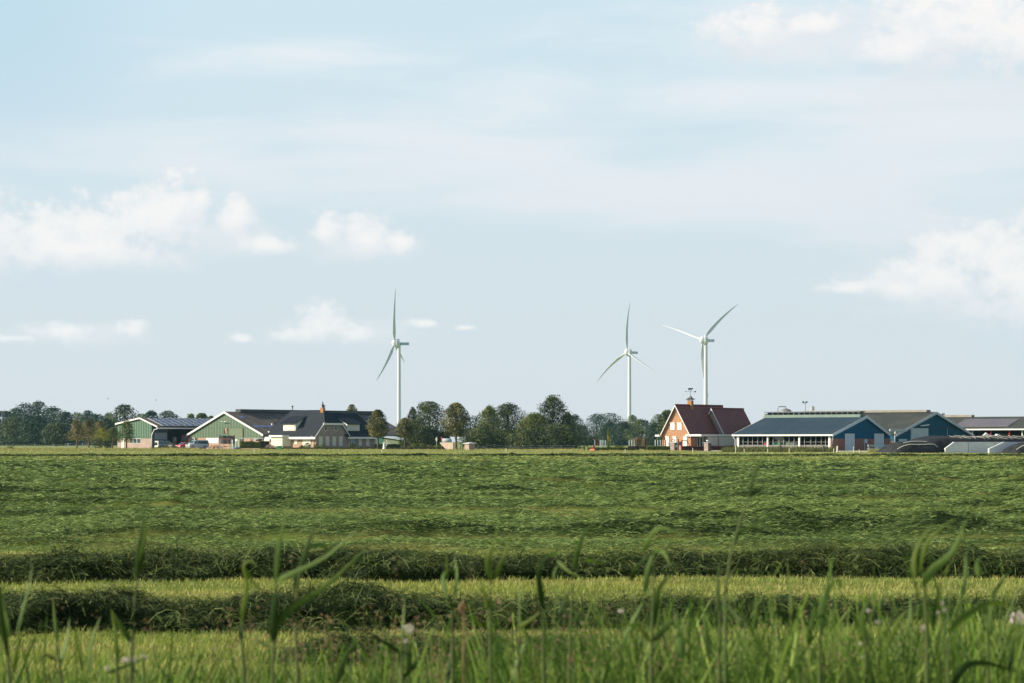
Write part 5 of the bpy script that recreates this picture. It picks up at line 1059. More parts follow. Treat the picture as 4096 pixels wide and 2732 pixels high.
simple('milk_tank', 697, 568, 'pale upright steel tank in the dark shed behind the off road car', 'tank', lambda t: (part('tank', M_steel, t, lambda mb: mb.lathe((t.location.x, 568, .25), [(.55, 0), (.62, .1), (.62, 1.55), (.64, 1.6), (.62, 1.65), (.62, 2.35), (.45, 2.55), (.1, 2.62)], 16)), part('legs', M_dsteel, t, lambda mb: [mb.bar((t.location.x + a, 568 + b, 0.06), (t.location.x + a, 568 + b, .26), .1) for a in (-.4, .4) for b in (-.4, .4)])))
simple('crate', 686, 571, 'dim grey crate shelf beside the steel tank in the shed', 'shelf', lambda t: part('box', M_steel, t, lambda mb: [mb.box((t.location.x - .9, 571, .1 + .85 * k), (t.location.x + .4, 572, .85 + .85 * k)) for k in range(3)]))
hedge(648, 708, 532, 1784.5, 1793, L_hedge, 'low clipped hedge before the off road car', .8, leaf=.16, n=900)
def planter(t):
    x, y = t.location.x, t.location.y
    part('trough', M_cream, t, lambda mb: mb.box((x - .4, y - .2, .62), (x + .4, y + .2, .9))); part('stand', M_conc, t, lambda mb: mb.box((x - .15, y - .15, 0), (x + .15, y + .15, .618)))
simple('planter', 681, 530, 'cream flower trough standing on the low hedge line by the off road car', 'planter', planter)
bush(684, 531, 22, 1770, 1781, L_rust, 'loose brownish plant growing from the cream flower trough', n=350, leaf=.1, name='potted_plant', cat='plant')

# ---- play corner by the big barn
def picnic(px, lab):
    D = 530; x = GX(px, D); t = thing('picnic_table', (x, D, .006), lab, 'picnic table', 'picnic tables beside the van')
    bx(t, 'table_top', M_dwood, (-.75, -.35, .72), (.75, .35, .77))
    for s in (1, -1): bx(t, 'bench', M_dwood, (-.75, s * .78 - .14, .42), (.75, s * .78 + .14, .46)) 
    for xx in (-.6, .6):
        mb = MB(); mb.bar((xx, -.75, 0), (xx, -.15, .72), .08); mb.bar((xx, .75, 0), (xx, .15, .72), .08); mb.bar((xx, -.85, .40), (xx, .85, .40), .08); mb.build('trestle', M_dwood, t, local=True)
    t.rotation_euler = (0, 0, R(62)); return t
picnic(855, 'dark wooden picnic table next to the rear of the silver van'); picnic(873, 'dark wooden picnic table between the other table and the trampoline')
M_net = mat('black_mesh', (0.02, 0.025, 0.035), (0.03, 0.035, 0.045), .8, 2, alpha=.72)
def tramp(t):
    x, y = t.location.x, t.location.y; r = 1.75; pts = [(x + r * math.cos(a), y + r * math.sin(a)) for a in [math.pi / 8 + k * math.pi / 4 for k in range(8)]]
    part('bounce_mat', M_dark, t, lambda mb: mb.prism([(a, b, 1.12) for a, b in pts], (0, 0, .05)))
    part('pad', M_dsteel, t, lambda mb: [mb.bar((*pts[k], 1.2), (*pts[(k + 1) % 8], 1.2), .25, .10) for k in range(8)])
    for k in range(8):
        part('net_pole', M_dsteel, t, lambda mb: mb.tube([(*pts[k], 0), (*pts[k], 3.1)], .045, 6))
        a, b = Vector((*pts[k], 0)), Vector((*pts[(k + 1) % 8], 0)); m_ = (a + b) / 2
        part('net', M_net, t, lambda mb: mb.add([a + Vector((0, 0, 1.25)), b + Vector((0, 0, 1.25)), b + Vector((0, 0, 3.0)), m_ + Vector((0, 0, 2.82)), a + Vector((0, 0, 3.0))], [(0, 1, 2, 3, 4)]))
simple('trampoline', 908, 536, 'black netted trampoline in front of the green barn door', 'trampoline', tramp)
def swing(t):
    x, y = t.location.x, t.location.y
    part('top_bar', M_orange, t, lambda mb: mb.tube([(x - 1.25, y, 2.18), (x + 1.25, y, 2.18)], .07, 7))
    for a in (-1.2, 1.2): part('frame', M_trim, t, lambda mb: (mb.tube([(x + a, y - .7, 0), (x + a, y, 2.18)], .04, 6), mb.tube([(x + a, y + .7, 0), (x + a, y, 2.18)], .04, 6)))
    for a in (-.45, .45): part('rope', M_trim, t, lambda mb: mb.tube([(x + a, y, 2.15), (x + a, y, .62)], .015, 4))
    part('nest_seat', M_dark, t, lambda mb: mb.lathe((x, y, .45), [(.1, 0), (.45, .06), (.52, .14), (.5, .16)], 14))
simple('swing_set', 903, 528, 'small swing frame with an orange top bar in front of the trampoline', 'swing', swing)
simple('sand_shell', 949, 527, 'bright blue sand shell with toys beside the trampoline', 'sandpit', lambda t: (part('shell', mat('blue_plastic', (.01, .15, .34), (.012, .17, .38), .4), t, lambda mb: mb.lathe((t.location.x, 527, 0.006), [(.45, 0), (.75, .12), (.85, .35), (.78, .36), (.5, .22), (.05, .2)], 12)), part('toys', M_trim, t, lambda mb: [mb.box((t.location.x - .6 + .35 * k, 526.6 + .1 * (k % 2), .2), (t.location.x - .4 + .35 * k, 526.8, .50 + .06 * (k % 3))) for k in range(4)])))
def pole(name, px, D, top, w, m, label, cat='post', bot=0.0, group=None, n=8):
    x = GX(px, D); z = GZ(top, D); mb = MB(); mb.tube([(x, D, bot), (x, D, z - w * .3), (x, D, z)], [w / 2, w / 2, w * .35], n); o = mb.build(name, m, base=(x, D, bot)); return tag(o, label, cat, group)
pole('pole', 930, 526, 1759, .20, M_white, 'pale upright pole right of the trampoline')
pole('pole', 942.5, 531, 1761, .12, M_white, 'thin pink pole left of the blue sand shell, by the barn side door'); pole('pole', 955.5, 531, 1761, .12, M_white, 'thin pink pole right of the blue sand shell, beside the hedge')
def pergola_t(t):
    y = 529; x0, x1 = GX(960, y), GX(1052, y); z = GZ(1753, y)
    part('beam', M_white, t, lambda mb: mb.box((x0 - .2, y - .1, z - .12), (x1, y + .1, z + .08)))
    for px in (962, 1004, 1048): part('post', M_wood, t, lambda mb: (mb.box((GX(px, y) - .09, y - .08, 0), (GX(px, y) + .09, y + .08, z - .12)), mb.bar((GX(px, y), y, z - 1.1), (GX(px + 9, y), y, z - .14), .12)))
simple('pergola', 962, 529, 'wooden pergola with a white beam over the hedge between barn and dark house', 'pergola', pergola_t)
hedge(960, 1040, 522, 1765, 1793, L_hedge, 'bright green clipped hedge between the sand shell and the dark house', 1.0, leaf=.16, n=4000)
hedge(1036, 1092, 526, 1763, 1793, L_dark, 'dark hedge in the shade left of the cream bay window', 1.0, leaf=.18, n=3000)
bush(1080, 507, 44, 1779, 1795, leafmat('leaf_lavender', (.16, .12, .14), (.22, .16, .18), (.32, .24, .27)), 'greyish mauve lavender bush left of the bright green box', n=700, leaf=.14)
def gbox(t):
    x, y = t.location.x, t.location.y; part('box', M_green, t, lambda mb: mb.box((x - .5, y - .4, 0), (x + .5, y + .4, .62))); part('lid', mat('light_green_plastic', (.06, .42, .2)), t, lambda mb: mb.box((x - .54, y - .44, .622), (x + .54, y + .44, .67)))
simple('garden_box', 1117, 492, 'bright green plastic box before the cream bay window', 'box', gbox)
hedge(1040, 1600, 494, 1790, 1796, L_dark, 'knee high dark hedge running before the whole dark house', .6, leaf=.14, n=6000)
bush(1209, 497, 26, 1781, 1792, L_grn, 'round green shrub left of the pale bush under the wide shutter', n=350); bush(1231, 496, 30, 1771, 1792, L_grey, 'pale green bush before the wide cream shutter', n=500)
bush(1262, 496, 20, 1777, 1792, L_grn, 'small bush at the corner of the dark house', n=300); bush(1292, 496, 30, 1777, 1792, L_grn, 'green bush under the first grey gable shutters', n=450)
bush(1408, 496, 32, 1773, 1790, L_dark, 'round dark bush below the blue window of the wing', n=600); bush(1272, 494, 18, 1783, 1792, L_hedge, 'tiny yellow green bush between the corner bush and the gable bush', n=200)
hedge(1495, 1600, 512, 1776, 1792, L_dark, 'dark hedge between the lime trunk and the low green shed', 1.2, leaf=.2, n=2600)
# little windmill ornament, lantern, red pole and covered trailer
def mill(t):
    x, y = t.location.x, t.location.y
    part('body', M_white, t, lambda mb: mb.lathe((x - .15, y, 0), [(.36, 0), (.26, .9), (.20, 1.25), (.26, 1.3), (.05, 1.6)], 8))
    part('sails', M_white, t, lambda mb: (mb.bar((x + .35, y - .35, .7), (x + .35, y - .35, 2.0), .18, .04), mb.bar((x - .55, y - .36, 1.33), (x + 1.05, y - .36, 1.33), .04, .18)))
simple('garden_windmill', 1540, 490, 'small white ornamental windmill with crossed sails in the garden', 'ornament', mill)
def lantern(t):
    x, y = t.location.x, t.location.y; part('post', M_trim, t, lambda mb: mb.tube([(x, y, 0), (x, y, 1.7)], .06, 6)); part('lamp_head', M_white, t, lambda mb: (mb.lathe((x, y, 1.7), [(.12, 0), (.22, .45), (.22, .5), (.28, .52), (.05, .75)], 6)))
    part('cap', M_trim, t, lambda mb: mb.lathe((x, y, 2.45), [(.06, 0), (.03, .2)], 6))
simple('garden_lantern', 1747, 488, 'pale garden lantern on a post among the round bushes', 'lantern', lantern)
pole('red_post', 1767, 489, 1748, .22, M_redp, 'bright red post left of the silver covered tank', 'post')
def tank2(t):
    x, y = t.location.x, t.location.y; part('tank', M_trim, t, lambda mb: mb.tube([(x - .9, y, 1.7), (x - .7, y, 1.7), (x + 1.0, y, 1.7), (x + 1.2, y, 1.7)], [.3, .6, .6, .3], 14)); part('cradle', M_dsteel, t, lambda mb: (mb.box((x - .6, y - .5, 0), (x - .4, y + .5, 1.2)), mb.box((x + .7, y - .5, 0), (x + .9, y + .5, 1.2))))
simple('silver_tank', 1784, 500, 'silver tank behind the concrete wall beside the red post', 'tank', tank2)
for px, w, top, m_, lb in ((1657, 30, 1774, L_grn, 'round green garden bush, leftmost under the dark trees'), (1690, 32, 1775, L_grn, 'light green round bush, second under the dark trees'), (1718, 34, 1779, L_rust, 'reddish low bush left of the lantern'), (1750, 46, 1780, L_hedge, 'wide low yellow green bush at the foot of the lantern'), (1640, 22, 1783, L_rust, 'low dull pink flowers at the left end of the round bushes')):
    bush(px, 487, w, top, 1795, m_, lb, n=550, leaf=.15)
hedge(1600, 1790, 486, 1790, 1797, L_dark, 'dark low edging hedge below the round garden bushes', .6, leaf=.14, n=2500)

# ---- fences
def fence(name, posts, D, top, label, m, hs, wm=M_trim, w=.12, D1=None, cat='fence', bot=0):
    t = thing(name, (GX(posts[0], D), D, 0), label, cat); D1 = D1 or D; n = len(posts); P_ = []
    for i, px in enumerate(posts):
        d = D + (D1 - D) * i / max(1, n - 1); x = GX(px, d); z = GZ(top + (hs[i % len(hs)] if hs else 0), d); P_.append(Vector((x, d, z)))
        part('post', m, t, lambda mb: mb.box((x - w / 2, d - w / 2, 0), (x + w / 2, d + w / 2, z)))
    for k in (.95, .55): 
        part('wire', wm, t, lambda mb: [mb.tube([(a.x, a.y - w / 2 - .01, a.z * k), (b.x, b.y - w / 2 - .01, b.z * k)], .012, 4, caps=False) for a, b in zip(P_, P_[1:])])
    return t
fence('wire_fence', [8, 98, 140, 186, 214, 262, 270, 302, 330, 372], 560, 1778, 'thin wire fence with leaning pale posts across the pasture left of the orchard', M_trim, (0, 1, -2, 2, 0, -2, -6, 1), w=.12)
fence('rail_fence', [275, 330, 368, 440, 470], 590, 1773, 'pale rail fence behind the orchard trunks', M_trim, (0,), w=.12)
fence('wire_fence', [1842, 1850, 1912, 1930, 1977, 2028, 2122, 2205, 2245, 2296], 478, 1782, 'wire fence running in front of the dark tall trees', M_wood, (0, 0, 3, 3, -5, 3, -1, 2, 0, -1), w=.16)
pole('gate_post', 2336, 440, 1783.5, .34, M_dwood, 'thick dark post at the right end of the wire fence')
pole('gate_post', 3122, 372, 1780, .26, M_dwood, 'dark wooden post in front of the open cowshed side, left one'); pole('gate_post', 3295, 372, 1783, .26, M_dwood, 'dark gnarled post near the right corner of the cowshed')
pole('marker_post', 3349.5, 365, 1783.5, .22, M_cream, 'short cream wooden post before the red brick of the cowshed')
for px, top, lb in ((2943, 1782, 'tall white stake at the left corner of the cowshed bank'), (2977, 1796, 'thin orange topped stake left of the dark cowshed post'), (3071, 1795, 'thin grey stake in the middle of the weedy bank'), (3157, 1793, 'thin white stake right of the dark cowshed post'), (3335, 1794, 'short white stake beside the cream post'), (3414, 1786, 'white stake before the first pale barn door'), (3437, 1798, 'short orange topped stake in front of the brick plinth'),
                  (2501, 1797, 'pale thin stake in front of the garden hedge'), (2025, 1795, 'short pale stake before the wire fence'), (1017, 1796, 'thin pale stake in front of the green hedge'), (1527, 1800, 'thin pale stake in front of the garden windmill'), (2771, 1792, 'short pale stake on the drive between the gate pillars')):
    D = 345; pole('stake', px, D, top, .09, M_cream, lb, 'stake', group='thin fence stakes along the field edge')
def barrier(t):
    y = 372; x0, x1 = GX(3474, y), GX(3585, y)
    for z in (1.0, .45): part('rail', mat('blue_grey_rail', (.16, .26, .33), (.2, .3, .37), .5), t, lambda mb: mb.box((x0, y - .06, z - .14), (x1, y + .02, z + .14)))
    for k in range(4): part('post', M_trim, t, lambda mb: mb.box((x0 + (x1 - x0) * k / 3.3, y + .03, 0), (x0 + (x1 - x0) * k / 3.3 + .14, y + .17, 1.12)))
    for z in (1.0, .45): part('rail_end', M_white, t, lambda mb: mb.box((x0 - .12, y - .1, z - .18), (x0 - .002, y + .06, z + .18)))
simple('crash_barrier', 3474, 372, 'blue grey double crash barrier left of the silage heap', 'barrier', barrier)

# ---- feed silo, mast and aerial behind the cowshed
def silo(t):
    x, y = t.location.x, t.location.y; zt = GZ(1633, y)
    part('tank', M_steel, t, lambda mb: mb.lathe((x, y, 0), [(1.3, 1.6), (1.38, 2.2), (1.38, zt - 1.0), (1.34, zt - .75), (1.0, zt - .35), (.5, zt - .12), (.05, zt)], 24))
    part('band', mat('brown_band', (.16, .11, .08)), t, lambda mb: mb.lathe((x, y, 0), [(1.39, zt - 1.45), (1.40, zt - 1.4), (1.40, zt - 1.2), (1.39, zt - 1.15)], 24))
    for a, b in ((-1, -1), (1, -1), (1, 1), (-1, 1)): part('leg', M_dsteel, t, lambda mb: mb.bar((x + a, y + b, 0), (x + a, y + b, 2.0), .18))
    part('fill_pipe', M_dsteel, t, lambda mb: mb.tube([(x - 1.55, y, 0), (x - 1.55, y, zt - .1), (x - 1.4, y, zt + .25), (x - 1.1, y, zt + .32), (x, y, zt + .3), (x + .05, y, zt)], .08, 7))
simple('feed_silo', 3143, 478, 'steel feed silo with a domed top and bent pipe rising behind the cowshed roof', 'silo', silo)
def mast(t):
    x, y = t.location.x, t.location.y; zt = GZ(1611, y)
    part('mast_pole', M_trim, t, lambda mb: mb.tube([(x, y, 0), (x, y, zt)], .09, 6)); part('lamp_arm', M_trim, t, lambda mb: mb.bar((x - .4, y, zt - .05), (x + .3, y, zt + .05), .1))
    for a in (-.4, .25): part('flood_lamp', M_dsteel, t, lambda mb: mb.box((x + a - .16, y - .2, zt - .02), (x + a + .16, y + .2, zt + .28)))
simple('lamp_mast', 3221, 470, 'thin lamp mast with two floodlights above the cowshed ridge', 'mast', mast)
def aerial(t):
    x, y = t.location.x, t.location.y; z0 = GZ(1652, y); zt = GZ(1624, y)
    part('mast_pole', M_trim, t, lambda mb: mb.tube([(x, y, 0), (x, y, zt)], .07, 6)); part('antenna_panel', M_white, t, lambda mb: (mb.box((x - .35, y - .2, z0 + .3), (x - .08, y + .2, zt)), mb.box((x + .1, y - .2, z0 + .5), (x + .32, y + .2, zt - .1))))
simple('aerial', 3252, 476, 'white panel aerial just right of the thin lamp mast', 'aerial', aerial)
tank3 = simple('vent_drum', 3062, 470, 'low grey drum at the left end of the cowshed ridge', 'drum', lambda t: part('drum', M_steel, t, lambda mb: mb.lathe((t.location.x, 470, 0), [(.5, 0), (.5, GZ(1662, 470)), (.3, GZ(1656, 470)), (.05, GZ(1655, 470))], 12)))

# ---- garden of the brick house
PG = 'pale round posts in the garden of the brick house'
labs = ['leftmost of the three close pale posts right of the small canopy', 'middle one of the three close pale posts right of the canopy', 'third of the three close pale posts right of the canopy', 'pale post hidden by the column shaped tree', 'pale post alone right of the column shaped tree', 'pale post, left one of the pair by the weeping tree', 'pale post, right one of the pair by the weeping tree', 'pale post in front of the weeping tree', 'first pale post from the left in the row beside the brick gable', 'second pale post in the row beside the brick gable', 'third pale post in the row beside the brick gable', 'fourth post of the row, first before the brick wall', 'last post of the row, before the left white door']
for px, lb in zip((2401.5, 2408, 2412.5, 2421.5, 2441.5, 2517, 2527.5, 2538, 2621.5, 2631.5, 2641.5, 2652.5, 2662.5), labs):
    pole('garden_post', px, 447, 1760.5 if px < 2600 else 1759.5, .17, M_trim if px < 2650 else M_dsteel, lb, 'post', group=PG, n=10)
def canopy(t):
    y = 436; z = GZ(1758.5, y)
    part('post', M_trim, t, lambda mb: mb.box((GX(2377, y), y, .4), (GX(2381, y), y + .2, z - .003))); part('roof', M_wood, t, lambda mb: mb.box((GX(2374, y), y - .3, z), (GX(2412, y), y + 2.2, z + .14)))
    part('red_sign', mat('dark_red_board', (.13, .03, .03)), t, lambda mb: mb.box((GX(2382.5, y), y + .8, z - 1.0), (GX(2394, y), y + .9, z - .25)))
simple('canopy', 2379, 436, 'small flat canopy with a dark red board over the orange flower bed', 'canopy', canopy)
def bed(t):
    x0, y = GX(2358, 425), 425; x1, xe = GX(2377, y), GX(2398, y + 2)
    part('brick_edge', M_orange, t, lambda mb: mb.prism([(x0, y, 0), (x1, y - 1.0, 0), (x1, y - 1.0, .36), (x0, y, .36)], (0.4, 1.2, 0)))
    part('brick_top', M_brickr, t, lambda mb: mb.prism([(x1 + .42, y - .5, 0), (xe, y + .4, 0), (xe, y + .4, .34), (x1 + .42, y - .5, .34)], (.2, 1.2, 0)))
simple('flower_bed', 2360, 425, 'raised orange edged flower bed under the small canopy', 'flower bed', bed)
simple('urn', 2373, 428, 'brown garden urn standing on the orange flower bed', 'urn', lambda t: part('urn_body', M_brickr, t, lambda mb: mb.lathe((t.location.x, 427, .36), [(.12, 0), (.26, .3), (.2, .55), (.12, .6), (.16, .66)], 12)))
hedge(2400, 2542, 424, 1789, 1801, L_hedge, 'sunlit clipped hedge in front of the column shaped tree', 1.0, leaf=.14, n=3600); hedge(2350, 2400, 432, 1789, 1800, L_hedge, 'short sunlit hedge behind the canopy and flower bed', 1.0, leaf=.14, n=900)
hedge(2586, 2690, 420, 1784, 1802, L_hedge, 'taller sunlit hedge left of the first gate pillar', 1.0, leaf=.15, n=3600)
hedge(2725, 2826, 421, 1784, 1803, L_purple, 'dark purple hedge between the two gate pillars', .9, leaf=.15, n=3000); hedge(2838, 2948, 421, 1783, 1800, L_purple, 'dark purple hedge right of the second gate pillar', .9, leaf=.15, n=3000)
bush(2550, 425, 24, 1780, 1801, L_grn, 'light green shrub left of the dark bench', n=500, leaf=.13); bush(2573, 432, 26, 1784, 1798, L_grn, 'low green shrub below the weeping tree', n=400, leaf=.13)
bush(2475, 430, 60, 1783, 1790, L_grn, 'loose green garden plants topping the sunlit hedge', n=600, leaf=.13)
for px, lb in ((2532, 'low dark bench before the end of the sunlit hedge'), (2568, 'low dark bench under the weeping tree')):
    simple('bench', px, 421, lb, 'bench', lambda t: (part('seat', M_dwood, t, lambda mb: mb.box((t.location.x - .9, 420.8, .38), (t.location.x + .9, 421.2, .45))), part('backrest', M_dwood, t, lambda mb: mb.box((t.location.x - .9, 421.2, .45), (t.location.x + .9, 421.26, .85))), [part('leg', M_dwood, t, lambda mb: mb.box((t.location.x + a, 420.85, 0), (t.location.x + a + .08, 421.15, .378))) for a in (-.8, .72)]))
tree(2434, 434, 17, 1715, 1789, L_yell, 'column', 'slim sunlit column shaped young tree in the brick house garden', 'column_tree', 1500, .15, trad=.06)
bush(2436, 433, 20, 1758, 1789, L_grn, 'green skirt of leaves around the column shaped tree', n=500, leaf=.14)
# weeping tree: bare brown drooping twigs
def weeping(px, D, w, top, label):
    x = GX(px, D); zt = GZ(top, D); r = w / F * D / 2; t = thing('weeping_tree', (x, D, 0), label, 'tree')
    part('trunk', M_bark, t, lambda mb: mb.tube([(x, D, 0), (x + .05, D, zt * .6), (x, D, zt * .92)], [.13, .10, .05], 7))
    n = 120; a = rng.uniform(0, 6.28, n); rr = r * np.sqrt(rng.uniform(0, 1, n)); z0 = zt * (1 - .22 * (rr / r) ** 2) * rng.uniform(.93, 1, n); L = rng.uniform(.5, 1.9, n)
    V = []; 
    for k, (dr, dz) in enumerate(((0, 0), (.12, .35), (.18, 1.0))):
        c = np.stack([x + np.cos(a) * (rr + dr), D + np.sin(a) * (rr + dr), np.maximum(z0 - L * dz, .75)], 1); s = np.stack([-np.sin(a), np.cos(a), 0 * a], 1) * .022; V += [c - s, c + s]
    V = np.stack(V, 1).reshape(-1, 3); b0 = np.arange(n)[:, None] * 6; Fc = np.stack([b0 + np.array([[0, 1, 3, 2]]), b0 + np.array([[2, 3, 5, 4]])], 1).reshape(-1, 4)
    np_mesh('crown', V, Fc, L_brown, tint=np.repeat(rng.uniform(0, 1, n), 2), parent=t, org=(x, D, 0)); return t
weeping(2552, 437, 40, 1743, 'round headed weeping tree with bare brown twigs in the garden'); weeping(2580, 442, 26, 1746, 'smaller weeping brown tree touching the right side of the round one')
def pillar(px, D, lab, lamp=True, sign=False):
    Bp = Bs(px, D); t = thing('gate_pillar', Bp.p(0, 0), lab, 'gate pillar'); z = Bp.z(1772)
    part('shaft', M_brickg, t, lambda mb: Bp.box(mb, 0, .82, 0, .95, 0, z)); part('coping', M_conc, t, lambda mb: Bp.box(mb, -.08, .9, -.08, 1.03, z + .002, z + .09))
    part('dark_face', M_dsteel, t, lambda mb: Bp.box(mb, -.05, -.002, 0.0, .93, 0, z))
    if sign: part('mailbox_plate', M_trim, t, lambda mb: Bp.box(mb, -.09, -.052, .25, .75, z - .75, z - .3))
    if lamp: part('lantern', M_dark, t, lambda mb: (Bp.box(mb, .38, .44, .4, .46, z + .09, z + .3), Bp.box(mb, .2, .6, .22, .64, z + .55, z + .6))); part('lantern_glass', M_white, t, lambda mb: Bp.box(mb, .25, .55, .28, .6, z + .3, z + .548))
pillar(2697, 414, 'left brick gate pillar with a small plate, beside the playhouse ladder', lamp=True, sign=True); pillar(2832, 412, 'right brick gate pillar with a lantern between the purple hedges')
def climb(t):
    y = 424; X0, X1, X2 = GX(2714, y), GX(2727, y), GX(2748, y); z = GZ(1763, y)
    part('tower', M_dwood, t, lambda mb: [mb.bar((a, y + b, 0), (a, y + b, z + (.3 if a == X0 else 0)), .12) for a in (X0, X1) for b in (0, 1)])
    part('platform', M_wood, t, lambda mb: mb.box((X0 + .08, y, .95), (X1 - .08, y + 1, 1.05))); part('side_panel', M_wood, t, lambda mb: mb.box((X0 + .08, y - .07, 1.06), (X1 - .08, y - .062, 1.6)))
    part('swing_beam', M_dwood, t, lambda mb: mb.bar((X1, y, z), (X2, y, z + .05), .13)); part('a_frame', M_dwood, t, lambda mb: (mb.bar((X2, y, z), (X2, y - .2, 0), .1), mb.bar((X2, y, z), (X2 + .9, y, .2), .1)))
    part('ladder', M_trim, t, lambda mb: [mb.bar((X0 + .1 + .1 * k, y - .4 + .04 * k, .15 + .2 * (4 - k) * .9), (X0 + .5 + .1 * k, y - .4 + .04 * k, .15 + .2 * (4 - k) * .9), .05) for k in range(5)])
simple('climbing_frame', 2714, 424, 'dark wooden climbing frame with a swing beam right of the left gate pillar', 'climbing frame', climb)
def table_c(t):
    x, y = t.location.x, t.location.y; part('flower_box', M_trim, t, lambda mb: mb.box((x - .75, y, .95), (x + .45, y + .4, 1.5))); part('stand', M_brickg, t, lambda mb: mb.box((x - .4, y + .05, 0), (x + .2, y + .35, .948)))
simple('flower_tub', 2690, 438, 'grey flower tub on a stand before the middle white door', 'flower tub', table_c)
bush(2690, 438, 20, 1758, 1767, L_yell, 'yellow flowering plant in the grey tub', n=160, leaf=.09, name='potted_plant', cat='plant')
for px, D, z, lb in ((433, 300, GZ(1596, 300), 'tiny dark bird flying over the left wood, left one of the two'), (624, 300, GZ(1601, 300), 'tiny dark bird flying above the solar roof, right one of the two')):
    x = GX(px, D); o = MB(); s = .16
    o.add([(x - .09, D, z), (x, D - .03, z + .02), (x + .12, D, z + .01), (x, D + .03, z - .03), (x - .02, D - .38, z + .09), (x + .05, D - .34, z + .08), (x - .02, D + .38, z + .07), (x + .05, D + .34, z + .06)], [(0, 1, 2), (0, 3, 1), (1, 3, 2), (0, 2, 3), (1, 0, 4, 5), (1, 7, 6, 0)]); tag(o.build('bird', M_dark, base=(x, D, z)), lb, 'bird', 'birds in the sky')
# ------------------------------------------------------------------ wind turbines
M_turb = mat('turbine_white', (0.60, 0.64, 0.66), (0.58, 0.62, 0.64), 0.5, 0.02, spec=.4)
M_turbg = mat('turbine_grey', (0.30, 0.40, 0.46), (0.32, 0.42, 0.48), 0.6, 0.1)
def turbine(D, hub, tower_px, tips, ctrl, nac, tw, label, dark_nac=False):
    """hub, tips: photo pixels at distance D; every blade is 56 m long, so its lean towards or away from the viewer follows"""
    s = D / F; hx, hz = GX(hub[0], D), GZ(hub[1], D); tx = GX(tower_px, D); ty = D + 6
    t = thing('wind_turbine', (tx, ty, 0), label, 'wind turbine', 'wind turbines behind the farms'); ztop = GZ(nac[1] + 6, D)
    part('tower', M_turb, t, lambda mb: mb.lathe((tx, ty, 0), [(tw[1] * s / 2, 0), (tw[1] * s / 2 * .97, ztop * .25), (tw[1] * s / 2 * .9, ztop * .55), (tw[0] * s / 2, ztop)], 28))
    part('tower_flange', M_turbg, t, lambda mb: mb.lathe((tx, ty, 0), [(tw[1] * s / 2 * .985, ztop * .30), (tw[1] * s / 2 * .985, ztop * .302)], 28))
    nx0, nx1 = GX(nac[0], D), GX(nac[2], D); nz0, nz1 = GZ(nac[3], D), GZ(nac[1], D)
    n = part('nacelle', M_turbg if dark_nac else M_turb, t, lambda mb: mb.hexa([(nx0, ty - 2, nz0), (nx1, ty - 1.9, nz0 + .1), (nx1, ty + 1.9, nz0 + .1), (nx0, ty + 2, nz0), (nx0, ty - 2, nz1), (nx1, ty - 1.9, nz1), (nx1, ty + 1.9, nz1), (nx0, ty + 2, nz1)]))
    part('cooler', M_turbg, n, lambda mb: mb.box((nx1 - 2.0, ty - 2.1, nz0 + .6), (nx1 - .3, ty - 1.91, nz1 - .6)))
    part('nacelle_panel', M_turbg if not dark_nac else M_turb, n, lambda mb: [mb.box((nx0 + (nx1 - nx0) * k, ty - 2.06, nz0 + 1.0), (nx0 + (nx1 - nx0) * k + .35, ty - 2.01, nz1 - .9)) for k in ((.22, .42) if not dark_nac else (.25, .55, .78))])
    hc = Vector((hx, ty - 1.0, hz)); R_ = 4.2
    hb = part('hub', M_turb, t, lambda mb: mb.add([v for v in [hc + Vector((math.cos(a) * math.cos(b) * R_ * .85, math.sin(a) * math.cos(b) * R_ * .7, math.sin(b) * R_)) * .9 for b in [R(-90 + 22.5 * i) for i in range(9)] for a in [R(30 * j) for j in range(12)]]], [(i * 12 + j, i * 12 + (j + 1) % 12, (i + 1) * 12 + (j + 1) % 12, (i + 1) * 12 + j) for i in range(8) for j in range(12)], 0, True))
    part('generator_ring', M_turb, t, lambda mb: mb.tube([hc + Vector((1.5, 0, 0)), hc + Vector((4.6, 0.6, 0))], [4.3, 4.0], 22))
    for (tp, ct, sgn) in zip(tips, ctrl, (1, 1, -1)):
        sg = sgn if not isinstance(tp[-1], str) else 1
        dx, dz = (tp[0] - hub[0]) * s, (hub[1] - tp[1]) * s; dy = math.sqrt(max(0, 57.0 ** 2 - dx * dx - dz * dz)) * tp[2]
        p0 = hc; p2 = hc + Vector((dx, dy, dz)); cxp, czp = (ct[0] - hub[0]) * s, (hub[1] - ct[1]) * s; p1 = hc + Vector((cxp, dy * .45, czp))
        n_ = 22; pts = [(1 - u) ** 2 * p0 + 2 * u * (1 - u) * p1 + u * u * p2 for u in [i / n_ for i in range(n_ + 1)]]
        vs = []; m_ = 10
        for i, p in enumerate(pts):
            u = i / n_; d = (pts[min(i + 1, n_)] - pts[max(i - 1, 0)]).normalized(); e = d.cross(Vector((-0.75, 1, 0.05))).normalized(); f = d.cross(e)
            chord = (1.9 + (3.9 - 1.9) * min(1, max(0, (u - .05) / .17))) if u < .22 else 3.9 * (1 - (u - .22) / .78) ** .82 + .22
            th = 1.9 + (.9 - 1.9) * min(1, u / .2) if u < .2 else .9 * (1 - u) + .12
            for k in range(m_):
                a = 2 * math.pi * k / m_; vs.append(p + e * math.cos(a) * chord / 2 + f * math.sin(a) * th / 2)
        fs = [(i * m_ + k, i * m_ + (k + 1) % m_, (i + 1) * m_ + (k + 1) % m_, (i + 1) * m_ + k) for i in range(n_) for k in range(m_)] + [tuple(range(n_ * m_, n_ * m_ + m_))]
        part('blade', M_turb, t, lambda mb: mb.add(vs, fs, 0, True))
    return t
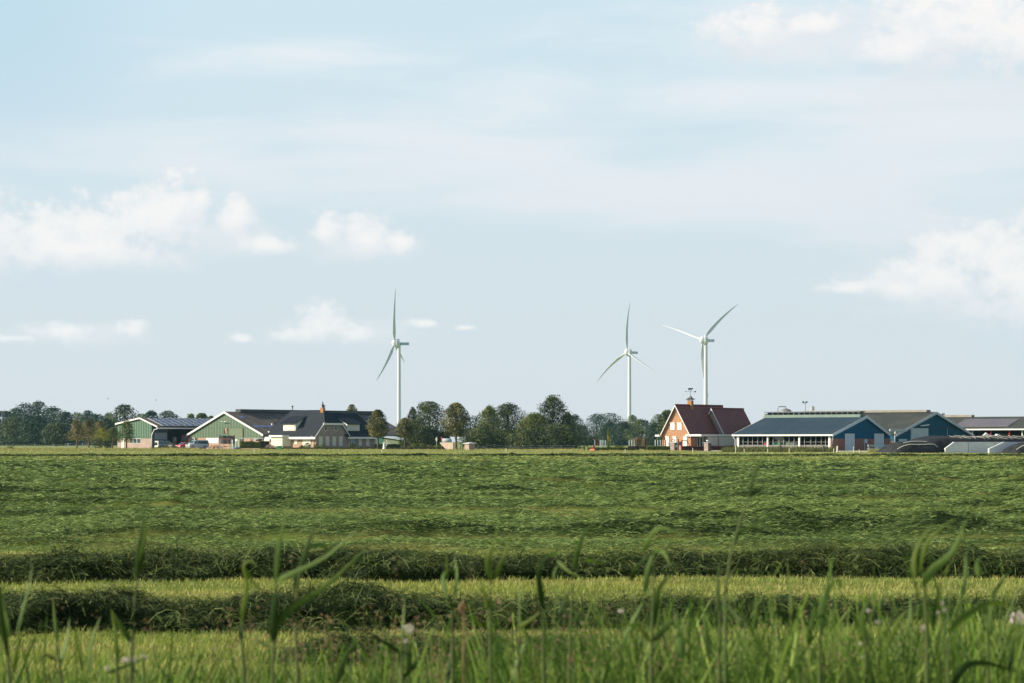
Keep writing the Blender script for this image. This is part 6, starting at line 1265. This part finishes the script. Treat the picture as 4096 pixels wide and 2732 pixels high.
turbine(2480, (1578, 1371), 1595, [(1584, 1155, -1), (1511, 1527, -1), (1609, 1443, 1)], [(1573, 1290), (1555, 1450), (1588, 1400)], (1588, 1369, 1635, 1380), (13, 16), 'leftmost wind turbine, rotor nearly edge on, standing right of the dark roofed farmhouse', True)
turbine(2630, (2509, 1409), 2519, [(2524, 1204, 1), (2392, 1526, 1), (2625, 1501, -1)], [(2503, 1300), (2440, 1455), (2560, 1448)], (2516, 1405, 2552, 1415), (12, 15), 'middle wind turbine rising from the hazy trees left of the brick house')
turbine(2360, (2812, 1359), 2825, [(2964, 1210, 1), (2661, 1291, 1), (2839, 1588, 1)], [(2880, 1270), (2740, 1320), (2806, 1480)], (2822, 1356, 2859, 1367), (14, 17), 'rightmost wind turbine, its tower standing behind the red roof of the brick house')

# ------------------------------------------------------------------ reeds and bank plants close to the camera
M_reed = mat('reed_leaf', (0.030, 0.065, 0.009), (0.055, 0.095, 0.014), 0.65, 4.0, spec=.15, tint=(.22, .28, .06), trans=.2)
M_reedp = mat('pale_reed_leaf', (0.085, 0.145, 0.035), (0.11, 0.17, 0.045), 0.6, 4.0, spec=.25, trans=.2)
M_reedy = mat('sunlit_reed_leaf', (0.075, 0.125, 0.018), (0.11, 0.15, 0.028), 0.6, 6.0, spec=.2, trans=.3)  # lighter reed leaf copy, sunlight put into its colour
M_reedd = mat('shaded_reed_leaf', (0.018, 0.042, 0.008), (0.032, 0.06, 0.010), 0.65, 6.0, spec=.15, trans=.12)  # darker reed leaf copy, shade put into its colour
M_stem = mat('reed_stem', (0.06, 0.10, 0.02), (0.09, 0.11, 0.03), 0.6, 4.0, trans=.1)
M_seed = mat('brown_stalk', (0.20, 0.13, 0.06), (0.24, 0.16, 0.07), 0.8, 8.0)
M_petal = mat('white_petals', (0.62, 0.55, 0.58), (0.56, 0.46, 0.52), 0.8, 30.0, trans=.3)
def cat_rom(P, n=14):
    P = [Vector(p) for p in P]
    if len(P) == 2: P = [P[0], (P[0] + P[1]) / 2 + Vector((0, .02, .015)), P[1]]
    Q = [P[0] * 2 - P[1]] + P + [P[-1] * 2 - P[-2]]; out = []
    for i in range(1, len(Q) - 2):
        for k in range(n):
            u = k / n; a, b, c, d = Q[i - 1:i + 3]
            out.append(.5 * ((2 * b) + (c - a) * u + (2 * a - 5 * b + 4 * c - d) * u * u + (3 * b - a - 3 * c + d) * u ** 3))
    return out + [P[-1]]
def blade_mesh(pts, w, twist=0.0):
    n = len(pts) - 1; vs = []
    for i, p in enumerate(pts):
        u = i / n; d = (pts[min(i + 1, n)] - pts[max(i - 1, 0)]).normalized(); sd = d.cross(Vector((math.sin(twist + u), 1, .1)))
        sd = sd.normalized() if sd.length > .05 else Vector((1, 0, 0)); nm = d.cross(sd)
        ww = w / 2 * max(.02, min(1.0, .35 + u / .28) * (1 - u) ** .62)
        vs += [p - sd * ww, p + nm * ww * .35, p + sd * ww]
    return vs, [(3 * i + a, 3 * i + a + 1, 3 * i + a + 4, 3 * i + a + 3) for i in range(n) for a in (0, 1)]
def reed(D, stem, leaves, label, sw=.011, mats=None, cat='reed'):
    """stem and leaves: lists of photo pixels; the plant stands at distance D; leaves = (points, width px, pale?)"""
    s = D / F; f = lambda p, k=0.0: Vector((GX(p[0], D), D + k, GZ(p[1], D)))
    low = stem[0]; base = Vector((GX(low[0], D) , D, 0)); t = thing('reed', base, label, cat, 'reeds and tall blades close to the camera')
    part('stem', M_stem, t, lambda mb: mb.tube([base, base * .45 + f(stem[0]) * .55] + [f(p) for p in stem], [sw * .6] * 2 + [sw * (.55 - .3 * i / max(1, len(stem) - 1)) for i in range(len(stem))], 6))
    for pts, w, pale in leaves:
        dy = random.uniform(-.10, .10); P = [f(p, dy * i / max(1, len(pts) - 1)) for i, p in enumerate(pts)]
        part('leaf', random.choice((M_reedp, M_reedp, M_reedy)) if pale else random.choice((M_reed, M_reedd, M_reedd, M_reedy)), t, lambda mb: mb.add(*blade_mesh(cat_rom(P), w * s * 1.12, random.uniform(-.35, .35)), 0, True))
    return t
k = .5955
Lc = lambda pts: [(x * k, 1800 + y * k) for x, y in pts]; Cc = lambda pts: [(1300 + x * k, 1800 + y * k) for x, y in pts]; Rc = lambda pts: [(2696 + x * k, 1800 + y * k) for x, y in pts]
q = k
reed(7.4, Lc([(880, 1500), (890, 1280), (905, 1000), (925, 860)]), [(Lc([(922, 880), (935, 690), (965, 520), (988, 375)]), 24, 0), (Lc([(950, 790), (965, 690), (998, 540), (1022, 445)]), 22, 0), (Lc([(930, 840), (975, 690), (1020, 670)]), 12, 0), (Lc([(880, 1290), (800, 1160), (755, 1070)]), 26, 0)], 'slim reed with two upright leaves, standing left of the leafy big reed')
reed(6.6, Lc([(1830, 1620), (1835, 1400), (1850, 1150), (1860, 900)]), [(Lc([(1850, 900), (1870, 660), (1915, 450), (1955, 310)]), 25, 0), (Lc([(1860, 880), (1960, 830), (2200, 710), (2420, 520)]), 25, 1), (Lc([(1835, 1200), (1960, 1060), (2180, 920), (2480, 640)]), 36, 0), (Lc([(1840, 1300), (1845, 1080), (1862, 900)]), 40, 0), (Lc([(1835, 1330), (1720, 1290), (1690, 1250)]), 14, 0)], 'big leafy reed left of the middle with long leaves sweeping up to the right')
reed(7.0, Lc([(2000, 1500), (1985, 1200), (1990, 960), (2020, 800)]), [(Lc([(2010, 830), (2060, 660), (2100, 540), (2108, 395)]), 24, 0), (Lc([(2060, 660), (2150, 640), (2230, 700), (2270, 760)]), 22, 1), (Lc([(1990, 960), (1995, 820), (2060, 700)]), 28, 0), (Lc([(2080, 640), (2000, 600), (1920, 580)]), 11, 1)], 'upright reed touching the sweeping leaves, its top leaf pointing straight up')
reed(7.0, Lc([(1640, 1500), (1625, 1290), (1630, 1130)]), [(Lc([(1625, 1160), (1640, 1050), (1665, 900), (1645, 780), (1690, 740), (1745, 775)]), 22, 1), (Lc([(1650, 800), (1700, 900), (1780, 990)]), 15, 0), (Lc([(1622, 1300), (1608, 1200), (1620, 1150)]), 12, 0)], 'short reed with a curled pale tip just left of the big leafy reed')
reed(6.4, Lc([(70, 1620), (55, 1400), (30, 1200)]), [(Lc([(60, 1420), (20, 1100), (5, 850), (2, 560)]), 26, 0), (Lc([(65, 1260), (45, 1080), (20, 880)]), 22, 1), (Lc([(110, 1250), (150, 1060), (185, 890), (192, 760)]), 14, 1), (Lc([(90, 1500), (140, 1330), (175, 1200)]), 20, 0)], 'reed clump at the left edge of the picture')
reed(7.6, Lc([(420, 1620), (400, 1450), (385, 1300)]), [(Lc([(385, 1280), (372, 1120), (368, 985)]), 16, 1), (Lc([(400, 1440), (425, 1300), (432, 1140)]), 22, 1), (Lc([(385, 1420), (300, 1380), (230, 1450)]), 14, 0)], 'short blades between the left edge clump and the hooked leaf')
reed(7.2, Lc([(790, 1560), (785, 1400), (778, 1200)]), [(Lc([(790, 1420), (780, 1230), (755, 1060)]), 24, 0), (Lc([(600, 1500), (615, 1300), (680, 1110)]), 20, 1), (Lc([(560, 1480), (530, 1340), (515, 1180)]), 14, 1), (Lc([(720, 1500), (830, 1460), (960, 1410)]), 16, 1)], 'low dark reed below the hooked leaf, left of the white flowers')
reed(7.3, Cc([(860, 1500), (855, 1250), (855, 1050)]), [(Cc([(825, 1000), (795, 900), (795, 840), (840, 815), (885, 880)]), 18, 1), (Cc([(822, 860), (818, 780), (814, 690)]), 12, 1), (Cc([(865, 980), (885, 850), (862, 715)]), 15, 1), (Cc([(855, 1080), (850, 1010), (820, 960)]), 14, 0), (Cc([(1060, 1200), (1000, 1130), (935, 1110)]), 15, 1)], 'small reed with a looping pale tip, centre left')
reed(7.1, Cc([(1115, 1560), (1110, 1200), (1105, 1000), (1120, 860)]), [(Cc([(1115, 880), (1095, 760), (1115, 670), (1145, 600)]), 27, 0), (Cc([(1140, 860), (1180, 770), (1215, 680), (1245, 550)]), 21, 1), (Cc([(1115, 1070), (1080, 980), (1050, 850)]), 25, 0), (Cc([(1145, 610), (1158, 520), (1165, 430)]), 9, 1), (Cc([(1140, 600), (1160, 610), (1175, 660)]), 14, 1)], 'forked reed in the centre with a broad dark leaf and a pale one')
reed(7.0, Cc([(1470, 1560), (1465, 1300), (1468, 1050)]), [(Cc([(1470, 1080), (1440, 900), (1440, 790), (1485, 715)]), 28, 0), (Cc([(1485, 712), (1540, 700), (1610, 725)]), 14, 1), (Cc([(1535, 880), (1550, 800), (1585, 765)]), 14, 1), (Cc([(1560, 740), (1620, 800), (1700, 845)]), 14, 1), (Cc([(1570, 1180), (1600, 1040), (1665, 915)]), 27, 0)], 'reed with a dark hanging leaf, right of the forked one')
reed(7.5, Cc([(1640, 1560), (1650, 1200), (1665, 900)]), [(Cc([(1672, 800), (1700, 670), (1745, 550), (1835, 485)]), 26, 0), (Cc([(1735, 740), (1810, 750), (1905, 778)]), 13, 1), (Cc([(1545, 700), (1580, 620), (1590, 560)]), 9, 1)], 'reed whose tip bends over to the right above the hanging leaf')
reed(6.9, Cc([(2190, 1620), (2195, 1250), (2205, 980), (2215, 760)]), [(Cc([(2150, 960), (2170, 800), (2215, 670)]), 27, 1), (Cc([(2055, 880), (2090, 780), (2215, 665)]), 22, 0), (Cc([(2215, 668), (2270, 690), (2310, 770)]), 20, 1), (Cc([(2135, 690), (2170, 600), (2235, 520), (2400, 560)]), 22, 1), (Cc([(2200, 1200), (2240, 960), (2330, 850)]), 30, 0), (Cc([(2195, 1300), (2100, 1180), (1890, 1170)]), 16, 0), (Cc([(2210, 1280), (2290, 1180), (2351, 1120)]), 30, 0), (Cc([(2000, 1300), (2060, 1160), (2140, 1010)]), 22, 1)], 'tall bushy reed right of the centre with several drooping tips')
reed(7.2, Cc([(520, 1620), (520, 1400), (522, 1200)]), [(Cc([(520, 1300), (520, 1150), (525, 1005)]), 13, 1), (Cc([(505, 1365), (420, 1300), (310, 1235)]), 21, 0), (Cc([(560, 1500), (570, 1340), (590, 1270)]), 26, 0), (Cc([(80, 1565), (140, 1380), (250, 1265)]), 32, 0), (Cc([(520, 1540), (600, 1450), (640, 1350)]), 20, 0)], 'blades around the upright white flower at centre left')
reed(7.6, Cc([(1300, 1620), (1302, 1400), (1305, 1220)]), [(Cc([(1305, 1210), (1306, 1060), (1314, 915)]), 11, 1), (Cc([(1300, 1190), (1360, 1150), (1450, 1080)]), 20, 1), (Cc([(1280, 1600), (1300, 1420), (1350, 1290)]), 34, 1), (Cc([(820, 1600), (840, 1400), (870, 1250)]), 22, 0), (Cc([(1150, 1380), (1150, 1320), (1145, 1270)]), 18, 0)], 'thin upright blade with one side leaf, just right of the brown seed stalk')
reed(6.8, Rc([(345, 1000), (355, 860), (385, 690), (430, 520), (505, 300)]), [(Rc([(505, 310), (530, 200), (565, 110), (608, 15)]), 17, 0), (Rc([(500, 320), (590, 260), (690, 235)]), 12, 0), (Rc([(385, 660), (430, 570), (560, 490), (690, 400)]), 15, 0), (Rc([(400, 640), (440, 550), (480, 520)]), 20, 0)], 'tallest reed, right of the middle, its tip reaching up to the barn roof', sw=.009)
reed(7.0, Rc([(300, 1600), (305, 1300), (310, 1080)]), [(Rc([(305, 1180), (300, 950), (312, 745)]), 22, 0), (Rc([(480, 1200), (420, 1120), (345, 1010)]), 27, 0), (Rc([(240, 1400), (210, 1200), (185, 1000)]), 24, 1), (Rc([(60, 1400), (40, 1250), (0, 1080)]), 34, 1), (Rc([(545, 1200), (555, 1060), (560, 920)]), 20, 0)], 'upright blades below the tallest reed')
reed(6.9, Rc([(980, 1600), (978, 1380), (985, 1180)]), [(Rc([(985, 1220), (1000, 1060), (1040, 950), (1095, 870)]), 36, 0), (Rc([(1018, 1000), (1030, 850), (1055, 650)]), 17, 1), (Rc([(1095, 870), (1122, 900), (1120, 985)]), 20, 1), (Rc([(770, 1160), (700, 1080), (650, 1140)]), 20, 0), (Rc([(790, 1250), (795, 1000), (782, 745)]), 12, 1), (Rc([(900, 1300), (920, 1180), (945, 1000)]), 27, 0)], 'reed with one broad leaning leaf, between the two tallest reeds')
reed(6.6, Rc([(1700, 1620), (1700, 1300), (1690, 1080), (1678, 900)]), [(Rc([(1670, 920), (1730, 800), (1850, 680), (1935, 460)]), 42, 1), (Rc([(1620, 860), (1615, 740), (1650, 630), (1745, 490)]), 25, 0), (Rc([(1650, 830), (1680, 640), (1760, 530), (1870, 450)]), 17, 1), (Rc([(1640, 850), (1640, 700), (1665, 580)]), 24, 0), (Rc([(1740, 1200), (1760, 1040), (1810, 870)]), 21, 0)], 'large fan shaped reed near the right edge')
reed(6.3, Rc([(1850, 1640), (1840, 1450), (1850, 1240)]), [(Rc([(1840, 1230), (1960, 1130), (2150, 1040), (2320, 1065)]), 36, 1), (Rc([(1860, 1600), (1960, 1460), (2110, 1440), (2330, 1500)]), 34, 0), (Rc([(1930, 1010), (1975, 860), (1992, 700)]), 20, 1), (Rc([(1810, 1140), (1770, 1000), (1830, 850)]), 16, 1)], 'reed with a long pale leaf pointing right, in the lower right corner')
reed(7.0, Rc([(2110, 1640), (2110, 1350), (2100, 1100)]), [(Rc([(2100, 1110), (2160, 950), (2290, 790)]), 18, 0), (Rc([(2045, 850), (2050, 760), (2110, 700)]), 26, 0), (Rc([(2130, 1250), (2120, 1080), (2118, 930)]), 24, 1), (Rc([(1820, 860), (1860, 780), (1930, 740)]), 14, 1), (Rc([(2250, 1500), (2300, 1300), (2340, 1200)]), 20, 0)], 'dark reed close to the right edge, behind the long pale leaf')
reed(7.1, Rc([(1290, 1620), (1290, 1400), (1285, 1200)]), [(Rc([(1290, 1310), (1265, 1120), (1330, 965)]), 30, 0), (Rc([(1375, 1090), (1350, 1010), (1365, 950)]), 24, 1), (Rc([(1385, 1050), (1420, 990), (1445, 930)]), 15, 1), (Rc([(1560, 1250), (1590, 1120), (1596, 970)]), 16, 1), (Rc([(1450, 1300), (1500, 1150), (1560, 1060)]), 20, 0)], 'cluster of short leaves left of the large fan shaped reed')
reed(7.8, Cc([(930, 1600), (930, 1400), (932, 1200)]), [(Cc([(940, 1200), (935, 1120), (930, 1055)]), 5, 0)], 'blade behind the thin brown seed stalk')
o = part  # brown stalk
t = thing('seed_stalk', (GX(1854, 7.3), 7.3, 0), 'thin orange brown seed stalk in the centre of the bank', 'stalk')
part('stalk', M_seed, t, lambda mb: mb.tube([(GX(1854, 7.3), 7.3, 0)] + [W(*Cc([p])[0], 7.3) for p in ((930, 1400), (932, 1200), (930, 1060))], [.004, .004, .004, .003], 5))
part('seed_head', M_seed, t, lambda mb: [mb.lathe(W(*Cc([p])[0], 7.3), [(.002, 0), (.005, .01), (.002, .022)], 6) for p in ((930, 1060), (915, 1075), (942, 1080), (905, 1090), (925, 1110), (938, 1130))])
def flower(px, py, D, r, label):
    c = W(px, py, D); t = thing('flower', (c.x, D, 0), label, 'flower', 'small white flowers on the bank')
    part('stalk', M_stem, t, lambda mb: mb.tube([(c.x + .02, D, 0), (c.x + .01, D, c.z * .6), c], [.003, .0025, .002], 5)); n = 60
    d = rng.normal(0, 1, (n, 3)); d /= np.linalg.norm(d, axis=1)[:, None]; p = d * r * rng.uniform(.5, 1, n)[:, None] * np.array([1, 1, .75]); V, Fc = leaf_cloud(p, d, r * .55)
    np_mesh('petals', V + np.array(c), Fc, M_petal, parent=t, org=(c.x, D, 0))
fl = [(Cc([(555, 1205)])[0], .024, 'largest upright white flower head left of the centre'), (Cc([(540, 1285)])[0], .010, 'tiny pale bud just below the large white flower head'), (Lc([(840, 1412)])[0], .014, 'leftmost white flower of the low trio at lower left'), (Lc([(895, 1405)])[0], .014, 'middle white flower of the low trio at lower left'), (Lc([(965, 1388)])[0], .012, 'right hand white flower of the low trio at lower left'), (Lc([(718, 1465)])[0], .011, 'single pale flower below the low trio at lower left'),
      (Rc([(2308, 1132)])[0], .030, 'largest white flower at the right edge of the bank'), (Rc([(1790, 1030)])[0], .012, 'upper white flower beside the fan shaped reed'), (Rc([(1773, 1095)])[0], .010, 'white flower below the upper one beside the fan shaped reed'), (Rc([(1812, 1078)])[0], .009, 'small white flower to the right in the group of three by the fan shaped reed'), (Rc([(1680, 1192)])[0], .012, 'round white flower under the fan shaped reed'), (Rc([(1370, 1155)])[0], .011, 'pale flower left of the fan shaped reed'), (Rc([(1310, 1080)])[0], .009, 'faint bud on the curled leaf left of the fan shaped reed'), (Rc([(1260, 1300)])[0], .012, 'pale flower low down between the broad leaf and the fan shaped reed'), (Rc([(1265, 1390)])[0], .009, 'lowest tiny pale flower right of the centre'), (Rc([(2270, 1320)])[0], .008, 'tiny bud under the largest right edge flower'), (Cc([(1990, 1080)])[0], .011, 'pinkish flower before the near row, right of the centre')]
for (p, r, lb) in fl: flower(p[0], p[1], 7.6, r, lb)
# thick growth along the bank
n = 15000; yy = rng.uniform(7.2, 10.5, n); pxx = rng.uniform(-150, 4250, n); kp = rng.uniform(0, 1, n) < np.interp(pxx, [0, 900, 1600, 2300, 4200], [.8, .75, .85, 1, 1]); yy, pxx = yy[kp], pxx[kp]; n = len(yy); xx = (pxx - 2048) / F * yy
toprow = np.interp(pxx, [-150, 300, 900, 1300, 1900, 2300, 2700, 3300, 4000, 4250], [2680, 2700, 2720, 2690, 2650, 2590, 2545, 2555, 2515, 2495]) + rng.gamma(1.3, 85, n) - 120 - (rng.uniform(0, 1, n) < .2) * rng.uniform(0, 190, n) * np.interp(pxx, [0, 1500, 2300, 4200], [.5, .6, 1, 1.1]) + 60 * (fbm(xx * 2.2, yy * 1.5, 5, 2) - .5) * 2
hh = np.clip(EYE + (HZ - toprow) / F * yy, .15, 1.3)
P = np.stack([xx, yy, np.zeros(n)], 1); V, Fc, s = strands(P, rng.uniform(0, 6.28, n), hh * 1.05, rng.uniform(0, 1, n) ** 4 * .022 + rng.uniform(.003, .009, n), np.zeros(n), pitch=rng.uniform(.85, 1.52, n), segs=6, roll=rng.uniform(-.2, .2, n), droop=rng.uniform(0, .45, n) ** 2 * 2)
M_bank = mat('bank_blade', (0.018, 0.050, 0.008), (0.045, 0.10, 0.016), 0.6, 3.0, spec=.2, tint=(.36, .50, .10), trans=.3)
o = np_mesh('bank_grass', V, Fc, M_bank, tint=np.repeat(np.clip(rng.beta(.7, 2.9, n), 0, 1), s)); tag(o, 'tall blurred green grass along the near bank', 'grass', kind='stuff')
n = 560; yy = rng.uniform(6.8, 9.5, n); pxx = rng.uniform(-100, 4200, n); kp = rng.uniform(0, 1, n) < np.interp(pxx, [0, 1500, 2300, 4200], [.35, .45, .95, 1]); yy, pxx = yy[kp], pxx[kp]; n = len(yy); xx = (pxx - 2048) / F * yy
toprow = np.interp(pxx, [0, 1500, 2300, 4200], [2560, 2520, 2400, 2360]) + rng.uniform(0, 1, n) ** .6 * 300; hh = np.clip(EYE + (HZ - toprow) / F * yy, .2, 1.3)
P = np.stack([xx, yy, np.zeros(n)], 1); dr_ = rng.uniform(0, .8, n) ** 2; V, Fc, s = strands(P, rng.uniform(0, 6.28, n), hh * (1.05 + dr_ * .35), rng.uniform(.007, .019, n), np.zeros(n), pitch=rng.uniform(.95, 1.5, n), segs=12, roll=rng.uniform(-.2, .2, n), droop=dr_)
o = np_mesh('bank_reeds', V, Fc, M_bank, tint=np.repeat(np.clip(rng.beta(.45, 2.6, n), 0, 1), s)); tag(o, 'thicket of broad arching reed blades along the near bank, densest at right', 'grass', kind='stuff')
n = 420; yy = rng.uniform(7.0, 10.0, n); pxx = np.clip(rng.normal(2350, 1150, n), -100, 4200); xx = (pxx - 2048) / F * yy
hh = np.clip(EYE + (HZ - (2600 - rng.gamma(1.5, 45, n))) / F * yy, .2, 1.2); P = np.stack([xx, yy, np.zeros(n)], 1)
V, Fc, s = strands(P, rng.uniform(0, 6.28, n), hh, rng.uniform(.0018, .0035, n), np.zeros(n), pitch=rng.uniform(1.15, 1.54, n), segs=5, roll=rng.uniform(-.2, .2, n)); ti = V.reshape(n, 6, 2, 3)[:, 5].mean(1)
m_ = n * 7; cc_ = np.repeat(ti, 7, 0) + rng.normal(0, 1, (m_, 3)) * np.array([.008, .008, .028]); V2, F2 = leaf_cloud(cc_, np.tile([[0, -1., .2]], (m_, 1)), .011, .6, .5)
o = np_mesh('seeding_stalks', np.concatenate([V, V2]), np.concatenate([Fc, F2 + len(V)]), mat('tan_seed_head', (.20, .15, .09), (.30, .20, .13), .9, 9.0, spec=.1, trans=.2)); tag(o, 'thin tan and pinkish seeding stalks scattered through the near bank', 'grass', kind='stuff')
# low leafy weeds between the blades
n = 15000; yy = rng.uniform(7.6, 11.0, n); pxx = rng.uniform(-150, 4250, n); xx = (pxx - 2048) / F * yy
toprow = np.interp(pxx, [-150, 300, 900, 1300, 1900, 2300, 2700, 3300, 4000, 4250], [2760, 2790, 2800, 2780, 2750, 2690, 2640, 2640, 2590, 2570]) + 90 * (fbm(xx * 3, yy * 2, 6, 2) - .5) * 2
zt = np.clip(EYE + (HZ - toprow) / F * yy, .1, 1.2); zz = zt * rng.uniform(.45, 1.0, n) ** .5
V, Fc = leaf_cloud(np.stack([xx, yy, zz], 1), np.tile([[0, -.3, .8]], (n, 1)), .030, .8, .45)
o = np_mesh('bank_weeds', V, Fc, M_reed, tint=np.clip(rng.beta(1.2, 2, n), 0, 1)); tag(o, 'low mixed leafy weeds among the grass of the near bank', 'weeds', kind='stuff')

# ------------------------------------------------------------------ air
hz_m = bpy.data.materials.new('air_haze'); hz_m.use_nodes = True; ht = hz_m.node_tree; ht.nodes.clear()
pv = N(ht, 'ShaderNodeVolumePrincipled'); pv.inputs['Color'].default_value = (0.38, 0.74, 1.0, 1); pv.inputs['Density'].default_value = HAZE; pv.inputs['Anisotropy'].default_value = 0.2
ho = N(ht, 'ShaderNodeOutputMaterial'); ht.links.new(pv.outputs[0], ho.inputs['Volume'])
hz = MB().box((-1500, -60, -1), (1500, 3000, 175)).build('haze', hz_m, base=(0, 0, -1)); tag(hz, 'thin blue air between the field and the far trees', 'haze', kind='stuff')
